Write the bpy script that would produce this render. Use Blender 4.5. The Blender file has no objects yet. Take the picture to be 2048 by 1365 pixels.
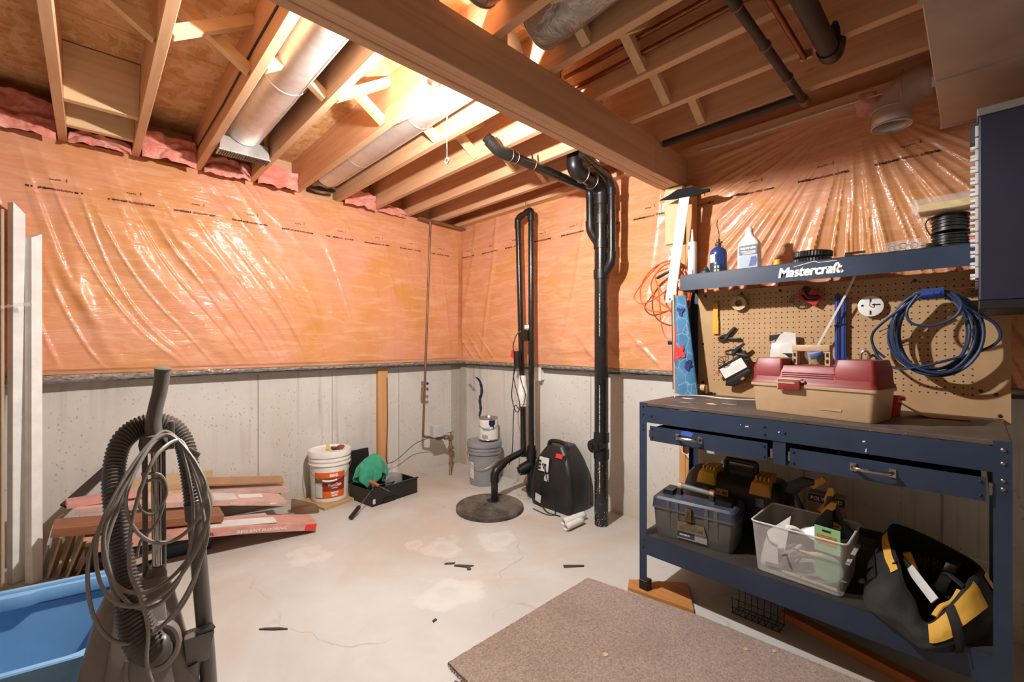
import bpy, bmesh, math, random
from mathutils import Vector, Matrix, noise

scene = bpy.context.scene
COL = scene.collection
PI = math.pi

# ------------------------------------------------------------------ camera, world, exposure
CAM_H = 1.21
FWD = Vector((0.6901450555632838, 0.7236710594472823, 0.0))
RGT = Vector((0.7236710594472823, -0.6901450555632838, 0.0))
cam_data = bpy.data.cameras.new('camera')
cam_data.sensor_width = 36.0
cam_data.lens = 36.0 * 885.0 / 2048.0
cam_data.shift_y = 2.5 / 2048.0
cam_data.clip_start = 0.02
cam = bpy.data.objects.new('camera', cam_data)
COL.objects.link(cam)
cam.location = (0.0, 0.0, CAM_H)
cam.rotation_euler = (PI / 2, 0.0, math.atan2(-FWD.x, FWD.y))
scene.camera = cam

world = bpy.data.worlds.new('world')
scene.world = world
world.use_nodes = True
world.node_tree.nodes['Background'].inputs[0].default_value = (0.9, 0.95, 1.0, 1)
world.node_tree.nodes['Background'].inputs[1].default_value = 0.02
scene.view_settings.view_transform = 'Standard'
scene.view_settings.look = 'None'
scene.view_settings.gamma = 1.0
scene.view_settings.use_curve_mapping = False
scene.view_settings.exposure = 0.0
BULB_POS = (0.985, 1.475, 2.165)
BULB_EMIT = 6100.0          # the bare ceiling bulb in view: the light of this corner
FILL_BULB_EMIT = 60.0      # unseen bulb added behind the camera as weak fill

# ------------------------------------------------------------------ colour and node helpers
def lin(c):
    if isinstance(c, str):
        c = c.lstrip('#')
        c = tuple(int(c[i:i + 2], 16) / 255.0 for i in (0, 2, 4))
    return tuple((v / 12.92) if v <= 0.04045 else ((v + 0.055) / 1.055) ** 2.4 for v in c) + (1.0,)

class NT:
    """tiny helper around a material node tree"""
    def __init__(self, name):
        self.m = bpy.data.materials.new(name)
        self.m.use_nodes = True
        self.t = self.m.node_tree
        self.n = self.t.nodes
        self.b = self.n['Principled BSDF']
        self.out = self.n['Material Output']
        self._co = None
    def link(self, a, b):
        self.t.links.new(a, b)
    def node(self, typ, **kw):
        nd = self.n.new(typ)
        for k, v in kw.items():
            setattr(nd, k, v)
        return nd
    def co(self):
        if self._co is None:
            self._co = self.node('ShaderNodeTexCoord').outputs['Object']
        return self._co
    def mapping(self, scale=(1, 1, 1), rot=(0, 0, 0), loc=(0, 0, 0), src=None):
        mp = self.node('ShaderNodeMapping')
        mp.inputs['Scale'].default_value = scale
        mp.inputs['Rotation'].default_value = rot
        mp.inputs['Location'].default_value = loc
        self.link(src if src is not None else self.co(), mp.inputs['Vector'])
        return mp.outputs['Vector']
    def noise(self, vec, scale=5, detail=4, rough=0.55, dist=0.0):
        nd = self.node('ShaderNodeTexNoise')
        nd.inputs['Scale'].default_value = scale
        nd.inputs['Detail'].default_value = detail
        nd.inputs['Roughness'].default_value = rough
        nd.inputs['Distortion'].default_value = dist
        self.link(vec, nd.inputs['Vector'])
        return nd.outputs['Fac']
    def voro(self, vec, scale=5, feature='F1', out='Distance', rnd=1.0):
        nd = self.node('ShaderNodeTexVoronoi', feature=feature)
        nd.inputs['Scale'].default_value = scale
        if 'Randomness' in nd.inputs:
            nd.inputs['Randomness'].default_value = rnd
        self.link(vec, nd.inputs['Vector'])
        return nd.outputs[out]
    def ramp(self, fac, stops):
        r = self.node('ShaderNodeValToRGB')
        e = r.color_ramp.elements
        while len(e) < len(stops):
            e.new(0.5)
        for i, (p, c) in enumerate(stops):
            e[i].position = p
            e[i].color = lin(c) if isinstance(c, str) else (c if len(c) == 4 else tuple(c) + (1,))
        self.link(fac, r.inputs['Fac'])
        return r.outputs['Color']
    def mix(self, fac, a, b, mode='MIX'):
        m = self.node('ShaderNodeMix', data_type='RGBA', blend_type=mode)
        for sock, v in ((m.inputs['Factor'], fac), (m.inputs['A'], a), (m.inputs['B'], b)):
            pass
        def setv(s, v):
            if isinstance(v, (int, float)):
                s.default_value = v
            elif isinstance(v, str):
                s.default_value = lin(v)
            elif isinstance(v, tuple):
                s.default_value = v if len(v) == 4 else v + (1,)
            else:
                self.link(v, s)
        setv(m.inputs[0], fac); setv(m.inputs[6], a); setv(m.inputs[7], b)
        return m.outputs[2]
    def math(self, op, a, b=None, c=None, clamp=False):
        m = self.node('ShaderNodeMath', operation=op)
        m.use_clamp = clamp
        for i, v in enumerate((a, b, c)):
            if v is None:
                continue
            if isinstance(v, (int, float)):
                m.inputs[i].default_value = v
            else:
                self.link(v, m.inputs[i])
        return m.outputs[0]
    def sep(self, vec):
        s = self.node('ShaderNodeSeparateXYZ')
        self.link(vec, s.inputs[0])
        return s.outputs
    def bump(self, h, strength=0.3, dist=0.002):
        b = self.node('ShaderNodeBump')
        b.inputs['Strength'].default_value = strength
        b.inputs['Distance'].default_value = dist
        self.link(h, b.inputs['Height'])
        self.link(b.outputs['Normal'], self.b.inputs['Normal'])
        return b
    def base(self, v):
        if isinstance(v, str):
            self.b.inputs['Base Color'].default_value = lin(v)
        elif isinstance(v, tuple):
            self.b.inputs['Base Color'].default_value = v
        else:
            self.link(v, self.b.inputs['Base Color'])
    def set(self, **kw):
        for k, v in kw.items():
            k = {'rough': 'Roughness', 'metal': 'Metallic', 'spec': 'Specular IOR Level', 'coat': 'Coat Weight',
                 'coat_rough': 'Coat Roughness', 'trans': 'Transmission Weight', 'ior': 'IOR', 'alpha': 'Alpha',
                 'sheen': 'Sheen Weight', 'sss': 'Subsurface Weight'}[k]
            if isinstance(v, (int, float)):
                self.b.inputs[k].default_value = v
            else:
                self.link(v, self.b.inputs[k])

MATS = {}
def plain(name, col, rough=0.5, metal=0.0, var=0.12, scale=9.0, spec=0.5, bump=0.0, coat=0.0):
    """procedural paint / plastic: a base colour with faint mottling and roughness wear"""
    if name in MATS:
        return MATS[name]
    t = NT(name)
    c = lin(col)
    n = t.noise(t.co(), scale, 5, 0.6)
    dark = tuple(v * (1 - var) for v in c[:3]) + (1,)
    light = tuple(min(1, v * (1 + var * 0.7)) for v in c[:3]) + (1,)
    t.base(t.ramp(n, [(0.3, dark), (0.7, light)]))
    rn = t.math('MULTIPLY_ADD', n, 0.15, max(0.02, rough - 0.075))
    t.set(rough=rn, metal=metal, spec=spec, coat=coat)
    if bump:
        t.bump(t.noise(t.co(), 220, 3), bump, 0.001)
    MATS[name] = t.m
    return t.m

def wood(name, a, b, axis=1, dark=None, rough=0.65, gscale=1.0):
    """sawn softwood with grain running along one object axis"""
    if name in MATS:
        return MATS[name]
    t = NT(name)
    sc = [26 * gscale, 26 * gscale, 26 * gscale]
    sc[axis] = 1.3 * gscale
    v = t.mapping(tuple(sc))
    g = t.noise(v, 1.0, 6, 0.62, 0.6)
    sc2 = [5, 5, 5]; sc2[axis] = 0.7
    g2 = t.noise(t.mapping(tuple(sc2)), 1.0, 3)
    col = t.ramp(g, [(0.32, b), (0.62, a)])
    col = t.mix(t.math('MULTIPLY', g2, 0.5), col, dark or b, 'MIX')
    ks = [9, 9, 9]; ks[axis] = 3.2
    kn = t.voro(t.mapping(tuple(ks)), 1.0)
    kf = t.ramp(kn, [(0.0, (1, 1, 1)), (0.09, (0, 0, 0))])
    col = t.mix(t.math('MULTIPLY', kf, 0.45), col, '#5a3218')
    t.base(col)
    t.set(rough=rough, spec=0.3)
    t.bump(g, 0.25, 0.002)
    MATS[name] = t.m
    return t.m

# ------------------------------------------------------------------ mesh builder
class MB:
    def __init__(self, M=None):
        self.v = []; self.f = []; self.mi = []; self.cur = 0
        self.M = M or Matrix.Identity(4)
    def at(self, M):
        self.M = M; return self
    def mat(self, i):
        self.cur = i; return self
    def addv(self, p):
        self.v.append(tuple(self.M @ Vector(p))); return len(self.v) - 1
    def face(self, idx):
        self.f.append(tuple(idx)); self.mi.append(self.cur)
    def box(self, lo, hi):
        x0, y0, z0 = lo; x1, y1, z1 = hi
        b = [self.addv(p) for p in ((x0, y0, z0), (x1, y0, z0), (x1, y1, z0), (x0, y1, z0),
                                    (x0, y0, z1), (x1, y0, z1), (x1, y1, z1), (x0, y1, z1))]
        for q in ((0, 3, 2, 1), (4, 5, 6, 7), (0, 1, 5, 4), (1, 2, 6, 5), (2, 3, 7, 6), (3, 0, 4, 7)):
            self.face([b[i] for i in q])
        return self
    def cbox(self, c, s):
        return self.box([c[i] - s[i] / 2 for i in range(3)], [c[i] + s[i] / 2 for i in range(3)])
    def hexa(self, pts):
        b = [self.addv(p) for p in pts]
        for q in ((0, 3, 2, 1), (4, 5, 6, 7), (0, 1, 5, 4), (1, 2, 6, 5), (2, 3, 7, 6), (3, 0, 4, 7)):
            self.face([b[i] for i in q])
        return self
    def beam(self, p0, p1, w, h, up=(0, 0, 1)):
        """rectangular bar between two points"""
        p0 = Vector(p0); p1 = Vector(p1)
        d = (p1 - p0).normalized(); u = Vector(up)
        s = d.cross(u)
        if s.length < 1e-5:
            s = d.cross(Vector((1, 0, 0)))
        s.normalize(); u = s.cross(d).normalized()
        pts = []
        for p in (p0, p1):
            for a, b in ((-1, -1), (1, -1), (1, 1), (-1, 1)):
                pts.append(p + s * (a * w / 2) + u * (b * h / 2))
        b = [self.addv(p) for p in pts]
        for q in ((0, 1, 2, 3), (7, 6, 5, 4), (0, 4, 5, 1), (1, 5, 6, 2), (2, 6, 7, 3), (3, 7, 4, 0)):
            self.face([b[i] for i in q])
        return self
    def tube(self, pts, r, n=8, closed=False, caps=True, flat=1.0):
        pts = [Vector(p) for p in pts]
        k = len(pts)
        rs = r if isinstance(r, (list, tuple)) else [r] * k
        tang = []
        for i in range(k):
            a = pts[(i - 1) % k] if (closed or i > 0) else pts[i]
            b = pts[(i + 1) % k] if (closed or i < k - 1) else pts[i]
            d = (b - a)
            tang.append(d.normalized() if d.length > 1e-9 else Vector((0, 0, 1)))
        ref = Vector((0, 0, 1)) if abs(tang[0].z) < 0.9 else Vector((1, 0, 0))
        nrm = (ref - tang[0] * ref.dot(tang[0])).normalized()
        rings = []
        for i in range(k):
            nrm = (nrm - tang[i] * nrm.dot(tang[i]))
            if nrm.length < 1e-6:
                nrm = tang[i].orthogonal()
            nrm.normalize()
            bn = tang[i].cross(nrm)
            rings.append([self.addv(pts[i] + nrm * (math.cos(2 * PI * j / n) * rs[i] * flat) + bn * (math.sin(2 * PI * j / n) * rs[i])) for j in range(n)])
        seg = k if closed else k - 1
        for i in range(seg):
            a = rings[i]; b = rings[(i + 1) % k]
            for j in range(n):
                self.face((a[j], a[(j + 1) % n], b[(j + 1) % n], b[j]))
        if caps and not closed:
            self.face(list(reversed(rings[0]))); self.face(rings[-1])
        return self
    def cyl(self, p0, p1, r0, r1=None, n=20, caps=True):
        return self.tube([p0, p1], [r0, r0 if r1 is None else r1], n, caps=caps)
    def lathe(self, prof, n=32, c=(0, 0, 0), capb=True, capt=True, sx=1.0, sy=1.0):
        rings = []
        for r, z in prof:
            rings.append([self.addv((c[0] + r * sx * math.cos(2 * PI * j / n), c[1] + r * sy * math.sin(2 * PI * j / n), c[2] + z)) for j in range(n)])
        for a, b in zip(rings, rings[1:]):
            for j in range(n):
                self.face((a[j], a[(j + 1) % n], b[(j + 1) % n], b[j]))
        if capb:
            self.face(list(reversed(rings[0])))
        if capt:
            self.face(rings[-1])
        return self
    def prism(self, poly, z0, z1, holes=None):
        """extrude a 2-D polygon (ccw, xy) between z0 and z1"""
        a = [self.addv((x, y, z0)) for x, y in poly]
        b = [self.addv((x, y, z1)) for x, y in poly]
        n = len(poly)
        self.face(list(reversed(a))); self.face(b)
        for i in range(n):
            self.face((a[i], a[(i + 1) % n], b[(i + 1) % n], b[i]))
        return self
    def grid(self, fn, nu, nv):
        g = [[self.addv(fn(i / nu, j / nv)) for j in range(nv + 1)] for i in range(nu + 1)]
        for i in range(nu):
            for j in range(nv):
                self.face((g[i][j], g[i + 1][j], g[i + 1][j + 1], g[i][j + 1]))
        return self
    def loft(self, rings, capb=True, capt=True):
        R = [[self.addv(p) for p in r] for r in rings]
        n = len(R[0])
        for a, b in zip(R, R[1:]):
            for j in range(n):
                self.face((a[j], a[(j + 1) % n], b[(j + 1) % n], b[j]))
        if capb:
            self.face(list(reversed(R[0])))
        if capt:
            self.face(R[-1])
        return self
    def torus(self, c, R, r, n=32, m=8, axis='z', sx=1, sy=1):
        pts = []
        for i in range(n):
            a = 2 * PI * i / n
            x = R * sx * math.cos(a); y = R * sy * math.sin(a)
            pts.append({'z': (c[0] + x, c[1] + y, c[2]), 'x': (c[0], c[1] + x, c[2] + y), 'y': (c[0] + x, c[1], c[2] + y)}[axis])
        return self.tube(pts, r, m, closed=True)
    def sphere(self, c, r, nu=16, nv=10, sz=1.0):
        prof = [(max(1e-4, r * math.sin(PI * k / nv)), -r * sz * math.cos(PI * k / nv)) for k in range(nv + 1)]
        return self.lathe(prof, nu, c)
    def build(self, name, mats, parent=None, smooth=True, angle=0.6, bevel=0.0, bseg=2, thick=0.0, weld=False):
        me = bpy.data.meshes.new(name)
        me.from_pydata(self.v, [], self.f)
        if not isinstance(mats, (list, tuple)):
            mats = [mats]
        for m in mats:
            me.materials.append(m)
        if len(mats) > 1:
            me.polygons.foreach_set('material_index', self.mi)
        bm = bmesh.new(); bm.from_mesh(me)
        if weld:
            bmesh.ops.remove_doubles(bm, verts=bm.verts, dist=1e-5)
        bmesh.ops.recalc_face_normals(bm, faces=bm.faces)
        if bevel > 0:
            es = [e for e in bm.edges if len(e.link_faces) == 2 and e.calc_face_angle(0) > 0.6]
            if es:
                bmesh.ops.bevel(bm, geom=es, offset=bevel, segments=bseg, affect='EDGES', profile=0.5, clamp_overlap=True)
        bm.to_mesh(me); bm.free()
        if smooth:
            me.polygons.foreach_set('use_smooth', [True] * len(me.polygons))
            me.set_sharp_from_angle(angle=angle)
        me.update()
        o = bpy.data.objects.new(name, me)
        COL.objects.link(o)
        if parent is not None:
            o.parent = parent
        if thick:
            md = o.modifiers.new('thickness', 'SOLIDIFY'); md.thickness = thick; md.offset = 0
        return o

def tag(o, label=None, cat=None, group=None, kind=None):
    if label: o['label'] = label
    if cat: o['category'] = cat
    if group: o['group'] = group
    if kind: o['kind'] = kind
    return o

def thing(name, label, cat, loc=(0, 0, 0), rot=(0, 0, 0), group=None):
    o = bpy.data.objects.new(name, None)
    o.empty_display_size = 0.05
    COL.objects.link(o)
    o.location = loc; o.rotation_euler = rot
    return tag(o, label, cat, group)

def frame(origin, xdir, up=(0, 0, 1)):
    """matrix whose local x runs along xdir, z along up"""
    x = Vector(xdir).normalized(); z = Vector(up).normalized()
    y = z.cross(x).normalized(); z = x.cross(y).normalized()
    M = Matrix.Identity(4)
    for i in range(3):
        M[i][0] = x[i]; M[i][1] = y[i]; M[i][2] = z[i]; M[i][3] = origin[i]
    return M

def smooth_path(pts, sub=6, closed=False):
    """Catmull-Rom through points"""
    P = [Vector(p) for p in pts]; n = len(P); out = []
    rng = range(n) if closed else range(n - 1)
    for i in rng:
        p0 = P[(i - 1) % n] if (closed or i > 0) else P[0]
        p1 = P[i]; p2 = P[(i + 1) % n]
        p3 = P[(i + 2) % n] if (closed or i + 2 < n) else P[-1]
        for k in range(sub):
            t = k / sub
            out.append(0.5 * ((2 * p1) + (p2 - p0) * t + (2 * p0 - 5 * p1 + 4 * p2 - p3) * t * t + (3 * p1 - p0 - 3 * p2 + p3) * t ** 3))
    if not closed:
        out.append(P[-1])
    return out

def pipe_path(pts, rad=0.03, seg=5):
    """polyline with rounded corners"""
    P = [Vector(p) for p in pts]
    out = [P[0]]
    for i in range(1, len(P) - 1):
        a = (P[i - 1] - P[i]); b = (P[i + 1] - P[i])
        r = min(rad, a.length * 0.49, b.length * 0.49)
        s = P[i] + a.normalized() * r; e = P[i] + b.normalized() * r
        for k in range(seg + 1):
            t = k / seg
            out.append((1 - t) ** 2 * s + 2 * t * (1 - t) * P[i] + t * t * e)
    out.append(P[-1])
    return out

def text_mesh(name, txt, mat, M, width=None, height=None, depth=0.0006, parent=None, bold=0.0, shear=0.0, align='CENTER', spacing=1.0):
    """lettering as a thin mesh: local x = reading direction, y = up, z = out of the surface"""
    cu = bpy.data.curves.new(name, 'FONT')
    cu.body = txt; cu.align_x = align; cu.align_y = 'CENTER'
    cu.extrude = 0.0; cu.offset = bold; cu.shear = shear; cu.space_character = spacing
    cu.resolution_u = 3
    to = bpy.data.objects.new(name, cu)
    COL.objects.link(to)
    dg = bpy.context.evaluated_depsgraph_get()
    me = bpy.data.meshes.new_from_object(to.evaluated_get(dg))
    bpy.data.objects.remove(to)
    xs = [v.co.x for v in me.vertices]; ys = [v.co.y for v in me.vertices]
    w = max(xs) - min(xs); h = max(ys) - min(ys)
    cx = (max(xs) + min(xs)) / 2; cy = (max(ys) + min(ys)) / 2
    sx = width / w if width else height / h
    sy = height / h if height else sx
    if align == 'LEFT':
        cx = min(xs)
    for v in me.vertices:
        v.co = M @ Vector(((v.co.x - cx) * sx, (v.co.y - cy) * sy, depth))
    me.materials.clear(); me.materials.append(mat)
    o = bpy.data.objects.new(name, me)
    COL.objects.link(o)
    if parent is not None:
        o.parent = parent
    return o

def rrect(w, h, r, seg=4, cx=0, cy=0):
    """rounded rectangle outline, ccw"""
    out = []
    for sx, sy, a0 in ((1, 1, 0), (-1, 1, PI / 2), (-1, -1, PI), (1, -1, 1.5 * PI)):
        for k in range(seg + 1):
            a = a0 + (PI / 2) * k / seg
            out.append((cx + sx * (w / 2 - r) + r * math.cos(a), cy + sy * (h / 2 - r) + r * math.sin(a)))
    return out

def copy_tree(o, parent=None):
    c = o.copy(); COL.objects.link(c); c.parent = parent
    for ch in list(o.children):
        copy_tree(ch, c)
    return c
rnd = random.Random(7)
# ================================================================== THE ROOM
XB, YA = 2.70, 3.60          # inner faces of the concrete walls
XP, YP = 2.645, 3.50         # faces of the plastic-covered insulation
X0, Y0 = -2.6, -2.1          # the basement behind the camera
JB, JT = 2.33, 2.565         # joist bottoms, subfloor underside

def sframe(origin, xdir, up=(0, 0, 1)):
    """surface frame: x reading direction, y up, z out of the surface"""
    x = Vector(xdir).normalized(); y = Vector(up).normalized(); z = x.cross(y)
    M = Matrix.Identity(4)
    for i in range(3):
        M[i][0] = x[i]; M[i][1] = y[i]; M[i][2] = z[i]; M[i][3] = origin[i]
    return M

# ---- materials of the shell
def concrete(name, a, b, pits=True, streak=False, floor=False):
    t = NT(name)
    v = t.co()
    n1 = t.noise(v, 1.6, 6, 0.6, 0.3)
    n2 = t.noise(v, 14, 6, 0.65)
    col = t.ramp(n1, [(0.3, b), (0.7, a)])
    col = t.mix(t.math('MULTIPLY', n2, 0.35), col, b)
    h = t.math('MULTIPLY', n2, 0.4)
    if pits:
        pv = t.mapping((1, 1, 1.0))
        p = t.voro(t.mapping((40, 40, 30)), 1.0)
        sel = t.noise(v, 5, 3)
        pf = t.math('MULTIPLY', t.ramp(p, [(0.0, (1, 1, 1)), (0.26, (0, 0, 0))]), t.ramp(sel, [(0.42, (0, 0, 0)), (0.6, (1, 1, 1))]))
        col = t.mix(t.math('MULTIPLY', pf, 0.75), col, '#6f675c')
        h = t.math('SUBTRACT', h, t.math('MULTIPLY', pf, 0.8))
    if streak:
        s = t.noise(t.mapping((22, 22, 0.9)), 1.0, 5, 0.6)
        sm = t.ramp(t.noise(v, 1.1, 2), [(0.42, (0, 0, 0)), (0.65, (1, 1, 1))])
        sf = t.math('MULTIPLY', t.ramp(s, [(0.52, (0, 0, 0)), (0.72, (1, 1, 1))]), sm)
        col = t.mix(t.math('MULTIPLY', sf, 0.62), col, '#8a7c6a')
        lo = t.math('MULTIPLY', t.ramp(t.sep(v)[2], [(0.0, (1, 1, 1)), (0.22, (0, 0, 0))]), t.noise(v, 4, 4))
        col = t.mix(t.math('MULTIPLY', lo, 0.75), col, '#b59a78')
    if floor:
        # trowel blotches, a few whitish efflorescence rings, fine cracks
        col = t.mix(t.ramp(t.noise(v, 0.9, 5, 0.6, 1.0), [(0.45, (0, 0, 0)), (0.75, (0.85, 0.85, 0.85))]), col, '#b8a189')
        wn = t.noise(v, 6, 4)
        for (px, py, r0) in ((1.50, 2.18, 0.11), (1.26, 1.74, 0.13), (1.42, 2.3, 0.05), (2.2, 2.4, 0.2), (0.9, 2.6, 0.09), (1.8, 2.0, 0.1)):
            d = t.node('ShaderNodeVectorMath', operation='DISTANCE')
            t.link(t.mapping((1, 1, 0.0)), d.inputs[0]); d.inputs[1].default_value = (px, py, 0)
            dd = t.math('ADD', d.outputs['Value'], t.math('MULTIPLY_ADD', wn, 0.34, -0.17))
            rr = t.ramp(t.math('DIVIDE', dd, r0 * 2), [(0.1, (0.35, 0.35, 0.35)), (0.3, (0.9, 0.9, 0.9)), (0.5, (0.7, 0.7, 0.7)), (0.62, (0, 0, 0))])
            col = t.mix(t.math('MULTIPLY', rr, 0.28), col, '#f2efea')
        wv = t.node('ShaderNodeVectorMath', operation='ADD')
        nz = t.node('ShaderNodeTexNoise'); nz.inputs['Scale'].default_value = 1.7; nz.inputs['Detail'].default_value = 5
        t.link(v, nz.inputs['Vector'])
        sc = t.node('ShaderNodeVectorMath', operation='SCALE'); sc.inputs['Scale'].default_value = 0.7
        t.link(nz.outputs['Color'], sc.inputs[0]); t.link(v, wv.inputs[0]); t.link(sc.outputs[0], wv.inputs[1])
        cr = t.voro(wv.outputs[0], 0.75, 'DISTANCE_TO_EDGE')
        cf = t.math('MULTIPLY', t.ramp(cr, [(0.0, (1, 1, 1)), (0.006, (0, 0, 0))]), t.ramp(t.noise(v, 2.2, 2), [(0.45, (0, 0, 0)), (0.6, (1, 1, 1))]))
        col = t.mix(t.math('MULTIPLY', cf, 0.5), col, '#81766a')
        sp = t.voro(v, 24, 'F1')
        spf = t.math('MULTIPLY', t.ramp(sp, [(0.0, (1, 1, 1)), (0.06, (0, 0, 0))]), t.ramp(t.noise(v, 3.1, 2), [(0.5, (0, 0, 0)), (0.62, (1, 1, 1))]))
        col = t.mix(t.math('MULTIPLY', spf, 0.6), col, '#7c6a58')
    t.base(col)
    t.set(rough=0.72 if not floor else 0.55, spec=0.3)
    t.bump(h, 0.35, 0.004)
    return t.m
M_CWALL = concrete('poured concrete wall', '#e0ded8', '#c8c3ba', True, True)
M_FLOOR = concrete('troweled concrete floor', '#cfcfca', '#bdbab3', False, False, True)
M_PATCH = concrete('rough concrete seam', '#c6bfb4', '#a59b8d', True, True)

def osb():
    t = NT('osb subfloor')
    v = t.co()
    nz = t.node('ShaderNodeTexNoise'); nz.inputs['Scale'].default_value = 7
    t.link(v, nz.inputs['Vector'])
    wv = t.node('ShaderNodeVectorMath', operation='MULTIPLY_ADD')
    t.link(nz.outputs['Color'], wv.inputs[0]); wv.inputs[1].default_value = (0.12, 0.12, 0.0); t.link(v, wv.inputs[2])
    c1 = t.voro(t.mapping((34, 11, 1), (0, 0, 0.5), src=wv.outputs[0]), 1.0, 'F1', 'Color')
    c2 = t.voro(t.mapping((12, 36, 1), (0, 0, -0.4), src=wv.outputs[0]), 1.0, 'F1', 'Color')
    a = t.sep(c1)[0]; b = t.sep(c2)[1]
    f = t.math('MULTIPLY_ADD', a, 0.55, t.math('MULTIPLY', b, 0.45))
    col = t.ramp(f, [(0.1, '#cc985e'), (0.45, '#e4b37c'), (0.8, '#f0cb9c')])
    fine = t.noise(t.mapping((160, 30, 1), (0, 0, 0.6)), 1.0, 4)
    col = t.mix(t.math('MULTIPLY', fine, 0.35), col, '#b98a52')
    fl = t.ramp(t.noise(t.mapping((60, 18, 1), (0, 0, -0.8)), 1.0, 3), [(0.66, (0, 0, 0)), (0.72, (1, 1, 1))])
    col = t.mix(t.math('MULTIPLY', fl, 0.5), col, '#6e4820')
    t.base(col); t.set(rough=0.7, spec=0.3)
    t.bump(f, 0.3, 0.003)
    return t.m
M_OSB = osb()
M_JOIST = wood('spruce joist', '#e6ba92', '#d09c72', 1)
M_JOISTX = wood('spruce beam', '#e0b694', '#c99a78', 0)
M_STUD = wood('spruce stud', '#dcab78', '#c68f58', 2)
M_BRACE = wood('spruce brace', '#eac79c', '#d8b080', 0)

def film():
    """vapour barrier film over orange-pink glass wool"""
    t = NT('vapour barrier film')
    v = t.co()
    n1 = t.noise(v, 2.2, 5, 0.6, 0.8)
    n2 = t.noise(t.mapping((1.6, 1.6, 9)), 2.4, 5, 0.65, 0.8)
    col = t.ramp(n1, [(0.28, '#d4934f'), (0.5, '#de9a70'), (0.72, '#e29c82')])
    col = t.mix(t.math('MULTIPLY', t.ramp(n2, [(0.46, (0, 0, 0)), (0.70, (1, 1, 1))]), 0.6), col, '#ecba96')
    sp = t.voro(v, 9)
    col = t.mix(t.math('MULTIPLY', t.ramp(sp, [(0.0, (1, 1, 1)), (0.07, (0, 0, 0))]), 0.25), col, '#a8562a')
    t.base(col)
    t.set(rough=0.42, spec=0.25, coat=0.55, coat_rough=0.13)
    h = t.noise(t.mapping((3, 3, 1.6)), 3.0, 2, 0.5, 0.3)
    h2 = t.noise(t.mapping((2, 2, 7)), 2.0, 2, 0.5, 0.4)
    hh = t.math('ADD', h, t.math('ADD', t.math('MULTIPLY', h2, 0.5), t.math('MULTIPLY', n2, 0.8)))
    bp = t.bump(hh, 0.4, 0.016)
    t.link(bp.outputs['Normal'], t.b.inputs['Coat Normal'])
    return t.m
M_FILM = film()

def fluffy():
    t = NT('pink glass wool')
    v = t.co()
    n = t.noise(v, 9, 6, 0.7, 0.6)
    t.base(t.ramp(n, [(0.3, '#dd7868'), (0.5, '#ec9c8a'), (0.72, '#f6c4b2')]))
    t.set(rough=0.95, spec=0.05, sheen=0.3)
    t.bump(t.noise(v, 60, 6, 0.7), 0.6, 0.01)
    return t.m
M_WOOL = fluffy()
M_GALV = None
def galv():
    t = NT('galvanised sheet')
    v = t.co()
    n = t.noise(v, 3.5, 5, 0.6)
    c = t.sep(t.voro(v, 38, 'F1', 'Color'))[0]
    t.base(t.mix(t.math('MULTIPLY', c, 0.3), t.ramp(n, [(0.3, '#c2bcb6'), (0.7, '#dcd8d3')]), '#a9a39d'))
    t.set(metal=0.6, rough=t.math('MULTIPLY_ADD', n, 0.25, 0.24))
    t.bump(t.noise(v, 5, 3), 0.08, 0.02)
    return t.m
M_GALV = galv()

# ---- floor, walls
fl = MB().box((X0, Y0, -0.10), (XB + 0.2, YA + 0.2, 0.0)).build('floor', M_FLOOR, smooth=False)
tag(fl, 'bare concrete basement floor with pale blotches and fine cracks', kind='structure')
wl = MB().box((X0, YA, 0.0), (XB + 0.2, YA + 0.2, JT)).build('wall_left', M_CWALL, smooth=False)
tag(wl, 'poured concrete foundation wall below the copper riser pipe', kind='structure')
wr = MB().box((XB, Y0, 0.0), (XB + 0.2, YA, JT)).build('wall_right', M_CWALL, smooth=False)
tag(wr, 'poured concrete foundation wall behind the blue workbench', kind='structure')
M_BACK = plain('unpainted drywall', '#c9bda9', 0.8)
tag(MB().box((X0, Y0 - 0.1, 0.0), (XB, Y0, JT)).build('wall_back', M_BACK, smooth=False), 'plain wall at the far end of the basement', kind='structure')
tag(MB().box((X0 - 0.1, Y0, 0.0), (X0, YA, JT)).build('wall_side', M_BACK, smooth=False), 'plain partition closing the basement', kind='structure')
# form-board seams and the rough strip in the corner
def seam_a(x, z0=0.02, z1=0.97, w=0.004):
    o = MB().hexa([(x - w, YA, z0), (x + w, YA, z0), (x + w * .4, YA - 0.003, z0), (x - w * .4, YA - 0.003, z0),
                   (x - w, YA, z1), (x + w, YA, z1), (x + w * .4, YA - 0.005, z1), (x - w * .4, YA - 0.005, z1)]).build('form_seam', M_PATCH, wl, smooth=False)
for x in (0.885, 1.42, 2.02):
    seam_a(x)
def seam_b(y, z0=0.02, z1=0.97, w=0.004):
    MB().hexa([(XB, y - w, z0), (XB, y + w, z0), (XB - .005, y + w * .4, z0), (XB - .005, y - w * .4, z0),
               (XB, y - w, z1), (XB, y + w, z1), (XB - .005, y + w * .4, z1), (XB - .005, y - w * .4, z1)]).build('form_seam', M_PATCH, wr, smooth=False)
for y in (1.98, 0.62, 0.1):
    seam_b(y)
MB().box((XB - 0.10, YA - 0.010, 0.0), (XB, YA, 0.98)).build('corner_strip', M_PATCH, wl, smooth=False)
MB().box((XB - 0.010, YA - 0.12, 0.0), (XB, YA - 0.010, 0.98)).build('corner_strip', M_PATCH, wr, smooth=False)
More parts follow.
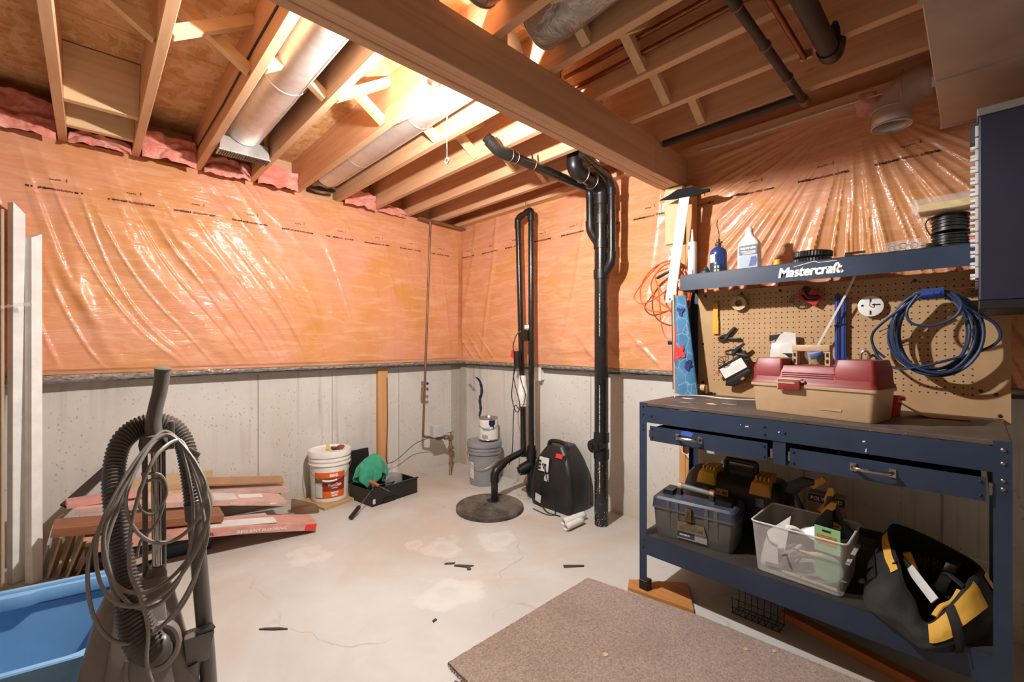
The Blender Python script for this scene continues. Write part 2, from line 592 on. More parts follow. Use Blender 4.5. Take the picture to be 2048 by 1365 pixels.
# spray-paint marks on the wall by the corner
M_SPRAY = plain('blue spray paint', '#22304f', 0.7)
M_SPRAY2 = plain('thin blue overspray', '#9a9c9d', 0.8, 0, 0.3, 30)
def mark(pts, w, mat):
    path = smooth_path(pts, 6)
    m = MB()
    for i in range(len(path) - 1):
        pass
    n = len(path)
    top = []; bot = []
    for i, p in enumerate(path):
        k = w * (0.55 + 0.45 * math.sin(PI * (0.12 + 0.8 * i / n)) + 0.12 * math.sin(i * 1.7))
        top.append(m.addv((XB - 0.0015, p.y + k, p.z))); bot.append(m.addv((XB - 0.0015, p.y - k, p.z)))
    for i in range(n - 1):
        m.face((top[i], top[i + 1], bot[i + 1], bot[i]))
    return m.build('paint_mark', mat, wr, smooth=False)
mark([(0, 3.32, 0.86), (0, 3.27, 0.83), (0, 3.245, 0.74), (0, 3.275, 0.66), (0, 3.262, 0.57), (0, 3.285, 0.50)], 0.021, M_SPRAY)
mark([(0, 3.345, 0.875), (0, 3.31, 0.865), (0, 3.285, 0.845)], 0.020, M_SPRAY)

mark([(0, 3.44, 0.80), (0, 3.41, 0.775), (0, 3.385, 0.765), (0, 3.36, 0.735)], 0.034, M_SPRAY2)

# ---- ceiling: subfloor sheets, joists, bridging
ceil = MB().box((X0, Y0, JT + 0.012), (XB + 0.2, YA + 0.2, JT + 0.06)).build('ceiling', M_OSB, smooth=False)
tag(ceil, 'underside of the floor above, wood-strand sheets on open joists', kind='structure')
ys = [Y0, -1.1, 0.12, 1.34, 2.56, YA + 0.2]
for i in range(len(ys) - 1):
    xs = [X0, -0.35, 2.09, XB + 0.2] if i % 2 else [X0, 0.87, XB + 0.2]
    for a, b in zip(xs, xs[1:]):
        MB().box((a + 0.0015, ys[i] + 0.0015, JT), (b - 0.0015, ys[i + 1] - 0.0015, JT + 0.012)).build('subfloor_sheet', M_OSB, ceil, smooth=False)
JW = 0.038
FAR_EDGE = [-0.09 + 0.307 * k for k in range(-8, 9)]     # right-hand faces of the joists beyond the beam
for xr in FAR_EDGE:
    MB().box((xr - JW, 1.215, JB), (xr, YA - 0.04, JT)).build('joist', M_JOIST, ceil, smooth=False, bevel=0.002, bseg=1)
NEAR_EDGE = [x - JW - 0.001 for x in FAR_EDGE]
for xr in NEAR_EDGE:
    MB().box((xr - JW, Y0, JB), (xr, 1.325, JT)).build('joist', M_JOIST, ceil, smooth=False, bevel=0.002, bseg=1)
# rim boards along both walls
MB().box((X0, YA - 0.038, JB), (XB, YA, JT)).build('rim_board', M_JOISTX, ceil, smooth=False)
MB().box((XB - 0.04, Y0, JB), (XB, YA - 0.04, JT)).build('rim_board', M_JOIST, ceil, smooth=False)
MB().box((XB - 0.13, Y0, JB - 0.001), (XB - 0.0405, YA - 0.045, JB + 0.038)).build('sill_plate', M_JOIST, ceil, smooth=False)
# cross bridging: one strut up to the right, one up to the left, side by side
def bridging(edges, y, skip=()):
    for i, (a, b) in enumerate(zip(edges, edges[1:])):
        if i in skip or a < -1.4:
            continue
        x0, x1 = a, b - JW
        r = rnd.uniform(-0.03, 0.03)
        MB().beam((x0 - .002, y + r, JB + 0.022), (x1 + .002, y + r, JT - 0.03), 0.038, 0.04, (0, 0, 1)).build('bridging_strut', M_BRACE, ceil, smooth=False)
        MB().beam((x0 - .002, y + 0.06 + r, JT - 0.03), (x1 + .002, y + 0.06 + r, JB + 0.022), 0.038, 0.04, (0, 0, 1)).build('bridging_strut', M_BRACE, ceil, smooth=False)
bridging(FAR_EDGE, 2.06)
bridging(NEAR_EDGE, 0.93)
# two flat blocks between a pair of joists near the wall
for (y, z) in ((2.93, 2.44), (3.27, 2.44)):
    MB().hexa([(-0.09, y - .02, z - .10), (0.179, y - .02, z - .10), (0.179, y + .02, z - .10), (-0.09, y + .02, z - .10),
               (-0.09, y - .02 - .1, z + .12), (0.179, y - .02 - .1, z + .12), (0.179, y + .02 - .1, z + .12), (-0.09, y + .02 - .1, z + .12)]).build('joist_block', M_BRACE, ceil, smooth=False, bevel=0.002, bseg=1)

# ---- built-up beam: three plies side by side, ends butted with one short length at the wall
bt = thing('support_beam', 'thick timber beam of three planks carrying the joists', 'beam', (0, 0, 0))
BY0, BZ0 = 1.2125, 2.137
plies = [(0, 2.245), (1, 2.66), (2, 2.50)]
for k, xend in plies:
    y0 = BY0 + k * 0.0385
    MB().box((X0, y0, BZ0 + (0.002 if k == 1 else 0)), (xend, y0 + 0.0375, JB)).build('beam_ply', M_JOISTX, bt, smooth=False, bevel=0.0025, bseg=1)
    if xend < 2.6:
        MB().box((xend + 0.002, y0 + 0.001, BZ0 + 0.004), (2.66, y0 + 0.0375, JB)).build('beam_ply', M_JOISTX, bt, smooth=False, bevel=0.0025, bseg=1)

# ---- plastic-covered insulation
def ridge(x):
    return 1.0 - abs(2.0 * (x - math.floor(x)) - 1.0)
def n1(x, y=0.0, z=0.0):
    return noise.noise(Vector((x, y, z)))
def crease(u, v, freq, seed):
    a = n1(u * freq, v * 0.55, seed)
    return math.exp(-(a / 0.115) ** 2)
def shear_k(s):
    ks = [(-2.6, 0.2), (-0.4, 0.22), (0.0, 0.42), (0.4, 0.78), (0.9, 0.72), (1.3, 0.45), (1.8, 0.22), (2.7, 0.05)]
    for (a, ka), (b, kb) in zip(ks, ks[1:]):
        if s <= b:
            return ka + (kb - ka) * (s - a) / (b - a)
    return 0.05
ZT, ZBOT = 2.335, 1.03
def film_a(u, v):
    s = -0.75 + u * (XP + 0.75)
    z = ZBOT + v * (ZT - ZBOT)
    k = shear_k(s)
    w = s + k * (z - 1.5)
    t = z
    env = min(1, (z - ZBOT) / 0.12) * (0.25 + 0.75 * min(1, max(0, (2.16 - z) / 0.25)))
    amp = 0.3 + 0.7 * max(0, min(1, (2.0 - s) / 1.0))
    d = 0.020 * crease(w, t, 2.6, 3.1) * (0.5 + n1(w * 3, t * 2, 8.0))
    d += 0.014 * crease(w + 0.3, t, 5.2, 7.7) * (0.6 + n1(w * 2, t * 2.5, 2.0))
    d += 0.007 * crease(w, t * 1.3, 10.5, 1.3)
    d *= env * amp
    d += 0.012 * n1(s * 1.2, z * 1.4, 5.0) + 0.004 * n1(s * 6, z * 6, 9.0)
    d += 0.022 * math.sin(min(1, (z - ZBOT) / (ZT - ZBOT)) * PI)
    edge = min(1, (XP - s) / 0.05)
    if v < 0.02:
        d -= 0.01
    return (s, YP - d * max(edge, 0.0), z)
ba = MB().grid(film_a, 560, 200).build('vapour_barrier', M_FILM, angle=1.2)
tag(ba, 'wrinkled clear film over orange insulation on the wall behind the buckets', 'plastic sheet')
FX, FZ = 0.40, 2.36            # the fold fan hangs from here on the other wall
def film_b(u, v):
    y = YP - u * (YP + 0.75)
    z = ZBOT + v * (ZT - ZBOT)
    dy, dz = y - FX, z - FZ
    r = math.hypot(dy, dz); th = math.atan2(dy, -dz)
    fan = max(0, min(1, (1.45 - y) / 0.35))
    rr = min(1, max(0.0, r - 0.10) / 0.75) ** 1.2
    d = fan * rr * (0.016 * crease(th * 1.2, r * 0.6, 3.0, 4.4) + 0.016 * crease(th * 1.2, r * 0.8, 7.5, 9.1) + 0.010 * crease(th * 1.2, r * 0.9, 15.0, 2.2))
    flat = 1 - fan
    env = min(1, (z - ZBOT) / 0.10)
    d += flat * env * (0.008 * crease(y + 0.18 * (z - 1.6), z, 3.0, 6.6) + 0.006 * crease(z * 1.3 + 0.2 * y, y, 3.2, 5.0))
    lo = max(0, min(1, (1.35 - z) / 0.3))
    d += flat * lo * env * 0.014 * crease(y - 0.9 * (z - 1.0), z, 5.0, 1.9)
    d += 0.012 * n1(y * 1.3, z * 1.4, 15.0) + 0.004 * n1(y * 6, z * 6, 19.0)
    d += 0.018 * math.sin(min(1, (z - ZBOT) / (ZT - ZBOT)) * PI)
    d *= min(1, (YP - y) / 0.05)
    d *= min(1, max(0.0, abs(y - 1.195) - 0.07) / 0.12)
    return (XP - d, y, z)
bb = MB().grid(film_b, 700, 210).build('vapour_barrier', M_FILM, angle=1.2)
tag(bb, 'film over orange insulation on the wall behind the black drain stack and workbench', 'plastic sheet')
# illegible print lines along the film
M_INK = plain('film print ink', '#3a1d12', 0.6)
M_INK2 = plain('faded film print ink', '#8a4a30', 0.6)
def print_line(fn, a, b, z, parent, seed, dark=0.6):
    r = random.Random(seed)
    m = MB(); x = a
    step = 1 if b > a else -1
    L = abs(b - a)
    def quad(c, w, h, zz, mi):
        m.mat(mi)
        p = []
        for sx, sz in ((-1, -1), (1, -1), (1, 1), (-1, 1)):
            p.append(m.addv(fn(c + sx * w / 2, zz + sz * h / 2)))
        m.face(p)
    pos = 0.0
    while pos < L:
        w = r.uniform(0.004, 0.009); h = r.uniform(0.007, 0.012)
        fade = 0 if (pos < L * 0.42 or pos > L * 0.85) else 1
        if r.random() < 0.9:
            quad(a + step * pos, w, h, z + r.uniform(-.001, .002), fade)
        pos += w + r.uniform(0.0005, 0.003)
    c = a + step * L * 0.42
    for k in range(5):
        quad(c + step * k * 0.009, 0.006, 0.007, z + 0.055 + r.uniform(-.002, .002), 1)
    quad(c + step * 0.062, 0.004, 0.018, z + 0.060, 1)
    tag(m.build('print_line', [M_INK, M_INK2], parent, smooth=False), kind='stuff')
def on_a(s, z):
    u = (s + 0.75) / (XP + 0.75); v = (z - ZBOT) / (ZT - ZBOT)
    p = film_a(u, v); return (p[0], p[1] - 0.005, p[2])
def on_b(y, z):
    u = (YP - y) / (YP + 0.75); v = (z - ZBOT) / (ZT - ZBOT)
    p = film_b(u, v); return (p[0] - 0.005, p[1], p[2])
k = 0
s = -0.245
while s < XP - 0.1:
    print_line(on_a, s, min(s + 0.215, XP - 0.04), 2.045 - 0.012 * k / 9, ba, 100 + k); s += 0.315; k += 1
y = YP - 0.03
while y > 0.0:
    print_line(on_b, y, y - 0.215, 2.03, bb, 200 + k); y -= 0.315; k += 1

# grey sealing strip and film hem under both sheets
M_HEM = NT('crinkled film hem')
_n = M_HEM.noise(M_HEM.mapping((30, 30, 60)), 1.0, 5, 0.6)
M_HEM.base(M_HEM.ramp(_n, [(0.3, '#5c554f'), (0.55, '#9a9086'), (0.75, '#c9bfb4')]))
M_HEM.set(rough=0.18, spec=0.7, coat=0.6, coat_rough=0.08)
M_HEM.bump(_n, 0.8, 0.02)
M_HEM = M_HEM.m
M_GASK = plain('dark foam gasket', '#4a4540', 0.6)
def hem_a(u, v):
    s = -0.75 + u * (XP + 0.75); a = v * 2.2 - 0.6
    r = 0.020 + 0.004 * n1(s * 30, v * 6, 1.0) + 0.014 * min(1, max(0, 0.8 - s))
    drop = 0.02 * max(0, (0.6 - s)) 
    return (s, YP + 0.012 - r * math.cos(a) + 0.004 * n1(s * 8, 0, 4), 1.018 - r * math.sin(a) * 0.9 - drop * 0.4)
h1 = MB().grid(hem_a, 240, 8).build('film_hem', M_HEM, ba)
def hem_b(u, v):
    y = YP - u * (YP + 0.75); a = v * 2.2 - 0.6
    r = 0.020 + 0.004 * n1(y * 30, v * 6, 11.0)
    return (XP + 0.012 - r * math.cos(a) + 0.004 * n1(y * 8, 0, 14), y, 1.018 - r * math.sin(a) * 0.9)
MB().grid(hem_b, 240, 8).build('film_hem', M_HEM, bb)
MB().box((-0.75, YP + 0.012, 0.985), (XP + 0.03, YA, 1.004)).build('trim_1', M_GASK, smooth=False)['kind'] = 'structure'
MB().box((XP + 0.012, -0.75, 0.985), (XB, YP + 0.02, 1.004)).build('trim_2', M_GASK, smooth=False)['kind'] = 'structure'
# ================================================================== LIGHT BULBS
M_BULB = NT('lit bulb glass')
M_BULB.b.inputs['Base Color'].default_value = (1, 1, 1, 1)
M_BULB.b.inputs['Emission Color'].default_value = (1.0, 0.985, 0.965, 1)
M_BULB.b.inputs['Emission Strength'].default_value = BULB_EMIT
M_BULB = M_BULB.m
M_FILL_BULB = NT('added fill bulb glass')
M_FILL_BULB.b.inputs['Emission Color'].default_value = (1.0, 0.985, 0.965, 1)
M_FILL_BULB.b.inputs['Emission Strength'].default_value = FILL_BULB_EMIT
M_FILL_BULB = M_FILL_BULB.m
M_PORC = plain('white porcelain', '#e9e6df', 0.25)
M_BRASS = plain('brass', '#b08a4a', 0.3, 0.9)
M_STRING = plain('white cotton string', '#e8dfd2', 0.8)
def bulb_lamp(pos, mat, label, chain):
    L = thing('ceiling_lamp', label, 'light bulb', pos)
    MB().sphere((0, 0, 0), 0.029, 20, 12).build('bulb', mat, L)
    MB().lathe([(0.029, 0.0), (0.026, 0.02), (0.016, 0.038), (0.0135, 0.045), (0.0135, 0.068)], 20, (0, 0, 0.012)).build('bulb_neck', M_PORC, L)
    top = JB + 0.055 - pos[2]
    MB().lathe([(0.020, 0.066), (0.030, 0.072), (0.034, 0.10), (0.055, top - 0.02), (0.058, top)], 28).build('lamp_holder', M_PORC, L)
    MB().box((-0.165, -0.045, top), (0.165, 0.045, top + 0.019)).build('mounting_board', M_BRACE, L, smooth=False)
    if chain:
        p = [(0.03, -0.01, 0.085), (0.045, -0.02, 0.06), (0.045, -0.02, -0.215)]
        c = MB().tube(p, 0.0016, 6).build('pull_cord', M_STRING, L)
        MB().torus((0.045, -0.02, -0.232), 0.011, 0.0028, 20, 6, 'x').build('pull_ring', M_PORC, c)
    return L
bulb_lamp(BULB_POS, M_BULB, 'bare lit bulb with a pull cord hanging beside the beam', True)
bulb_lamp((-1.55, -1.0, 2.165), M_FILL_BULB, 'unseen bulb added behind the camera as fill light', False)  # extra lamp out of view, added only for fill
# ================================================================== DUCTS, PIPES AND INSULATION OVERHEAD
M_ABS = plain('black abs pipe', '#1d1b1a', 0.28, 0, 0.25, 14, 0.5, 0.0, 0.15)
M_ABSF = plain('black abs fitting', '#191817', 0.38, 0, 0.25, 20)
M_COPPER = plain('tarnished copper', '#8a5230', 0.38, 0.85, 0.3, 16)
M_COPPERD = plain('dull brown copper', '#8c6a50', 0.42, 0.35, 0.3, 16)
M_DARKPIPE = plain('dusty dark pipe', '#3a2a22', 0.6, 0.0, 0.25)
M_PRINT = plain('white pipe print', '#cfcac2', 0.6)
M_WIRE = plain('galvanised wire', '#a39a90', 0.35, 0.9)
M_CABLE = plain('white cable sheath', '#ddd5c8', 0.5)
M_RED = plain('bright red plastic', '#e2352a', 0.4)

def foil_mat():
    t = NT('crumpled foil wrap')
    v = t.co()
    n = t.noise(v, 9, 6, 0.6, 1.0)
    t.base(t.ramp(n, [(0.3, '#9d958d'), (0.7, '#c8c2ba')]))
    t.set(metal=0.75, rough=0.34)
    t.bump(n, 0.5, 0.03)
    return t.m
M_FOIL = foil_mat()

def round_duct(name, label, x, z, r, y0, y1, seams, mat=None):
    D = thing(name, label, 'duct', (x, y0, z))
    L = y1 - y0
    MB().tube([(0, 0, 0), (0, L * .5, 0), (0, L, 0)], r, 36, caps=True).build('pipe_body', mat or M_GALV, D, angle=0.7)
    for s in seams:
        MB().tube([(0, s - 0.007, 0), (0, s - .003, 0), (0, s + .003, 0), (0, s + 0.007, 0)], [r + .0005, r + 0.004, r + 0.004, r + .0005], 36, caps=False).build('seam_bead', mat or M_GALV, D)
    MB().tube([(0.55 * r, 0.02, -0.83 * r), (0.55 * r, L - 0.02, -0.83 * r)], 0.005, 6).build('lock_seam', mat or M_GALV, D)
    return D
# duct in the third bay, with a boot and grille at its end
d1 = round_duct('round_duct', 'round galvanised duct ending in a flared outlet boot with a grille', 0.655, 2.452, 0.098, 1.36, 2.93, (0.04, 0.83))
# boot: round collar blending to a rectangle that opens downward
ring = []
N = 36
def sq(a, w, h):
    c, s = math.cos(a), math.sin(a); k = max(abs(c) / w, abs(s) / h); return c / k, s / k
for t in range(7):
    f = t / 6
    rr = []
    for j in range(N):
        a = 2 * PI * j / N
        cx, cz = 0.098 * math.cos(a), 0.098 * math.sin(a)
        qx, qy = sq(a, 0.127, 0.052)
        ang = f * PI / 2
        # plane of the section tilts from facing +y to facing -z
        px = (1 - f) * cx + f * qx
        pv = (1 - f) * cz + f * qy
        oy = 1.57 + 0.10 * math.sin(ang); oz = -0.02 * f - 0.085 * (1 - math.cos(ang))
        rr.append((px, oy + pv * math.sin(ang), oz + pv * math.cos(ang)))
    ring.append(rr)
bo = MB().loft(ring, False, False).build('outlet_boot', M_GALV, d1, angle=0.9)
MB().hexa([(-.128, 1.575, -.150), (.128, 1.575, -.150), (.128, 1.655, -.150), (-.128, 1.655, -.150), (-.120, 1.582, -.066), (.120, 1.582, -.066), (.120, 1.65, -.066), (-.120, 1.65, -.066)]).build('boot_box', M_GALV, bo, smooth=False)
MB().box((-0.132, 1.569, -0.154), (0.132, 1.661, -0.149)).build('boot_flange', M_GALV, bo, smooth=False)
M_GRILLE = plain('dark grille', '#3c3733', 0.5, 0.4)
for k in range(22):
    x = -0.122 + k * 0.0116
    MB().box((x, 1.575, -0.158), (x + 0.006, 1.655, -0.1535)).build('grille_slat', M_GRILLE, bo, smooth=False)
d2 = round_duct('round_duct', 'round galvanised duct running to the wall past the pull cord', 1.273, 2.45, 0.092, 1.36, 3.30, (0.7, 1.42))
M_HOLE = plain('dark duct inside', '#4a3a2c', 0.9)  # dark brown for a duct inside, not assigned to any part
MB().tube(pipe_path([(0, 1.94, 0), (0, 2.04, 0), (0, 2.04, -0.09)], 0.07, 6), 0.088, 28, caps=False).build('end_elbow', M_COPPERD, d2)
# foil-wrapped runs on the near side of the beam
def foil_run(x, label, seed, y0, y1, r=0.105):
    pts = []; rs = []
    for k in range(26):
        f = k / 25
        y = y0 + (y1 - y0) * f
        pts.append((x + 0.012 * math.sin(5 * f + seed), y, 2.446 + 0.004 * math.sin(9 * f + seed)))
        rs.append(r * (1 + 0.06 * math.sin(23 * f + seed) + 0.04 * math.sin(41 * f)))
    D = thing('foil_wrapped_duct', label, 'duct', (x, y0, 2.435))
    m = MB(Matrix.Translation((-x, -y0, -2.435)))
    m.tube(pts, rs, 28)
    m.build('foil_sleeve', M_FOIL, D, angle=1.2)
    for f in (0.02, 0.5):
        p = pts[int(f * 25)]
        MB(Matrix.Translation((-x, -y0, -2.435))).torus(p, r * 1.03, 0.004, 28, 6, 'y').build('clamp_band', M_WIRE, D)
    return D
foil_run(0.935, 'foil wrapped duct passing over the beam next to the bright bulb', 0.3, 1.16, -1.6, 0.098)
foil_run(1.245, 'crumpled foil duct beside the copper pipes above the beam', 1.9, 1.16, -1.6, 0.098)

# supply trunk near the workbench corner and its round take-off
tr = thing('trunk_duct', 'wide rectangular sheet metal trunk duct above the workbench', 'duct', (1.4, 0, 2.07))
M_TRUNK = plain('dull brown sheet metal', '#b39c8d', 0.5, 0.3, 0.15, 5)
MB().box((-1.6, -0.155, 0), (1.07, 0.095, JB - 0.002 - 2.07)).build('trunk_body', M_TRUNK, tr, smooth=False, bevel=0.003, bseg=1)
for x in (0.10, 0.62):
    MB().box((x, -0.162, -0.006), (x + 0.022, 0.102, 0.02)).build('drive_cleat', M_TRUNK, tr, smooth=False)
MB().box((1.066, -0.16, -0.004), (1.074, 0.1, 0.25)).build('end_cap', M_TRUNK, tr, smooth=False)
M_TAKE = plain('grey brown galvanised pipe', '#c4b3a8', 0.35, 0.4, 0.15, 6)
el = thing('duct_elbow', 'bent round metal duct hanging beside the trunk, open end down', 'duct', (2.41, 0.225, 2.105))
path = pipe_path([(0.02, -0.112, 0.165), (0.01, -0.045, 0.15), (0.0, 0.015, 0.08), (0.0, 0.018, 0.0)], 0.06, 5)
MB().tube(path, 0.064, 32, caps=False).build('elbow_body', M_TAKE, el, thick=0.002)
for i in (4, len(path) - 5):
    pass
MB().torus((0.0, 0.0175, 0.07), 0.065, 0.003, 32, 6).build('crimp_ring', M_TAKE, el)
MB().torus((0.0, 0.018, 0.004), 0.065, 0.003, 32, 6).build('crimp_ring', M_TAKE, el)
MB().torus((0.0, -0.02, 0.14), 0.085, 0.0022, 32, 6, 'y', 1, 0.9).build('support_wire', M_WIRE, el)

# pipes under the near joists
def pipe(name, label, pts, r, mat, rad=0.04, cat='pipe', n=14, group=None):
    P = thing(name, label, cat, pts[0], group=group)
    o = Vector(pts[0])
    MB().tube(pipe_path([Vector(p) - o for p in pts], rad, 6), r, n).build('pipe_run', mat, P)
    return P, o
P, o = pipe('water_pipe', 'dark brown pipe crossing under the joists and turning along them', [(0.5, 0.53, 2.288), (2.31, 0.53, 2.288), (2.31, 0.56, 2.311), (2.31, 1.20, 2.311)], 0.0165, M_DARKPIPE, 0.02)
for x in (1.5, 1.78, 2.06):
    MB(Matrix.Translation(-o)).torus((x, 0.53, 2.29), 0.0185, 0.003, 16, 6, 'x').build('pipe_strap', M_COPPERD, P)
MB(Matrix.Translation(-o)).tube([(2.285, 0.53, 2.29), (2.335, 0.53, 2.29)], 0.021, 16).build('end_fitting', M_COPPERD, P)
P, o = pipe('water_pipe', 'thin copper pipe crossing under the joists beside the darker one', [(0.6, 0.455, 2.305), (2.0, 0.455, 2.305), (2.0, 0.455, 2.36)], 0.0105, M_COPPER, 0.02)
MB(Matrix.Translation(-o)).box((1.985, 0.43, 2.30), (2.0, 0.47, 2.33)).build('pipe_strap', M_WIRE, P, smooth=False)
P, o = pipe('drain_pipe', 'thick dark plastic pipe under the joists ending in a bend', [(0.7, 0.37, 2.275), (2.0, 0.37, 2.275), (2.02, 0.355, 2.45)], 0.031, M_DARKPIPE, 0.05, n=20)
MB(Matrix.Translation(-o)).tube(pipe_path([(1.93, 0.37, 2.275), (2.0, 0.37, 2.275), (2.019, 0.357, 2.40)], 0.05, 6), 0.036, 20).build('bend_fitting', M_ABSF, P)
for (x, y) in ((2.0, 0.335), (2.03, 0.40)):
    MB(Matrix.Translation(-o)).beam((x, y, 2.30), (x + 0.01, y + 0.002, 2.43), 0.008, 0.002, (1, 0, 0)).build('hanger_strip', M_DARKPIPE, P, smooth=False)
pipe('water_pipe', 'upper copper pipe running inside a joist bay behind the beam', [(1.60, 1.32, 2.44), (1.60, 0.2, 2.44), (1.60, -1.5, 2.44)], 0.011, M_COPPER)
pipe('water_pipe', 'lower copper pipe running inside a joist bay behind the beam', [(1.635, 1.32, 2.395), (1.635, 0.2, 2.395), (1.635, -1.5, 2.395)], 0.011, M_COPPER)
P, o = pipe('vent_pipe', 'short black capped pipe standing above the beam between joists', [(1.50, 1.28, 2.335), (1.50, 1.28, 2.43)], 0.016, M_ABS)
MB(Matrix.Translation(-o)).tube([(1.50, 1.28, 2.42), (1.50, 1.28, 2.455)], 0.026, 18).build('pipe_cap', M_ABSF, P)
pipe('wall_cable', 'white cable clipped along the ceiling edge above the workbench', smooth_path([(2.563, 1.10, 2.322), (2.555, 0.9, 2.31), (2.556, 0.6, 2.318), (2.56, 0.42, 2.322), (2.56, 0.1, 2.32)], 5), 0.0035, M_CABLE, 0.0, 'cable', 6)
P, o = pipe('wall_cable', 'thin brown cable stapled down the side of a joist', [(0.482, 1.35, 2.40), (0.4815, 2.0, 2.41), (0.4815, 2.6, 2.40), (0.4815, 3.4, 2.42)], 0.004, M_DARKPIPE, 0.0, 'cable', 6)

# ---- pink batts stuffed into the joist ends
def batt(x0, x1, y0, y1, z0, z1, seed, label):
    m = MB()
    nx = 14
    def fn(u, v):
        # wraps: front face then top
        x = x0 + (x1 - x0) * u
        a = v
        if a < 0.65:
            k = a / 0.65
            y, z = y0, z0 + (z1 - z0) * k
        else:
            k = (a - 0.65) / 0.35
            y, z = y0 + (y1 - y0) * k, z1
        b = 0.030 * n1(x * 9, z * 9, seed) + 0.018 * n1(x * 22, z * 22, seed + 3) + 0.008 * n1(x * 55, z * 55, seed + 5)
        crease_ = 0.03 * math.exp(-((z - (z0 + 0.55 * (z1 - z0)) - 0.02 * math.sin(x * 20 + seed)) / 0.012) ** 2)
        e = math.sin(PI * min(1, max(0, u))) ** 0.35
        return (x, y - (0.02 + b) * e + crease_, z - 0.03 * (1 - e) * (1 if a > 0.3 else 0) + 0.4 * b)
    m.grid(fn, 44, 44)
    # close the back
    o = m.build('insulation_batt', M_WOOL, angle=1.5)
    tag(o, label, 'insulation', 'pink batts stuffed between the joist ends')
    return o
bays = [(a, b - JW) for a, b in zip(FAR_EDGE, FAR_EDGE[1:])]
info = {5: (3.40, JB - .03, 2.50, 'pink batt between the joist and the last boards beside the leaning planks'),
        6: (3.42, JB - .03, 2.50, 'tall pink batt in the leftmost open joist bay'),
        7: (3.40, JB - .03, 2.50, ''), 8: (3.40, JB - .03, 2.37, 'low pink batt tucked behind the two wooden blocks'),
        9: (3.36, JB - .03, 2.46, 'puffy pink batt in the bay left of the duct boot'),
        10: (3.40, JB - .03, 2.41, 'pink batt behind the duct boot'),
        11: (3.40, JB - .03, 2.44, 'pink batt with a tear right of the duct boot'),
        13: (3.42, JB - .03, 2.43, 'pink batt in the bay right of the second duct'),
        14: (3.46, JB - .03, 2.37, 'small lump of pink wool above the plastic near the copper riser')}
for i, (a, b) in enumerate(bays):
    if i in info and a > -0.8:
        y0, z0, z1, lab = info[i]
        if not lab:
            lab = 'pink batt bulging over the plastic above the white boards'
        batt(a + 0.004, b - 0.004, y0, 3.555, z0, z1, i * 3.3, lab)
# wool along the other wall, where the film stops short
def lump(c, s, seed, label):
    m = MB()
    nu, nv = 22, 14
    def fn(u, v):
        a = 2 * PI * u; p = PI * (v - 0.5)
        d = Vector((math.cos(a) * math.cos(p), math.sin(a) * math.cos(p), math.sin(p)))
        k = 1 + 0.28 * n1(d.x * 2.2 + seed, d.y * 2.2, d.z * 2.2) + 0.14 * n1(d.x * 6, d.y * 6 + seed, d.z * 6)
        return (c[0] + d.x * s[0] * k, c[1] + d.y * s[1] * k, c[2] + d.z * s[2] * k)
    m.grid(fn, nu, nv)
    o = m.build('insulation_tuft', M_WOOL, angle=1.5)
    return tag(o, label, 'insulation', 'loose pink wool tufts')
lump((2.60, 2.25, 2.372), (0.03, 0.26, 0.022), 1.0, 'long pink wool tuft above the film behind the twin pipes')
lump((2.60, 1.80, 2.372), (0.03, 0.14, 0.022), 4.0, 'pink wool tuft above the film next to the drain stack top')
lump((2.59, 0.345, 2.31), (0.035, 0.045, 0.06), 8.0, 'orange wool tuft poking out beside the duct elbow')
# ================================================================== DRAIN STACK, SUMP, WATER RISER
SX, SY = 2.455, 1.715
st = thing('drain_stack', 'thick black plastic drain stack standing on the floor by the wall', 'pipe', (SX, SY, 0))
def rel(*p):
    return [Vector(q) - Vector((SX, SY, 0)) for q in p]
MB().tube([(0, 0, 0), (0, 0, 2.14)], 0.0455, 28).build('stack_pipe', M_ABS, st)
MB().tube(pipe_path(rel((SX, SY, 2.12), (SX, SY, 2.235), (SX - .12, SY, 2.262)), 0.075, 8), 0.052, 28).build('top_bend', M_ABSF, st)
MB().tube(rel((SX - .11, SY, 2.259), (2.24, SY, 2.272)), 0.0455, 28).build('cross_pipe', M_ABS, st)
MB().tube(pipe_path(rel((2.26, SY, 2.272), (2.175, SY, 2.28), (2.172, SY, 2.40)), 0.07, 8), 0.052, 28).build('riser_bend', M_ABSF, st)
MB().tube(rel((2.172, SY, 2.38), (2.172, SY, 2.54)), 0.0455, 24).build('riser_pipe', M_ABS, st)
for z in (2.02, 1.86, 1.66, 0.58, 0.47):
    MB().tube([(0, 0, z - 0.03), (0, 0, z + 0.03)], 0.0515, 28).build('coupling', M_ABSF, st)
for (p, ax) in (((2.345 - SX, 0, 2.255), 'x'), ((2.25 - SX, 0, 2.27), 'x')):
    MB().torus(p, 0.0525, 0.0022, 28, 6, ax).build('cement_ring', M_WIRE, st)
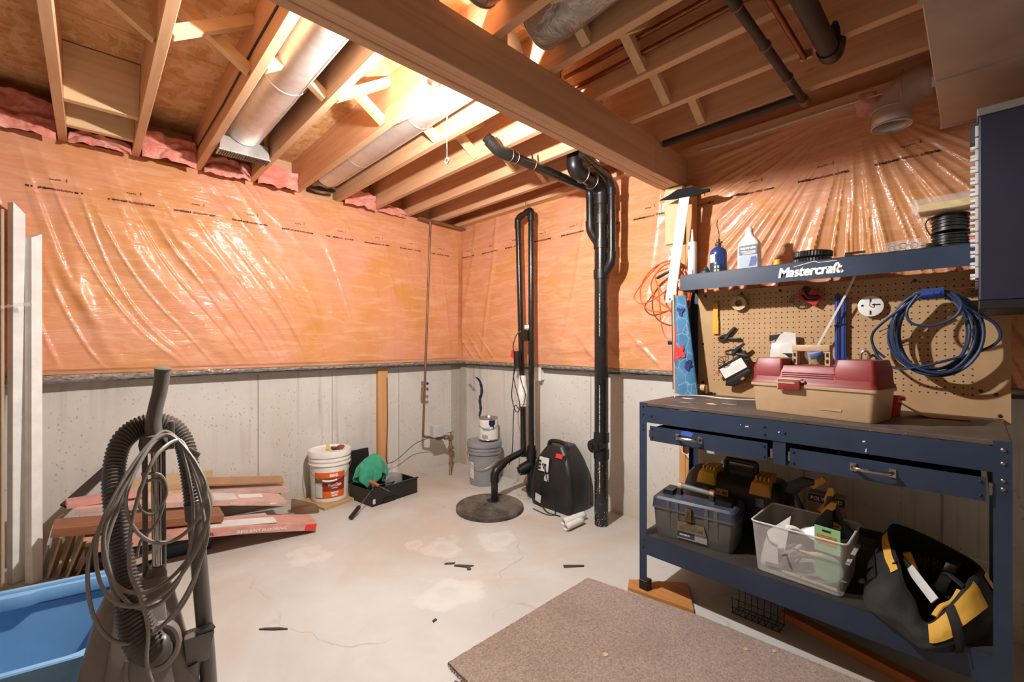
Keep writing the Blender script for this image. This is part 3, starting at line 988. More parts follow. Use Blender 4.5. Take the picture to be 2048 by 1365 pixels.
# clean-out fitting near the floor
MB().tube(rel((SX, SY, 0.535), (SX - .06, SY + .012, 0.53)), 0.046, 24).build('cleanout_neck', M_ABSF, st)
co = MB().tube(rel((SX - .055, SY + .011, 0.53), (SX - .085, SY + .017, 0.529)), 0.041, 24).build('cleanout_plug', M_ABSF, st)
MB(frame((SX - .085 - SX, .017, 0.529), (0, 1, 0))).box((-.012, -.0, -.012), (.012, .014, .012)).build('plug_nut', M_ABSF, co, smooth=False)
text_mesh('pipe_print', 'ABS DWV 3 ASTM D 2661', M_PRINT, sframe((-0.0325, 0.0325, 0.80), (0, 0, 1), (0.7, 0.7, 0)) @ Matrix.Identity(4), width=0.55, height=0.006, depth=0.0012, parent=st) if False else None
m = MB()
r = random.Random(3)
for z0, z1 in ((0.62, 0.93), (1.25, 1.52), (0.22, 0.42)):
    z = z0
    while z < z1:
        h = r.uniform(0.004, 0.010); a = PI + 0.35
        p = Vector((math.cos(a), math.sin(a), 0)); q = Vector((-math.sin(a), math.cos(a), 0))
        b = p * 0.0460; w = r.uniform(.002, .0035)
        m.face([m.addv(b + q * w + Vector((0, 0, z))), m.addv(b - q * w + Vector((0, 0, z))), m.addv(b - q * w + Vector((0, 0, z + h))), m.addv(b + q * w + Vector((0, 0, z + h)))])
        z += h + r.uniform(0.001, 0.005)
tag(m.build('pipe_print', M_PRINT, st, smooth=False), kind='stuff')
m = MB()
for k in range(90):
    a = r.uniform(PI * .75, PI * 1.6); z = r.choice((r.uniform(0, .1), r.uniform(0, .45), r.uniform(.4, .62)))
    p = Vector((math.cos(a), math.sin(a), 0)); q = Vector((-math.sin(a), math.cos(a), 0)); s = r.uniform(.0012, .0035)
    b = p * 0.0462 + Vector((0, 0, z))
    m.face([m.addv(b + q * s), m.addv(b + Vector((0, 0, s))), m.addv(b - q * s), m.addv(b - Vector((0, 0, s * 1.3)))])
tag(m.build('plaster_specks', M_PRINT, st, smooth=False), kind='stuff')
# two-inch branch crossing under the joists, dropping beside the stack
MB().tube(pipe_path(rel((1.58, 1.865, 2.345), (1.66, 1.853, 2.288), (2.30, 1.83, 2.262), (2.452, 1.805, 2.255), (2.455, 1.802, 1.975), (2.455, 1.755, 1.90)), 0.055, 7), 0.0285, 20).build('branch_pipe', M_ABS, st)
MB().tube(pipe_path(rel((1.60, 1.864, 2.332), (1.66, 1.853, 2.288), (1.76, 1.849, 2.284)), 0.05, 7), 0.034, 20).build('branch_bend', M_ABSF, st)
MB().tube(pipe_path(rel((2.455, 1.802, 2.03), (2.455, 1.80, 1.965), (2.455, 1.745, 1.885)), 0.05, 6), 0.034, 20).build('branch_wye', M_ABSF, st)
for x in (1.745, 1.79):
    MB().torus((x - SX, 1.848 - SY, 2.284), 0.0345, 0.0018, 20, 6, 'x').build('cement_ring', M_WIRE, st)
MB().torus((1.93 - SX, 1.843 - SY, 2.278), 0.032, 0.003, 20, 6, 'x').build('hanger_strap', M_COPPER, st)
MB().beam((1.93 - SX, 1.843 - SY, 2.30), (1.93 - SX, 1.85 - SY, 2.36), 0.012, 0.002, (1, 0, 0)).build('hanger_strap', M_COPPER, st, smooth=False)
# thinner branch on the workbench side
MB().tube(pipe_path(rel((2.08, 1.59, 2.315), (2.40, 1.625, 2.275), (2.452, 1.632, 2.225), (2.455, 1.633, 1.735), (2.455, 1.69, 1.66)), 0.05, 7), 0.0245, 18).build('vent_branch', M_ABS, st)
MB().tube(pipe_path(rel((2.455, 1.633, 1.80), (2.455, 1.634, 1.735), (2.455, 1.70, 1.65)), 0.05, 6), 0.030, 18).build('vent_wye', M_ABSF, st)
MB().tube(rel((2.4545, 1.633, 2.17), (2.4535, 1.633, 2.215)), 0.029, 18).build('vent_coupling', M_ABSF, st)

# ---- sump: lid, discharge pipe, check valve, twin risers
lid = thing('sump_pit_cover', 'round dark grey sump pit cover on the floor', 'cover', (2.095, 2.43, 0))
def lidmat():
    t = NT('dusty black rubber lid')
    n = t.noise(t.co(), 30, 6, 0.7); n2 = t.noise(t.co(), 7, 4)
    t.base(t.mix(t.ramp(n2, [(0.4, (0, 0, 0)), (0.7, (0.7, 0.7, 0.7))]), t.ramp(n, [(0.35, '#35312d'), (0.65, '#5d564f')]), '#857b70'))
    t.set(rough=0.85, spec=0.2); t.bump(n, 0.7, 0.006)
    return t.m
M_LID = lidmat()
MB().lathe([(0.238, 0.0), (0.243, 0.004), (0.243, 0.026), (0.236, 0.034), (0.05, 0.036)], 56).build('cover_disc', M_LID, lid)
MB().lathe([(0.052, 0.0362), (0.048, 0.0375), (0.001, 0.0375)], 24, (0.075, 0.045, 0), capt=False).build('pipe_hole', M_ABSF, lid)
sp = thing('sump_discharge', 'black sump discharge piping with twin tall risers and a white check valve', 'pipe', (2.5, 2.47, 0))
def rs(*p):
    return [Vector(q) - Vector((2.5, 2.47, 0)) for q in p]
MB().tube(pipe_path(rs((2.18, 2.475, 0.03), (2.18, 2.475, 0.245), (2.30, 2.475, 0.31), (2.48, 2.475, 0.345)), 0.06, 7), 0.026, 20).build('pit_pipe', M_ABS, sp)
MB().tube(pipe_path(rs((2.18, 2.475, 0.17), (2.18, 2.475, 0.245), (2.27, 2.475, 0.292)), 0.06, 7), 0.0315, 20).build('pit_bend', M_ABSF, sp)
MB().tube(rs((2.5, 2.487, 0.30), (2.5, 2.495, 0.70)), 0.023, 20).build('left_riser', M_ABS, sp)
MB().tube(pipe_path(rs((2.5, 2.505, 0.93), (2.5, 2.553, 2.205), (2.5, 2.48, 2.232), (2.5, 2.405, 2.245), (2.5, 2.40, 0.36)), 0.045, 7), 0.023, 20).build('twin_riser', M_ABS, sp)
MB().tube(pipe_path(rs((2.5, 2.5515, 2.13), (2.5, 2.553, 2.205), (2.5, 2.50, 2.225)), 0.04, 7), 0.0275, 20).build('top_bend', M_ABSF, sp)
MB().tube(pipe_path(rs((2.5, 2.46, 2.236), (2.5, 2.405, 2.245), (2.5, 2.404, 2.16)), 0.04, 7), 0.0275, 20).build('top_bend', M_ABSF, sp)
MB().tube([(0, -0.005, 2.235), (0, -0.005, 2.33)], 0.004, 6).build('hanger_rod', M_COPPERD, sp)
M_PVC = plain('white pvc', '#eeebe6', 0.3)
MB().lathe([(0.030, 0), (0.030, 0.035), (0.036, 0.05), (0.040, 0.075), (0.040, 0.12), (0.036, 0.15), (0.030, 0.19), (0.028, 0.245)], 24, (0, 0.031, 0.70)).build('check_valve', M_PVC, sp)
for z in (0.725, 0.765):
    MB().torus((0, 0.031, z + .0), 0.034, 0.004, 24, 6).build('valve_band', M_PVC, sp)
MB().tube(rs((2.5, 2.400, 0.02), (2.5, 2.400, 0.40)), 0.034, 20).build('tee_pipe', M_ABSF, sp)
MB().tube(rs((2.5, 2.400, 0.30), (2.5, 2.400, 0.365)), 0.041, 20).build('tee_collar', M_ABSF, sp)
MB().tube(rs((2.5, 2.415, 0.245), (2.43, 2.44, 0.215)), 0.045, 20).build('trap_body', M_ABSF, sp)
tp = MB().tube(rs((2.432, 2.439, 0.216), (2.41, 2.447, 0.207)), 0.036, 20).build('trap_plug', M_ABSF, sp)
MB().tube(rs((2.41, 2.447, 0.207), (2.402, 2.45, 0.204)), 0.014, 6).build('plug_nut', M_ABSF, tp)
MB().tube(pipe_path(rs((2.5, 2.40, 0.10), (2.5, 2.40, 0.04), (2.52, 2.36, 0.03)), 0.05, 5), 0.046, 20).build('tee_foot', M_ABSF, sp)
# control box, alarm tag and cords hung on the risers
cb = thing('pump_switch', 'small black pump switch box wired between the twin risers', 'switch box', (2.47, 2.45, 1.22))
MB().box((-.012, -0.042, 0.0), (.05, 0.03, 0.085)).build('switch_body', M_ABSF, cb, smooth=False, bevel=0.005)
MB().box((0.0, -0.045, 0.095), (.03, 0.0, 0.125)).build('plug_head', M_PVC, cb, smooth=False, bevel=0.004)
MB().tube(smooth_path([(0, 0.02, 0.08), (-.03, 0.055, 0.05), (-.035, 0.09, -0.05), (-.03, 0.06, -0.16), (-.035, 0.09, -0.30), (-.04, 0.10, -0.45), (-.035, 0.055, -0.56), (-.03, 0.02, -0.50), (-.04, 0.08, -0.28), (-.03, 0.045, -0.16)], 8), 0.0035, 7).build('power_cord', M_ABSF, cb)
MB().tube(smooth_path([(-.028, 0.05, -0.15), (-.04, 0.0, -0.30), (-.04, -0.05, -0.42), (-.04, 0.0, -0.54), (-.04, 0.07, -0.52), (-.03, 0.10, -0.80), (-.02, 0.12, -0.9), (-.02, 0.15, -1.0)], 8), 0.0035, 7).build('power_cord', M_ABSF, cb)
MB().tube([(-.03, 0.05, -0.08), (-.03, 0.046, -0.2)], 0.03, 12).build('tape_wrap', M_ABSF, cb)
tg = thing('warning_tag', 'small red tag tied to the left sump riser', 'tag', (2.44, 2.545, 1.115), (0, 0, 0))
MB(sframe((0, 0, 0), (0, -0.94, -0.33), (0, -.33, .94))).box((-0.025, -0.03, 0), (0.025, 0.03, 0.0012)).build('tag_card', M_RED, tg, smooth=False)
MB().tube([(0.0, -0.008, 0.027), (0.03, -0.03, 0.05)], 0.0012, 5).build('tag_string', M_WIRE, tg)
ob = thing('outlet_box', 'white electrical outlet box on the concrete wall behind the risers', 'outlet', (XB, 2.475, 0.955))
MB().box((-0.05, -0.036, -0.055), (0.0, 0.036, 0.055)).build('box_body', M_PVC, ob, smooth=False, bevel=0.006)
MB().box((-0.056, -0.04, -0.06), (-0.05, 0.04, 0.06)).build('cover_plate', M_PVC, ob, smooth=False, bevel=0.003)
MB().tube(smooth_path([(-.04, 0, -.05), (-.035, .01, -.25), (-.03, .02, -.5), (-.04, .05, -.72), (-.06, .04, -.86)], 6), 0.003, 6).build('outlet_cord', M_CABLE, ob)

# ---- backup battery unit
bu = thing('backup_unit', 'black rounded battery backup unit with a red sticker on its top', 'battery unit', (2.40, 1.93, 0))
M_BU = plain('black textured plastic', '#211f1f', 0.42, 0, 0.2, 25, 0.5, 0.15)
prof = []
H = 0.45; W = 0.40; D = 0.25
rings = []
for k in range(13):
    f = k / 12
    z = H * (1 - (1 - f) ** 1.0)
    t = max(0, (f - 0.35) / 0.65)
    w = W * (1 - 0.60 * t ** 2.2) ; d = D * (1 - 0.30 * t ** 2.0)
    if k == 0:
        w *= 0.96; d *= 0.96
    rings.append([(x + D / 2 + 0.02 * t, y + W / 2, z) for x, y in rrect(d, w, 0.045, 5)])
MB().loft(rings).build('case', M_BU, bu, angle=0.8)
MB().tube(smooth_path([(0.10, 0.11, 0.435), (0.10, 0.13, 0.468), (0.10, 0.2, 0.478), (0.10, 0.27, 0.468), (0.10, 0.29, 0.435)], 5), 0.015, 10).build('carry_handle', M_BU, bu)
for y in (0.035, 0.275):
    MB().beam((0.012, y + 0.03, 0.06), (0.05, y + (0.06 if y < .1 else 0.0), 0.40), 0.03, 0.03, (1, 0, 0)).build('case_rib', M_BU, bu, bevel=0.008)
M_PANEL = plain('white printed panel', '#d9d6d2', 0.5)
pn = MB(sframe((0.010, 0.255, 0.315), (0, -1, 0), (0.15, 0, 1))).box((-0.045, -0.05, 0), (0.045, 0.05, 0.006)).build('control_panel', M_PANEL, bu, smooth=False)
for i, (a, b) in enumerate(((-.03, .02), (-.03, -.005), (-.03, -.03), (0.0, 0.0), (.02, 0.0), (0.01, -.02))):
    MB(sframe((0.007, 0.255, 0.315), (0, -1, 0), (0.15, 0, 1))).lathe([(0.008, 0.005), (0.008, 0.012)], 10, (a, b, 0)).build('terminal', M_ABSF, pn)
MB(sframe((0.001, 0.225, 0.225), (0, -1, 0), (0.05, 0, 1))).box((-0.02, -0.025, 0), (0.02, 0.025, 0.003)).build('rating_label', M_PANEL, bu, smooth=False)
MB(sframe((0.032, 0.128, 0.392), (0, -1, 0), (0.32, 0, 1))).box((-0.03, -0.016, 0), (0.03, 0.016, 0.004)).build('red_sticker', M_RED, bu, smooth=False)
MB().tube(smooth_path([(-.005, .25, .32), (-.02, .22, .26), (-.03, .26, .17), (-.03, .25, .06), (-.05, .2, .02), (-.06, .15, .006), (-.05, .05, .008)], 7), 0.0035, 6).build('battery_lead', M_ABSF, bu)
MB().tube(smooth_path([(-.005, .235, .32), (-.02, .20, .22), (-.03, .14, .10), (-.05, .1, .01), (-.09, .14, .006), (-.08, .28, .006)], 7), 0.003, 6).build('battery_lead', M_ABSF, bu)
MB(sframe((-0.035, 0.275, 0.075), (0, -0.96, -0.2), (-.1, -.2, 0.96))).box((-0.028, -0.03, 0), (0.028, 0.03, 0.001)).build('paper_tag', M_PANEL, bu, smooth=False)

# rolled white sheets between unit and stack
M_PAPER = plain('white paper', '#e6e2db', 0.8)
def roll(loc, dirv, L, r, label):
    R = thing('paper_roll', label, 'paper roll', loc)
    d = Vector(dirv).normalized(); s = d.cross(Vector((0, 0, 1))).normalized(); u = Vector((0, 0, 1))
    m = MB()
    def fn(a, b):
        th = a * 2 * PI * 2.3; rr = r * (1 - 0.42 * a)
        return Vector((0, 0, r)) + d * (L * b) + s * (rr * math.cos(th)) + u * (rr * math.sin(th))
    m.grid(fn, 44, 6)
    m.build('sheet', M_PAPER, R, thick=0.0015)
    return R
roll((2.25, 1.87, 0.0), (0.6, -0.05, 0.0), 0.20, 0.026, 'loosely rolled white paper on the floor beside the drain stack')
roll((2.20, 1.81, 0.0), (0.62, 0.0, 0.0), 0.17, 0.024, 'front one of two white paper rolls at the foot of the stack')

# ---- copper riser, valves and meter on the other wall
ri = thing('copper_riser', 'thin copper water pipe rising along the plastic to the ceiling', 'pipe', (2.17, 3.42, 0))
def rr_(*p):
    return [Vector(q) - Vector((2.17, 3.42, 0)) for q in p]
MB().tube(pipe_path(rr_((2.10, 3.40, 2.315), (2.225, 3.40, 2.305), (2.165, 3.43, 0.36), (2.25, 3.43, 0.345)), 0.03, 6), 0.0105, 14).build('riser_pipe', M_COPPERD, ri)
MB().tube(rr_((2.10, 3.40, 2.315), (2.62, 3.40, 2.30)), 0.0105, 12).build('ceiling_pipe', M_COPPERD, ri)
M_BRONZE = plain('bronze valve', '#94765e', 0.5, 0.35, 0.35, 25)
M_VALVEB = plain('blue valve handle', '#2c3f8f', 0.4)
for (z, mat) in ((0.84, M_VALVEB), (0.79, M_BRONZE)):
    x = 0.015 - 0.03 * (1 - z / 2.3)
    v = MB().tube([(x - .005, 0.0, z - 0.02), (x - .005, 0.0, z + 0.02)], 0.017, 12).build('valve_body', M_BRONZE, ri)
    MB().tube([(x, 0, z), (x + 0.02, -0.03, z)], 0.006, 8).build('valve_stem', M_BRONZE, v)
    for a in range(3):
        an = a * PI / 3
        MB().beam((x + .02 - .016 * math.cos(an), -.032, z - .016 * math.sin(an)), (x + .02 + .016 * math.cos(an), -.032, z + .016 * math.sin(an)), 0.006, 0.005, (0, 1, 0)).build('valve_handle', mat, v)
MB().tube(pipe_path(rr_((2.24, 3.43, 0.345), (2.40, 3.40, 0.325), (2.42, 3.37, 0.32), (2.42, 3.36, 0.18)), 0.03, 6), 0.0155, 14).build('meter_pipe', M_BRONZE, ri)
for (p, q, r) in (((2.30, 3.42, 0.337), (2.345, 3.412, 0.332), 0.027), ((2.38, 3.405, 0.328), (2.41, 3.395, 0.325), 0.024), ((2.42, 3.36, 0.31), (2.42, 3.36, 0.345), 0.026), ((2.42, 3.36, 0.22), (2.42, 3.36, 0.25), 0.025), ((2.42, 3.36, 0.17), (2.42, 3.36, 0.20), 0.022)):
    MB().tube(rr_(p, q), r, 8).build('union_nut', M_BRONZE, ri, angle=0.3)
MB().tube(pipe_path(rr_((2.42, 3.36, 0.19), (2.41, 3.34, 0.10), (2.37, 3.30, -0.02)), 0.05, 5), 0.013, 12).build('service_pipe', M_COPPERD, ri)
MB().tube(rr_((2.42, 3.36, 0.345), (2.42, 3.36, 0.375)), 0.006, 8).build('valve_stem', M_BRONZE, ri)
MB().beam((2.42 - 2.17 - .045, -.06, .375), (2.42 - 2.17 + .03, -.06, .375), 0.012, 0.004).build('lever', M_WIRE, ri, smooth=False)
M_METER = plain('pale grey meter plastic', '#c9c6c4', 0.45)
mt = MB().box((0.06, -0.07, 0.35), (0.165, 0.0, 0.46)).build('meter_box', M_METER, ri, smooth=False, bevel=0.008)
MB().tube([(0.165, -0.03, 0.38), (0.195, -0.03, 0.37)], 0.026, 14).build('meter_dial', M_METER, mt)
MB().tube(smooth_path(rr_((2.23, 3.40, 0.35), (2.10, 3.46, 0.30), (1.98, 3.5, 0.2), (1.90, 3.52, 0.16), (1.86, 3.53, 0.20), (1.875, 3.535, 0.5), (1.87, 3.535, 0.9)), 7), 0.003, 6).build('meter_wire', M_DARKPIPE, ri)
# furring stud on that wall, below the plastic
sd = MB().box((1.800, YA - 0.045, 0.0), (1.889, YA, 0.984)).build('wall_stud', M_STUD, smooth=False, bevel=0.003, bseg=1)
tag(sd, 'upright bare wooden stud on the concrete wall behind the green cloth', 'stud')
# ================================================================== THINGS ON THE FLOOR
M_WHITEP = plain('white hdpe pail', '#ece8e2', 0.38)
M_GREYP = plain('grey hdpe pail', '#8f8f90', 0.42)
M_ORANGE = plain('orange print', '#e8641e', 0.5)
M_REDBROWN = plain('red brown print', '#8e2f22', 0.5)
M_SILVER = plain('pale print panel', '#d9d9d6', 0.5)
M_LET = plain('white lettering', '#f4f2ee', 0.5)
M_GREENPR = plain('green foliage print', '#5d6f3c', 0.6, 0, 0.6, 40)
M_BLACKP = plain('black moulded plastic', '#1c1b1a', 0.4)

def pail(name, label, loc, rb, rt, h, mat, lidmat, rotz=0):
    P = thing(name, label, 'bucket', loc, (0, 0, rotz))
    MB().lathe([(rb * .97, 0), (rb, 0.006), (rb + (rt - rb) * .7, h * .72), (rt + .004, h * .72 + .001), (rt + .005, h * .745), (rt + .001, h * .75),
                (rt, h * .80), (rt + .005, h * .802), (rt + .006, h * .83), (rt + .001, h * .835), (rt, h * .90)], 48).build('pail_body', mat, P, angle=0.5)
    MB().lathe([(rt + .001, h * .885), (rt + .009, h * .89), (rt + .010, h * .965), (rt + .006, h), (rt - .004, h), (rt - .010, h * .975), (.002, h * .97)], 48, capt=True).build('pail_lid', lidmat, P, angle=0.5)
    return P
def wrap(mb, r0, r1, z0, z1, a0, a1, eps=0.0015, n=16):
    def fn(u, v):
        a = a0 + (a1 - a0) * u; z = z0 + (z1 - z0) * v
        r = r0 + (r1 - r0) * v + eps
        return (r * math.cos(a), r * math.sin(a), z)
    return mb.grid(fn, n, 2)
def wrap_text(name, txt, mat, r, zc, ac, width, height, parent, bold=0.02, eps=0.0025, shear=0):
    o = text_mesh(name, txt, mat, Matrix.Identity(4), width=width, height=height, parent=parent, bold=bold, shear=shear)
    for v in o.data.vertices:
        x, y = v.co.x, v.co.y
        a = ac + x / r
        v.co = ((r + eps) * math.cos(a), (r + eps) * math.sin(a), zc + y)
    return o
# wood-stain bucket on a scrap board
bd = MB(Matrix.Translation((1.34, 3.43, 0)) @ Matrix.Rotation(0.25, 4, 'Z')).box((-0.17, -0.17, 0.0), (0.125, 0.13, 0.018)).build('scrap_board', wood('scrap ply', '#c9a87c', '#b08c5c', 0), smooth=False)
tag(bd, 'flat scrap board under the white wood stain bucket', 'board')
BK = pail('wood_stain_bucket', 'white wood stain bucket with an orange label standing on a scrap board', (1.335, 3.43, 0.0185), 0.130, 0.146, 0.375, M_WHITEP, M_WHITEP, 0)
fa = math.atan2(-3.43, -1.335)             # the side turned to the room
def rz(z): return 0.130 + 0.016 * z / 0.375
lb = wrap(MB(), rz(.035), rz(.225), 0.035, 0.225, fa - 0.82, fa + 0.82).build('label', M_REDBROWN, BK)
wrap(MB(), rz(.185), rz(.225), 0.185, 0.225, fa - 0.82, fa + 0.82, 0.002).build('label_band', M_ORANGE, lb)
wrap(MB(), rz(.037), rz(.085), 0.037, 0.085, fa - 0.35, fa + 0.82, 0.002).build('label_band', M_ORANGE, lb)
wrap(MB(), rz(.16), rz(.185), 0.16, 0.185, fa - 0.82, fa - 0.1, 0.002).build('label_picture', M_GREENPR, lb)
wrap(MB(), rz(.04), rz(.15), 0.04, 0.15, fa - 0.80, fa - 0.38, 0.0022).build('label_panel', M_SILVER, lb)
wrap_text('lettering', 'BEHR', M_LET, rz(.2), 0.203, fa + 0.22, 0.062, 0.022, lb, 0.03)
wrap_text('lettering', 'Wood Stain', M_LET, rz(.13), 0.132, fa + 0.25, 0.098, 0.024, lb, 0.02)
for z, w in ((0.105, 0.04), (0.072, 0.055), (0.062, 0.05), (0.047, 0.04)):
    wrap(MB(), rz(z), rz(z + .005), z, z + .006 if z > .06 else z + .01, fa + 0.25 - w / .26, fa + 0.25 + w / .26, 0.0026).build('small_print', M_LET, lb)
hb = []
for k in range(21):
    a = fa - 1.5 + 3.0 * k / 20
    s = math.sin(PI * k / 20)
    hb.append(((rz(.3) + .012 + .012 * s) * math.cos(a), (rz(.3) + .012 + .012 * s) * math.sin(a), 0.30 - 0.13 * s))
MB().tube(hb, 0.0022, 6).build('wire_bail', M_WIRE, BK)
MB().tube(hb[8:13], 0.007, 8).build('bail_grip', M_WHITEP, BK)
M_YEL = plain('pale yellow sponge', '#d8cf7a', 0.9, 0, 0.3)
M_RUST = plain('rust brown leaf', '#8a4a26', 0.8, 0, 0.4)
sg = MB(Matrix.Translation((1.33, 3.42, 0.385)) @ Matrix.Rotation(0.4, 4, 'Z')).prism([(-.03, -.01), (.035, -.012), (.02, .02), (-.02, .025)], 0, 0.006)
sg.hexa([(-.025, 0, 0.005), (.02, 0, 0.005), (.02, .012, 0.005), (-.025, .012, 0.005), (-.018, .01, .045), (.006, .01, .04), (.006, .018, .04), (-.018, .018, .045)])
tag(sg.build('torn_sponge', M_YEL, bevel=0.003), 'torn pale yellow sponge on the white bucket lid', 'sponge')
rg = MB(Matrix.Translation((1.385, 3.40, 0.3835)))
rg.grid(lambda u, v: ((u - .5) * .09, (v - .5) * .05, .012 + .012 * math.sin(7 * u + 3 * v) + .006 * math.sin(19 * v)), 14, 8)
tag(rg.build('dried_rag', M_RUST, thick=0.003), 'crumpled rust brown scrap on the white bucket lid', 'rag')

# grey pail and the paint can on it
GP = pail('grey_pail', 'grey lidded pail beneath the small paint can', (2.465, 2.93, 0), 0.124, 0.142, 0.365, M_GREYP, M_GREYP)
fb = math.atan2(-2.93, -2.465)
wrap(MB(), .127, .133, 0.06, 0.20, fb - 1.35, fb - 0.75, 0.0015).build('label', M_PAPER, GP)
wrap(MB(), .131, .134, 0.205, 0.245, fb - 1.30, fb - 0.95, 0.0015).build('label', M_SPRAY, GP)
hb = []
for k in range(21):
    a = fb - 1.5 + 2.6 * k / 20; s = math.sin(PI * k / 20)
    hb.append(((0.150 + .006 * s) * math.cos(a), (0.150 + .006 * s) * math.sin(a), 0.275 - 0.12 * s))
MB().tube(hb, 0.0022, 6).build('wire_bail', M_WIRE, GP)
PC = thing('paint_can', 'white paint can with navy drips standing on the grey pail', 'paint can', (2.515, 2.935, 0.3655))
M_TIN = plain('tin plate', '#c4beb6', 0.25, 0.9)
M_NAVY = plain('navy paint', '#1d2550', 0.35)
MB().lathe([(0.082, 0), (0.084, 0.004), (0.082, 0.008), (0.082, 0.182), (0.085, 0.186), (0.085, 0.192), (0.076, 0.192), (0.074, 0.186), (0.066, 0.186), (0.064, 0.182), (0.001, 0.182)], 40, capt=False).build('can_body', M_TIN, PC, angle=0.5)
fc = math.atan2(-2.935, -2.515)
lb = wrap(MB(), .082, .082, 0.010, 0.178, 0, 2 * PI, 0.0008, 40).build('paper_label', M_WHITEP, PC)
m = MB()
for (a0, a1, z0, z1) in ((0.05, 0.75, .135, .176), (0.15, 0.6, .12, .14), (.45, .6, .10, .13)):
    wrap(m, .082, .082, z0, z1, fc + a0, fc + a1, 0.0016, 6)
m.build('paint_drip', M_NAVY, PC)
M_BLUEPALE = plain('pale blue print', '#a9b6c9', 0.5)
wrap(MB(), .082, .082, 0.085, 0.11, fc - 0.6, fc + 0.1, 0.0014, 8).build('label_band', M_BLUEPALE, lb)
for k, c in enumerate(('#6b5b45', '#8a9a6a', '#b56a3a', '#9aa7b5')):
    wrap(MB(), .082, .082, 0.018, 0.052 - .006 * (k % 2), fc - 0.65 + k * .16, fc - 0.53 + k * .16, 0.0014, 3).build('label_swatch', plain('swatch %d' % k, c, 0.5), lb)
hb = [((0.086 + .004 * math.sin(PI * k / 16)) * math.cos(fc - 1.45 + 2.9 * k / 16), (0.086 + .004 * math.sin(PI * k / 16)) * math.sin(fc - 1.45 + 2.9 * k / 16), 0.145 - 0.045 * math.sin(PI * k / 16)) for k in range(17)]
MB().tube(hb, 0.0016, 6).build('wire_bail', M_WIRE, PC)

# ---- open black tray with rag, jug and trowel
TR = thing('plastic_tray', 'open black plastic tool tray with its lid raised, beside the wood stain bucket', 'tray', (1.495, 3.05, 0), (0, 0, 0.14))
TW, TD, TH = 0.42, 0.30, 0.115
def tray_walls():
    b = MB(); t = 0.008
    b.box((0, 0, 0), (TW, TD, t))
    b.build('tray_floor', M_BLACKP, TR, smooth=False)
    for lo, hi in (((0, 0, t), (TW, t, TH)), ((0, TD - t, t), (TW, TD, TH)), ((0, t, t), (t, TD - t, TH)), ((TW - t, t, t), (TW, TD - t, TH))):
        MB().box(lo, hi).build('tray_wall', M_BLACKP, TR, smooth=False, bevel=0.002, bseg=1)
tray_walls()
MB().box((-0.006, -0.006, TH), (TW + .006, 0.012, TH + .008)).build('tray_rim', M_BLACKP, TR, smooth=False)
MB().box((0.10, -0.006, 0.0), (0.20, 0.0, 0.035)).build('tray_latch', M_ABSF, TR, smooth=False)
MB(Matrix.Translation((0, TD + .012, TH)) @ Matrix.Rotation(-0.15, 4, 'X')).box((-0.01, 0, 0), (TW * .48, 0.03, 0.24)).build('tray_lid', M_BLACKP, TR, smooth=False, bevel=0.006)
MB(sframe((0.012, -0.0015, 0.05), (1, 0, 0), (0, 0, 1))).box((-.008, -.03, 0), (.014, .005, .001)).build('sticker', M_PANEL, TR, smooth=False)
def glass(name, col, rough=0.15, trans=0.9):
    t = NT(name); n = t.noise(t.co(), 12, 3)
    t.base(t.ramp(n, [(0.3, col), (0.7, '#f2f0ec')])); t.set(rough=rough, spec=0.5, alpha=0.17)
    return t.m
M_CLEAR = glass('cloudy clear plastic', '#cfc8c0', 0.3, 0.75)
JG = thing('plastic_jug', 'cloudy clear plastic jug lying in the black tray under the green cloth', 'jug', (1.765, 3.22, 0.0095))
MB().lathe([(0.05, 0), (0.062, 0.01), (0.066, 0.03), (0.064, 0.13), (0.05, 0.175), (0.028, 0.20), (0.026, 0.225), (0.022, 0.225)], 28, capt=False).build('jug_body', M_CLEAR, JG, thick=0.002)
MB().tube(smooth_path([(-.055, -.03, .15), (-.09, -.05, .14), (-.095, -.05, .08), (-.058, -.03, .05)], 6), 0.008, 8).build('jug_handle', M_CLEAR, JG)
CL = MB()
def cloth(u, v):
    a = 2 * PI * u
    r = v
    R = 0.105 * (1 + 0.22 * math.sin(2 * a + 0.6) + 0.14 * math.sin(5 * a) * r)
    z = 0.335 - 0.20 * (r ** 1.7) * (1 + 0.25 * math.sin(3 * a + 1.0)) + 0.012 * n1(math.cos(a) * r * 4, math.sin(a) * r * 4, 2)
    fold = 0.02 * math.sin(9 * a) * r * r
    rr = R * (min(1, r * 1.5) * 0.85 + 0.15 * r) + fold
    return (1.615 + rr * math.cos(a) * 1.05 - 0.02 * r, 3.26 + rr * math.sin(a) * .8, z)
CL.grid(cloth, 72, 20)
M_CLOTH = NT('green terry cloth')
_n = M_CLOTH.noise(M_CLOTH.co(), 160, 3)
M_CLOTH.base(M_CLOTH.ramp(M_CLOTH.noise(M_CLOTH.co(), 14, 4), [(0.3, '#2f8a6c'), (0.7, '#47a886')])); M_CLOTH.set(rough=0.95, spec=0.1, sheen=0.4); M_CLOTH.bump(_n, 0.5, 0.003)
M_CLOTH = M_CLOTH.m
tag(CL.build('cleaning_cloth', M_CLOTH, angle=1.5, thick=0.003, weld=True), 'green cloth draped over things in the black tray', 'cloth')
SP = thing('spray_bottle', 'clear bottle holding up the green cloth in the black tray', 'bottle', (1.60, 3.265, 0.0165))
MB().lathe([(0.035, 0), (0.04, 0.008), (0.04, 0.18), (0.02, 0.23), (0.014, 0.25), (0.014, 0.30)], 20).build('bottle_body', M_CLEAR, SP)
MB().lathe([(0.017, 0.275), (0.017, 0.305)], 16).build('bottle_cap', M_BLACKP, SP)
WR = thing('wire_basket_scrap', 'tangle of thin wire tools lying in the black tray', 'wire tools', (1.64, 3.13, 0.06))
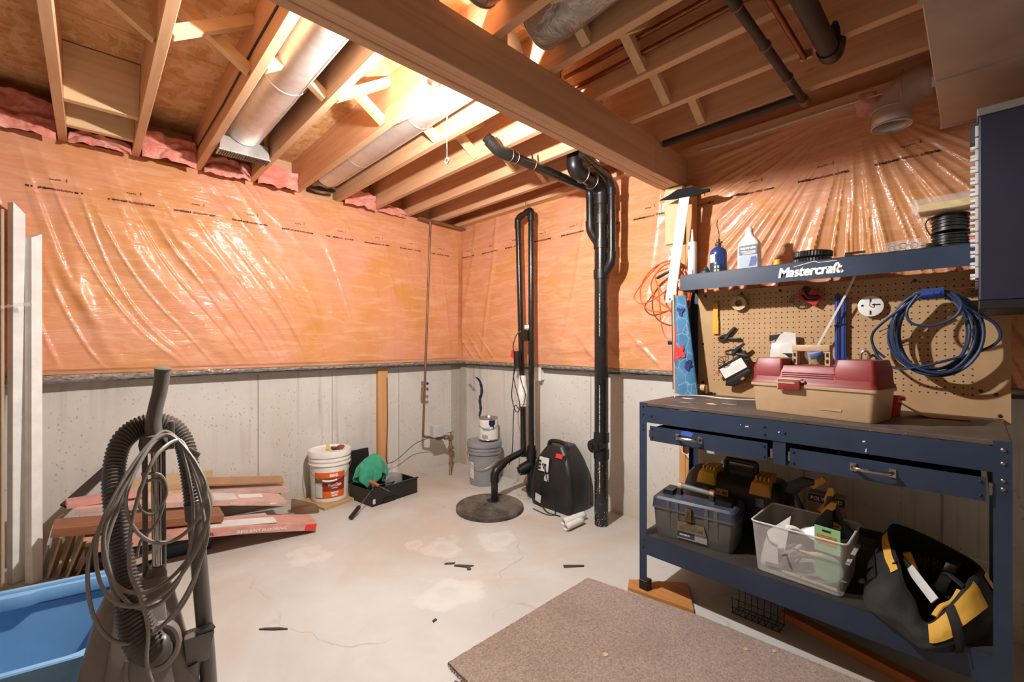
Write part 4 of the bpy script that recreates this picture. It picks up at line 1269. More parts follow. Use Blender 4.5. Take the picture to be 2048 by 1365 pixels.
for k in range(7):
    r_ = random.Random(k)
    p = [(r_.uniform(-.11, .11), r_.uniform(-.03, .05), r_.uniform(.0, .06)) for _ in range(4)]
    MB().tube(smooth_path(p, 5), 0.003, 6).build('wire', M_WIRE if k % 2 else M_ABSF, WR)
TK = thing('trowel', 'long thin tool with a black grip leaning on the front of the tray', 'hand tool', (1.28, 2.93, 0.0))
MB().tube([(0.0, 0.0, 0.016), (0.085, 0.055, 0.055)], [0.016, 0.015], 14).build('grip', M_BLACKP, TK)
MB().tube([(0.083, 0.054, 0.054), (0.235, 0.15, 0.125)], 0.0035, 8).build('shaft', M_WIRE, TK)
SC = thing('screwdriver', 'screwdriver with an orange brown handle resting on the tray edge', 'screwdriver', (1.56, 3.075, 0.124))
MB().tube([(0, 0, 0.012), (-.045, 0.06, 0.045)], [0.012, 0.014], 12).build('handle', plain('amber handle', '#a85a34', 0.35), SC)
MB().tube([(0, 0, 0.012), (.05, -.07, -0.022)], 0.003, 8).build('shaft', M_WIRE, SC)

# ---- flooring cartons and offcuts heaped along the wall
M_CARD = plain('brown cardboard', '#b28a64', 0.85, 0, 0.15)
M_PINK = plain('salmon printed carton', '#d29a8c', 0.45, 0, 0.2, 12)
M_PINK2 = plain('faded salmon carton', '#dab4a6', 0.5, 0, 0.2, 12)
M_TEAL = plain('dark teal carton', '#1f3440', 0.4)
M_VINYL = wood('wood-look vinyl', '#9c6a4a', '#7d4c30', 0, None, 0.4)
M_CREAM = wood('pale offcut', '#d9c09a', '#c6a87c', 0)
M_WHITEC = plain('white card back', '#d8d2c8', 0.7)
M_DARKW = wood('dark stained batten', '#3a2a22', '#241812', 0)
def slab(name, label, cat, p0, p1, w, h, mat, up=(0, 0, 1), sag=0.0, group=None, seg=8, tilt=0.0):
    """long flat carton or plank from p0 to p1 (centre line), optionally sagging"""
    p0 = Vector(p0); p1 = Vector(p1)
    T = thing(name, label, cat, p0, group=group)
    d = (p1 - p0); L = d.length; x = d.normalized()
    s = Vector(up).cross(x).normalized(); u = x.cross(s)
    if tilt:
        R = Matrix.Rotation(tilt, 3, x); s = R @ s; u = R @ u
    rings = []
    for k in range(seg + 1):
        f = k / seg
        c = x * (L * f) + u * (-sag * 4 * f * (1 - f))
        rings.append([c - s * w / 2 - u * h / 2, c + s * w / 2 - u * h / 2, c + s * w / 2 + u * h / 2, c - s * w / 2 + u * h / 2])
    MB().loft(rings).build('panel', mat, T, smooth=False)
    T['_'] = 0
    del T['_']
    return T, x, s, u, L
GRP = 'flooring cartons and offcuts heaped by the wall'
# support under the left of the heap
slab('flooring_carton', 'dark teal carton at the very bottom of the flooring heap', 'carton', (0.02, 3.22, 0.034), (0.52, 3.17, 0.034), 0.16, 0.065, M_TEAL, group=GRP)
slab('plank_offcut', 'thick stack of offcuts propping up the carton heap', 'offcut', (-0.02, 3.36, 0.06), (0.42, 3.36, 0.06), 0.16, 0.11, M_CREAM, group=GRP)
T, x, s, u, L = slab('flooring_carton', 'salmon carton lettered resilient flooring, bowed at the front of the heap', 'carton', (0.03, 3.06, 0.205), (1.05, 2.985, 0.035), 0.19, 0.045, M_PINK, sag=-0.022, group=GRP, seg=14)
fr = sframe(x * (L * 0.70) - s * 0.0965 + u * (0.022 * 4 * .7 * .3 - .004), x, u)
text_mesh('lettering', 'RESILIENT FLOORING', M_LET, fr, width=0.26, height=0.017, depth=0.003, parent=T, bold=0.01)
fr = sframe(x * (L * 0.42) - s * 0.0965 + u * 0.016, x, u)
text_mesh('lettering', 'TERR', M_REDBROWN, fr, width=0.10, height=0.018, depth=0.003, parent=T, bold=0.02)
MB(sframe(x * (L * .6) - s * 0.02 + u * (0.022 + .0225), x, s)).box((-.16, -.06, 0.0), (.18, .05, .002)).build('clear_tape_patch', M_SILVER, T, smooth=False)
MB(sframe(x * (L * .965) - s * 0.0965 + u * 0.003, x, u)).box((-.035, -.018, 0.0), (.03, .018, .0015)).build('red_corner', M_RED, T, smooth=False)
T, x, s, u, L = slab('vinyl_plank', 'brown wood-look plank across the middle of the carton heap', 'plank', (-0.13, 3.10, 0.305), (0.56, 3.075, 0.195), 0.17, 0.040, M_VINYL, group=GRP)
T, x, s, u, L = slab('flooring_carton', 'opened salmon carton with a white label lying above the wood-look plank', 'carton', (-0.05, 3.315, 0.330), (0.95, 3.265, 0.135), 0.20, 0.030, M_PINK2, sag=-0.02, group=GRP, seg=12)
MB(sframe(x * (L * .80) + u * (.0155 + .0128), x, s)).box((-.075, -.03, 0.0), (.075, .05, .002)).build('white_label', M_LET, T, smooth=False)
MB(sframe(x * (L * .66) + u * (.0155 + .018), x, s)).box((-.06, -.08, 0.0), (.06, .08, .0015)).build('picture_print', M_PANEL, T, smooth=False)
fr = sframe(x * (L * 0.86) - s * 0.101 + u * 0.010, x, u)
text_mesh('lettering', 'NO', M_LET, sframe(x * (L * 0.70) - s * 0.101 + u * 0.015, x, u), width=0.035, height=0.015, depth=0.002, parent=T)
MB(sframe(x * (L * .92) - s * .1 + u * .006, x, u)).box((-.02, -.005, 0.0), (.02, .005, .002)).build('mark', M_LET, T, smooth=False)
slab('flooring_carton', 'long pinkish carton along the top of the heap against the wall', 'carton', (0.20, 3.485, 0.275), (1.03, 3.455, 0.150), 0.12, 0.030, M_PINK2, group=GRP)
slab('flooring_carton', 'narrow opened carton on top of the heap, brown inside', 'carton', (0.50, 3.52, 0.295), (1.02, 3.50, 0.205), 0.09, 0.012, M_CARD, group=GRP, tilt=0.3)
slab('plank_offcut', 'cream coloured panel sticking up at the back of the heap', 'offcut', (0.18, 3.575, 0.32), (0.60, 3.58, 0.285), 0.012, 0.11, M_CREAM, group=GRP, up=(0, 0, 1))
slab('flooring_carton', 'grey brown flattened carton spreading toward the bucket', 'carton', (0.55, 3.25, 0.075), (1.02, 3.20, 0.016), 0.17, 0.010, plain('grey brown card', '#8f7f72', 0.8), group=GRP)
slab('flooring_carton', 'white backed card wedged under the wood-look plank', 'carton', (0.45, 3.20, 0.125), (0.83, 3.18, 0.085), 0.13, 0.010, M_WHITEC, group=GRP)
slab('flooring_carton', 'loose salmon flap jutting from the left of the heap', 'carton', (-0.02, 3.04, 0.245), (0.18, 3.02, 0.215), 0.08, 0.012, M_PINK, group=GRP)
slab('flooring_carton', 'salmon carton end under the black batten', 'carton', (-0.09, 3.30, 0.36), (0.24, 3.33, 0.345), 0.10, 0.030, M_PINK, group=GRP)
fanmat = [M_WHITEC, M_CREAM, M_CARD, M_CREAM, M_CARD]
fl_lab = ['white edged board leaning out at the left end of the heap', 'first cream offcut fanned out beside the white edged board', 'brown card sheet fanned between two cream offcuts', 'second cream offcut in the fan, nearer the tote', 'brown card sheet at the right of the fanned offcuts']
for k in range(5):
    a = Vector((-0.185 + 0.035 * k, 3.36 - 0.035 * k, 0.055 - 0.004 * k)); b = Vector((-0.125 + 0.038 * k, 3.40 - 0.045 * k, 0.27 - 0.022 * k))
    m_ = MB()
    n_ = Vector((0.80, 0.05, -0.25)).normalized()
    w_ = Vector((0.25, 0.97, 0.0)).normalized() * 0.05
    T = thing('plank_offcut', fl_lab[k], 'offcut', (a.x, a.y, 0), group=GRP)
    base = Vector((a.x, a.y, 0))
    dn = Vector((0, 0, -a.z + 0.002))
    pts = [a + dn - w_, a + dn + w_, b + w_, b - w_]
    th = Vector((0.010, -0.004, 0.003))
    m_.hexa([p - base for p in pts] + [p + th - base for p in pts])
    m_.build('panel', fanmat[k], T, smooth=False)
slab('plank_offcut', 'split cream board on the ground at the left foot of the heap', 'offcut', (-0.06, 3.06, 0.014), (0.24, 3.00, 0.09), 0.09, 0.016, M_CREAM, group=GRP)
slab('dark_batten', 'dark batten leaning from the heap up against the concrete wall', 'batten', (-0.10, 3.40, 0.32), (0.075, 3.585, 0.455), 0.045, 0.012, M_DARKW, up=(0.5, -0.4, 0.8))
T = thing('wood_block', 'rough brown wood block between the cartons and the white bucket', 'block', (1.10, 3.27, 0), (0, 0, -0.5))
MB().hexa([(-.09, -.02, 0), (.09, -.02, 0), (.09, .02, 0), (-.09, .02, 0), (-.09, .0, .105), (.07, .0, .05), (.07, .03, .05), (-.09, .03, .105)]).build('block', wood('rough bark block', '#8f7355', '#5e452f', 0), T, bevel=0.003)
T = thing('paint_stick', 'thin wooden stick with a white tip leaning by the leaning boards', 'stick', (-0.205, 3.40, 0.0))
MB().beam((0, 0, 0.002), (-0.03, 0.045, 0.33), 0.022, 0.006, (1, 0, 0)).build('stick', M_CREAM, T, smooth=False)
MB().beam((-.03, 0.045, 0.33), (-0.033, 0.05, 0.375), 0.024, 0.009, (1, 0, 0)).build('white_tip', M_LET, T, bevel=0.003)

# ---- boards leaning at the left
M_WTRIM = plain('white painted trim', '#efede8', 0.4)
M_GTRIM = wood('grey unpainted trim', '#c4b29c', '#b09a80', 2)
M_BRTRIM = wood('brown stained trim', '#a9764e', '#8a5634', 2)
def leaner(name, label, base, top, w, d, mat, rotz, cut=0.05, group='trim boards leaning at the left'):
    T = thing(name, label, 'trim board', base, group=group)
    B = Vector(base); Tp = Vector(top) - B
    a = Vector((math.cos(rotz), math.sin(rotz), 0)); b = Vector((-math.sin(rotz), math.cos(rotz), 0))
    p = [-a * w / 2 - b * d / 2, a * w / 2 - b * d / 2, a * w / 2 + b * d / 2, -a * w / 2 + b * d / 2]
    q = [Tp + v for v in p]
    q[1] = q[1] + Vector((0, 0, cut)); q[2] = q[2] + Vector((0, 0, cut))
    MB().hexa(p + q).build('board', mat, T, smooth=False, bevel=0.002, bseg=1)
    return T
leaner('trim_board', 'shorter white trim board with a slanted top, tied to the others', (-0.205, 3.285, 0), (-0.215, 3.42, 1.755), 0.046, 0.046, M_WTRIM, 0.62, 0.03)
leaner('trim_board', 'taller white trim board with a pointed top behind the shorter one', (-0.27, 3.345, 0), (-0.275, 3.43, 1.93), 0.050, 0.040, M_WTRIM, 0.62, -0.05)
leaner('trim_board', 'unpainted trim strip between the white and brown boards', (-0.315, 3.30, 0), (-0.325, 3.39, 1.88), 0.012, 0.040, M_GTRIM, 0.4, 0.0)
leaner('trim_board', 'brown stained board at the outside of the leaning bundle', (-0.365, 3.33, 0), (-0.375, 3.40, 1.90), 0.030, 0.05, M_BRTRIM, 0.3, 0.0)
TI = thing('plastic_tie', 'twisted clear plastic strip tying the leaning boards together', 'tie', (-0.25, 3.33, 1.39))
MB().tube(smooth_path([(-0.12, -0.06, -0.02), (-.07, -.065, -.012), (-.03, -.05, 0.0), (0.0, -.035, 0.008), (.03, -.015, .012)], 6), [0.008 + 0.004 * math.sin(k * 1.9) for k in range(25)], 8).build('twist', M_CLEAR, TI)
MB().sphere((0.02, -0.02, 0.012), 0.016, 10, 8).build('knot', M_CLEAR, TI)

# ---- carpet mat, board and basket under the bench, debris
def carpet_mat():
    t = NT('brown carpet pile')
    v = t.co()
    n = t.noise(v, 130, 4, 0.8); n2 = t.noise(v, 3, 5, 0.6)
    c = t.ramp(n, [(0.28, '#75604f'), (0.5, '#b39a8b'), (0.72, '#dcc8ba')])
    c = t.mix(t.math('MULTIPLY', t.ramp(n2, [(0.45, (0, 0, 0)), (0.75, (1, 1, 1))]), 0.35), c, '#7b6355')
    t.base(c); t.set(rough=1.0, spec=0.05, sheen=0.3)
    t.bump(n, 1.0, 0.008)
    return t.m
M_CARPET = carpet_mat()
CP = [(1.835, 1.365), (0.97, 1.365), (0.93, -0.01), (1.995, -0.01), (1.935, 0.83)]
m = MB()
pts = []
for i in range(len(CP)):
    a = Vector(CP[i]); b = Vector(CP[(i + 1) % len(CP)])
    k = int((b - a).length / 0.012)
    for j in range(k):
        q = a.lerp(b, j / k) 
        pts.append((q.x + 0.004 * n1(q.x * 60, q.y * 60, 1), q.y + 0.004 * n1(q.x * 60, q.y * 60, 5)))
m.prism(pts, 0.0, 0.011)
cp = thing('carpet_piece', 'brown carpet offcut lying on the floor in front of the workbench', 'carpet', (0, 0, 0))
m.build('carpet', M_CARPET, cp, smooth=False)
m = MB(); r = random.Random(5)
for k in range(520):
    f = r.random()
    q = Vector((0.97, 1.36)).lerp(Vector((0.93, 0.9)), f)
    if r.random() < 0.15:
        q = Vector((1.90, 1.12)).lerp(Vector((1.975, 0.3)), f)
        o_ = (r.uniform(0, .012), r.uniform(-.004, .004), r.uniform(-.006, .004))
    else:
        o_ = (r.uniform(-.014, -.002), r.uniform(-.008, .008), r.uniform(-.007, .005))
    p0 = Vector((q.x, q.y, 0.009)); p1 = p0 + Vector(o_)
    w = Vector((0, 0.0012, 0))
    a = m.addv(p0 - w); b = m.addv(p0 + w); c = m.addv(p1)
    m.face((a, b, c))
tag(m.build('frayed_edge', plain('dark frayed yarn', '#5a3d30', 0.9), cp, smooth=False), kind='stuff')
m = MB(); 
chip_labels = ['largest pale wood chip in the middle of the brown carpet', 'pale crumb on the carpet toward its corner by the bench', 'tiny pale crumb near the carpet edge facing the sump', 'tiny pale crumb between the largest chip and the plywood shim', 'pale chip on the open side of the carpet away from the bench', 'pale sliver at the carpet border facing the wire basket', 'pale flake at the carpet border facing the floor plank', 'pale speck close to the plywood shim on the carpet']
chips = [(1.43, 0.98, .012), (1.55, 1.16, .006), (1.30, 1.22, .005), (1.62, 1.05, .005), (1.2, .8, .006), (1.85, 0.62, .010), (1.92, 0.54, .009), (1.72, 0.85, .005)]
for i, (x_, y_, s_) in enumerate(chips):
    c = MB(Matrix.Translation((x_, y_, 0.0115)) @ Matrix.Rotation(i, 4, 'Z'))
    c.prism([(-s_, -s_ * .5), (s_ * .4, -s_ * .9), (s_, s_ * .3), (0, s_), (-s_ * .6, s_ * .6)], 0, 0.002)
    tag(c.build('wood_chip', M_CREAM, smooth=False), chip_labels[i], 'chip', 'wood chips on the carpet')
PB = thing('plywood_shim', 'square plywood scrap under the front leg of the workbench', 'board', (1.963, 1.02, 0))
M_PLY = wood('orange plywood', '#c98f58', '#b07438', 1)
MB().hexa([(-.020, -.155, 0), (.181, -.033, 0), (.0, .185, 0), (-.068, .150, 0), (-.020, -.155, .0165), (.181, -.033, .0165), (.0, .185, .0165), (-.068, .150, .0165)]).build('board', M_PLY, PB, smooth=False)
# dark scraps on the bare floor
M_SCRAP = plain('dark scrap', '#4a4038', 0.8)
def scrap(x_, y_, rot, poly, label):
    c = MB(Matrix.Translation((x_, y_, 0.0005)) @ Matrix.Rotation(rot, 4, 'Z'))
    c.prism(poly, 0, 0.006)
    tag(c.build('floor_scrap', M_SCRAP, smooth=False), label, 'scrap', 'dark scraps on the bare floor')
scrap(1.885, 1.495, -0.72, [(-.055, -.010), (.055, -.006), (.058, .006), (-.055, .012)], 'straight dark strip of scrap on the floor near the carpet corner')
scrap(1.455, 1.905, -0.9, [(-.05, -.006), (.02, -.01), (.03, -.035), (.05, -.03), (.035, 0), (.055, .012), (-.02, .012), (-.05, .006)], 'jagged dark scrap on the floor between the pale rings')
scrap(1.42, 1.98, -0.6, [(-.03, -.004), (.02, -.008), (.03, .003), (-.02, .006)], 'small dark flake beside the jagged scrap')
scrap(0.56, 2.04, -0.75, [(-.06, -.004), (.0, -.008), (.06, -.003), (.02, .006), (-.04, .003)], 'thin dark smear of scrap near the vacuum cleaner')
scrap(1.08, 1.62, 0.3, [(-.012, -.004), (.01, -.006), (.012, .003), (-.006, .006)], 'tiny dark crumb near the carpet edge')
scrap(0.93, 1.27, 0.2, [(-.015, -.005), (.014, -.004), (.012, .006), (-.012, .004)], 'dark crumb by the frayed carpet corner')
# ================================================================== BLUE TOTE
M_TOTE = plain('blue tote plastic', '#7fb2dc', 0.4, 0, 0.1, 6)
TO = thing('storage_tote', 'open blue plastic storage tote beside the upright vacuum', 'storage tote', (-0.285, 1.985, 0), (0, 0, -0.2))
TWX, TDY, THZ = 0.70, 0.53, 0.375
def tring(w, d, z, r=0.05):
    return [(x, y, z) for x, y in rrect(w, d, r, 6)]
rings = [tring(TWX * .86, TDY * .84, 0.0), tring(TWX * .87, TDY * .85, 0.012), tring(TWX * .955, TDY * .945, THZ - .06), tring(TWX * .985, TDY * .98, THZ - .055), tring(TWX * .99, TDY * .985, THZ - .015),
         tring(TWX * 1.04, TDY * 1.05, THZ - .014), tring(TWX * 1.045, TDY * 1.055, THZ - .004), tring(TWX * 1.035, TDY * 1.045, THZ), tring(TWX * .99, TDY * .985, THZ), tring(TWX * .975, TDY * .97, THZ - .008), tring(TWX * .97, TDY * .965, THZ - .05),
         tring(TWX * .945, TDY * .93, THZ - .058), tring(TWX * .86, TDY * .84, 0.018), tring(TWX * .80, TDY * .78, 0.012)]
MB().loft(rings).build('tote_shell', M_TOTE, TO, angle=0.5)
for sx in (-1, 1):
    MB().box((sx * TWX * .5 - .02, -.09, THZ - .06), (sx * TWX * .5 + .035, .09, THZ - .005)).build('end_handle', M_TOTE, TO, bevel=0.012)
for k in range(5):
    MB().beam((-.24 + .12 * k, -TDY * .475, THZ - .07), (-.22 + .11 * k, -TDY * .43, .03), 0.03, 0.012, (0, 1, 0)).build('shell_rib', M_TOTE, TO, bevel=0.004)
# stepped ledge inside the far rim
MB().prism([(-.33, .235), (-.33, .255), (.33, .255), (.33, .235), (.12, .235), (.10, .222), (-.06, .222), (-.08, .235)], THZ - .05, THZ - .006).build('inner_ledge', M_TOTE, TO, bevel=0.004)
lab = MB(sframe((0.22, -TDY * .4735 - .002, THZ - .105), (1, 0, 0), (0, -.1, 1))).box((-.045, -.03, 0), (.045, .03, .002)).build('brand_label', M_RED, TO, smooth=False)
MB(sframe((0.22, -TDY * .4735 - .0045, THZ - .118), (1, 0, 0), (0, -.1, 1))).box((-.04, -.012, 0), (.04, .004, .001)).build('label_band', M_PANEL, lab, smooth=False)

# ================================================================== UPRIGHT CLEANER WITH HOSE AND CORD
M_VDARK = plain('charcoal vacuum plastic', '#68625d', 0.33, 0, 0.12, 20, 0.5)
M_VBODY = plain('brown grey vacuum body', '#8a807a', 0.42, 0, 0.12, 20, 0.5, 0.08)
M_VHOSE = plain('dark ribbed hose', '#5c5753', 0.35)
M_VCORD = plain('grey power cord', '#8a837c', 0.45)
M_CHROME = plain('chrome tube', '#c9c2b8', 0.12, 1.0, 0.05)
VL = RGT * -0.965 + FWD * 1.19
VY = VL.normalized(); VX = Vector((VY.y, -VY.x, 0))
VC = thing('upright_vacuum', 'dark grey upright carpet cleaner with a ribbed hose and coiled cord', 'vacuum cleaner', (VL.x, VL.y, 0), (0, 0, math.atan2(VX.y, VX.x)))
VC.scale = (0.8, 0.8, 1.0)
# body: local x right, y away, z up
rings = []
for (z, xl, xr, yf, yb) in ((0.03, -.235, .165, -.19, .13), (0.10, -.235, .165, -.18, .13), (0.20, -.22, .145, -.13, .11), (0.34, -.19, .105, -.090, .09), (0.45, -.162, .078, -.075, .075), (0.52, -.142, .060, -.062, .06), (0.560, -.12, .046, -.05, .05), (0.585, -.06, .03, -.03, .03)):
    rings.append([(x + (xl + xr) / 2, y + (yf + yb) / 2, z) for x, y in rrect(xr - xl, yb - yf, min(0.045, (yb - yf) * .4), 5)])
MB().loft(rings).build('body', M_VBODY, VC, angle=0.7)
MB().loft([[(x - .035, y - .02, z) for x, y in rrect(w, d, .05, 5)] for z, w, d in ((0.0, .40, .36), (0.012, .42, .38), (0.05, .42, .38), (0.075, .39, .34))]).build('floor_head', M_VDARK, VC, angle=0.7)
for sx in (-1, 1):
    MB(Matrix.Translation((sx * .215 - .035, .11, .065)) @ Matrix.Rotation(PI / 2, 4, 'Y')).lathe([(0.05, -.012), (0.064, -.01), (0.064, .01), (0.05, .012)], 24).build('wheel', M_VDARK, VC)
# raised centre panel and side panel lines
MB().hexa([(-.14, -.140, .20), (.07, -.140, .20), (.07, -.10, .20), (-.14, -.10, .20), (-.095, -.072, .535), (.030, -.072, .535), (.030, -.05, .535), (-.095, -.05, .535)]).build('front_panel', M_VBODY, VC, bevel=0.008)
# hose port
pt = MB(Matrix.Translation((.012, -.085, .425)) @ Matrix.Rotation(PI / 2 - .15, 4, 'X')).lathe([(0.062, -.02), (0.062, .012), (0.055, .02), (0.046, .02), (0.042, .008), (.001, .006)], 32, capt=False).build('hose_port', M_VBODY, VC)
MB().tube(smooth_path([(-.062, -.10, .42), (-.066, -.105, .39), (-.055, -.108, .355), (-.02, -.112, .33), (.03, -.115, .32)], 5), 0.006, 8).build('port_trim', M_VBODY, pt)
# chrome uprights
MB().tube([(0.012, .0, .50), (0.006, .0, .965)], 0.0135, 18).build('chrome_tube', M_CHROME, VC)
MB().tube([(-0.020, .01, .50), (-0.022, .01, .965)], 0.008, 12).build('dark_tube', M_VDARK, VC)
MB().tube([(0.030, .008, .50), (0.027, .008, .965)], 0.006, 10).build('dark_tube', M_VDARK, VC)
MB().lathe([(0.026, 0), (0.03, .01), (0.03, .05), (0.022, .07)], 20, (0.008, 0, .535)).build('tube_collar', M_VDARK, VC)
MB(Matrix.Translation((.012, -.052, .525)) @ Matrix.Rotation(PI / 2, 4, 'X')).lathe([(0.012, 0), (.014, .004), (.008, .010)], 14).build('bolt', M_CHROME, VC)
# grip
gp = smooth_path([(0.006, 0.0, .93), (0.0, .0, .985), (0.006, .0, 1.03), (0.018, .0, 1.08), (0.024, -.004, 1.125), (0.0255, -.006, 1.142)], 6)
n_ = len(gp)
MB().tube(gp, [0.034 - 0.004 * min(1, k / 10) - 0.004 * math.sin(PI * k / n_) + (0.002 if k > n_ - 4 else 0) - (0.006 if k == n_ - 1 else 0) for k in range(n_)], 24, flat=0.8).build('hand_grip', M_VDARK, VC)
MB().lathe([(0.028, 0.0), (0.042, .006), (0.045, .022), (0.04, .045), (0.03, .05)], 24, (0.006, 0, .915)).build('grip_collar', M_VDARK, VC)
hk = MB().box((.038, -.06, .925), (.056, -.035, 1.0)).build('cord_hook', M_VDARK, VC, bevel=0.005)
MB().box((.030, -.06, .93), (.056, .0, .945)).build('hook_arm', M_VDARK, hk, bevel=0.004)
# ribbed hose
def ribbed(path, r, pitch=0.0046, amp=0.12, n=16, taper=None):
    P = [Vector(p) for p in path]
    L = [0]
    for a, b in zip(P, P[1:]):
        L.append(L[-1] + (b - a).length)
    tot = L[-1]; k = int(tot / pitch); out = []; rs = []; j = 0
    for i in range(k + 1):
        d = tot * i / k
        while j < len(L) - 2 and L[j + 1] < d:
            j += 1
        f = (d - L[j]) / max(1e-6, L[j + 1] - L[j])
        out.append(P[j].lerp(P[j + 1], f))
        rr = r if taper is None else r * taper(i / k)
        rs.append(rr * (1 + amp * (1 if i % 2 else -1) * .5))
    return MB().tube(out, rs, n)
hp = smooth_path([(.012, -.105, .425), (-.004, -.135, .445), (-.030, -.145, .49), (-.055, -.13, .57), (-.075, -.09, .68), (-.092, -.05, .79), (-.098, -.01, .875), (-.082, .022, .945), (-.04, .045, .978), (0.01, .05, .985), (.055, .045, .968), (.085, .025, .925), (.097, .0, .87), (.106, -.02, .80), (.112, -.03, .745)], 10)
ribbed(hp, 0.027, 0.0046, 0.16, 16, lambda f: 1.05 + 0.55 * math.exp(-((f - 0.10) / 0.11) ** 2)).build('hose', M_VHOSE, VC, angle=1.0)
MB().tube([(.022, -.085, .412), (.008, -.118, .425), (-.016, -.142, .462)], [0.034, 0.034, 0.036], 20).build('hose_cuff', M_VDARK, VC)
MB().tube(smooth_path([(.1115, -.03, .755), (.114, -.03, .73), (.122, -.032, .62), (.134, -.035, .48), (.146, -.038, .34), (.154, -.04, .22)], 5), 0.0245, 20).build('wand', M_VDARK, VC)
MB().tube([(.111, -.029, .765), (.1145, -.0305, .72)], 0.030, 20).build('wand_cuff', M_VDARK, VC)
# small nozzle holder clipped to the wand
nz = MB().hexa([(.085, -.075, .335), (.15, -.075, .335), (.145, -.03, .335), (.09, -.03, .335), (.078, -.105, .425), (.165, -.105, .425), (.158, -.02, .415), (.082, -.02, .415)])
nz.build('nozzle_holder', M_VDARK, VC, bevel=0.006)
MB().hexa([(.115, -.102, .424), (.160, -.102, .424), (.155, -.06, .418), (.118, -.06, .418), (.112, -.108, .434), (.167, -.108, .434), (.160, -.052, .428), (.114, -.052, .428)]).build('nozzle_mouth', M_BLACKP, VC, bevel=0.002)
MB().tube([(.10, -.055, .34), (.105, -.055, .29)], [0.03, 0.018], 14).build('nozzle_neck', M_VDARK, VC)
# cord: one long line wound in hanging loops
cp_ = []
rng = random.Random(11)
bots = (0.505, 0.60, 0.56, 0.49, 0.715, 0.58)
for k in range(6):
    cx = (0.012, 0.02, -0.005, 0.0, 0.035, 0.01)[k]; w = (0.118, 0.128, 0.105, 0.140, 0.098, 0.132)[k]; bot = bots[k]; top = 0.968 + rng.uniform(-.012, .008)
    for j in range(16):
        a = PI / 2 + 2 * PI * j / 16
        c_, s_ = math.cos(a), math.sin(a)
        zc = (top + bot) / 2; hh = (top - bot) / 2
        tp = max(0, s_)
        yy = -.052 - .006 * k - .105 * (1 - tp) ** 0.7
        cp_.append((cx * (1 - tp) + .03 * tp + w * c_ * (1 - .35 * tp) - .045 * min(0, s_) * -1 * (k % 2) * .8, yy, zc + hh * s_))
cp_ += [(.0, -.165, .92), (-.045, -.18, .80), (-.055, -.185, .68), (-.03, -.19, .60), (-.012, -.19, .52), (-.015, -.19, .44), (.0, -.195, .38), (.02, -.20, .32), (.035, -.21, .24)]
MB().tube(smooth_path(cp_, 5), 0.0052, 8).build('power_cord', M_VCORD, VC)
cu = [(-.03, -.055, .87), (.02, -.06, .86), (.035, -.065, .81), (.0, -.07, .765), (-.035, -.065, .79), (-.03, -.06, .84), (.015, -.058, .85), (.03, -.06, .80), (.01, -.065, .74), (-.03, -.06, .70), (-.04, -.06, .66)]
MB().tube(smooth_path(cu, 6), 0.004, 8).build('cord_tail', M_VCORD, VC)
MB(frame((.105, -.10, .915), (.8, .1, -.55))).box((-.02, -.008, -.008), (.018, .008, .008)).build('plug', M_VDARK, VC, bevel=0.003)
# ================================================================== WORKBENCH
M_NAVYM = NT('dark blue enamel steel')
_a = M_NAVYM.noise(M_NAVYM.co(), 6, 5, 0.6); _b = M_NAVYM.noise(M_NAVYM.mapping((40, 40, 40)), 1.0, 3, 0.7)
_c = M_NAVYM.ramp(_a, [(0.3, '#222f43'), (0.7, '#2c3b54')])
_m = M_NAVYM.math('MULTIPLY', M_NAVYM.ramp(_a, [(0.6, (0, 0, 0)), (0.75, (1, 1, 1))]), M_NAVYM.ramp(_b, [(0.55, (0, 0, 0)), (0.75, (1, 1, 1))]))
M_NAVYM.base(M_NAVYM.mix(M_NAVYM.math('MULTIPLY', _m, 0.35), _c, '#8d95a0'))
M_NAVYM.set(rough=0.42, spec=0.5)
M_NAVYM = M_NAVYM.m
M_BOLT = plain('steel bolt', '#4a4c52', 0.35, 0.8)
M_BOLTL = plain('bright bolt', '#9a9792', 0.3, 0.9)
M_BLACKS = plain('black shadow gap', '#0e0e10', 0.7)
def topmat():
    t = NT('worn brown hardboard')
    v = t.co()
    n = t.noise(v, 5, 6, 0.65, 0.5); n2 = t.noise(v, 26, 5, 0.7); s = t.noise(t.mapping((2, 9, 1)), 4, 4)
    c = t.ramp(n, [(0.3, '#4a3d36'), (0.7, '#6f6057')])
    c = t.mix(t.math('MULTIPLY', s, 0.4), c, '#544840')
    sp = t.math('MULTIPLY', t.ramp(n2, [(0.64, (0, 0, 0)), (0.68, (1, 1, 1))]), t.ramp(t.noise(v, 3, 2), [(0.48, (0, 0, 0)), (0.6, (1, 1, 1))]))
    c = t.mix(t.math('MULTIPLY', sp, 0.7), c, '#c9c4bc')
    t.base(c); t.set(rough=0.5, spec=0.4); t.bump(n2, 0.2, 0.002)
    return t.m
M_TOP = topmat()
M_LSHELF = plain('dark lower shelf board', '#3a332e', 0.6, 0, 0.3, 12)
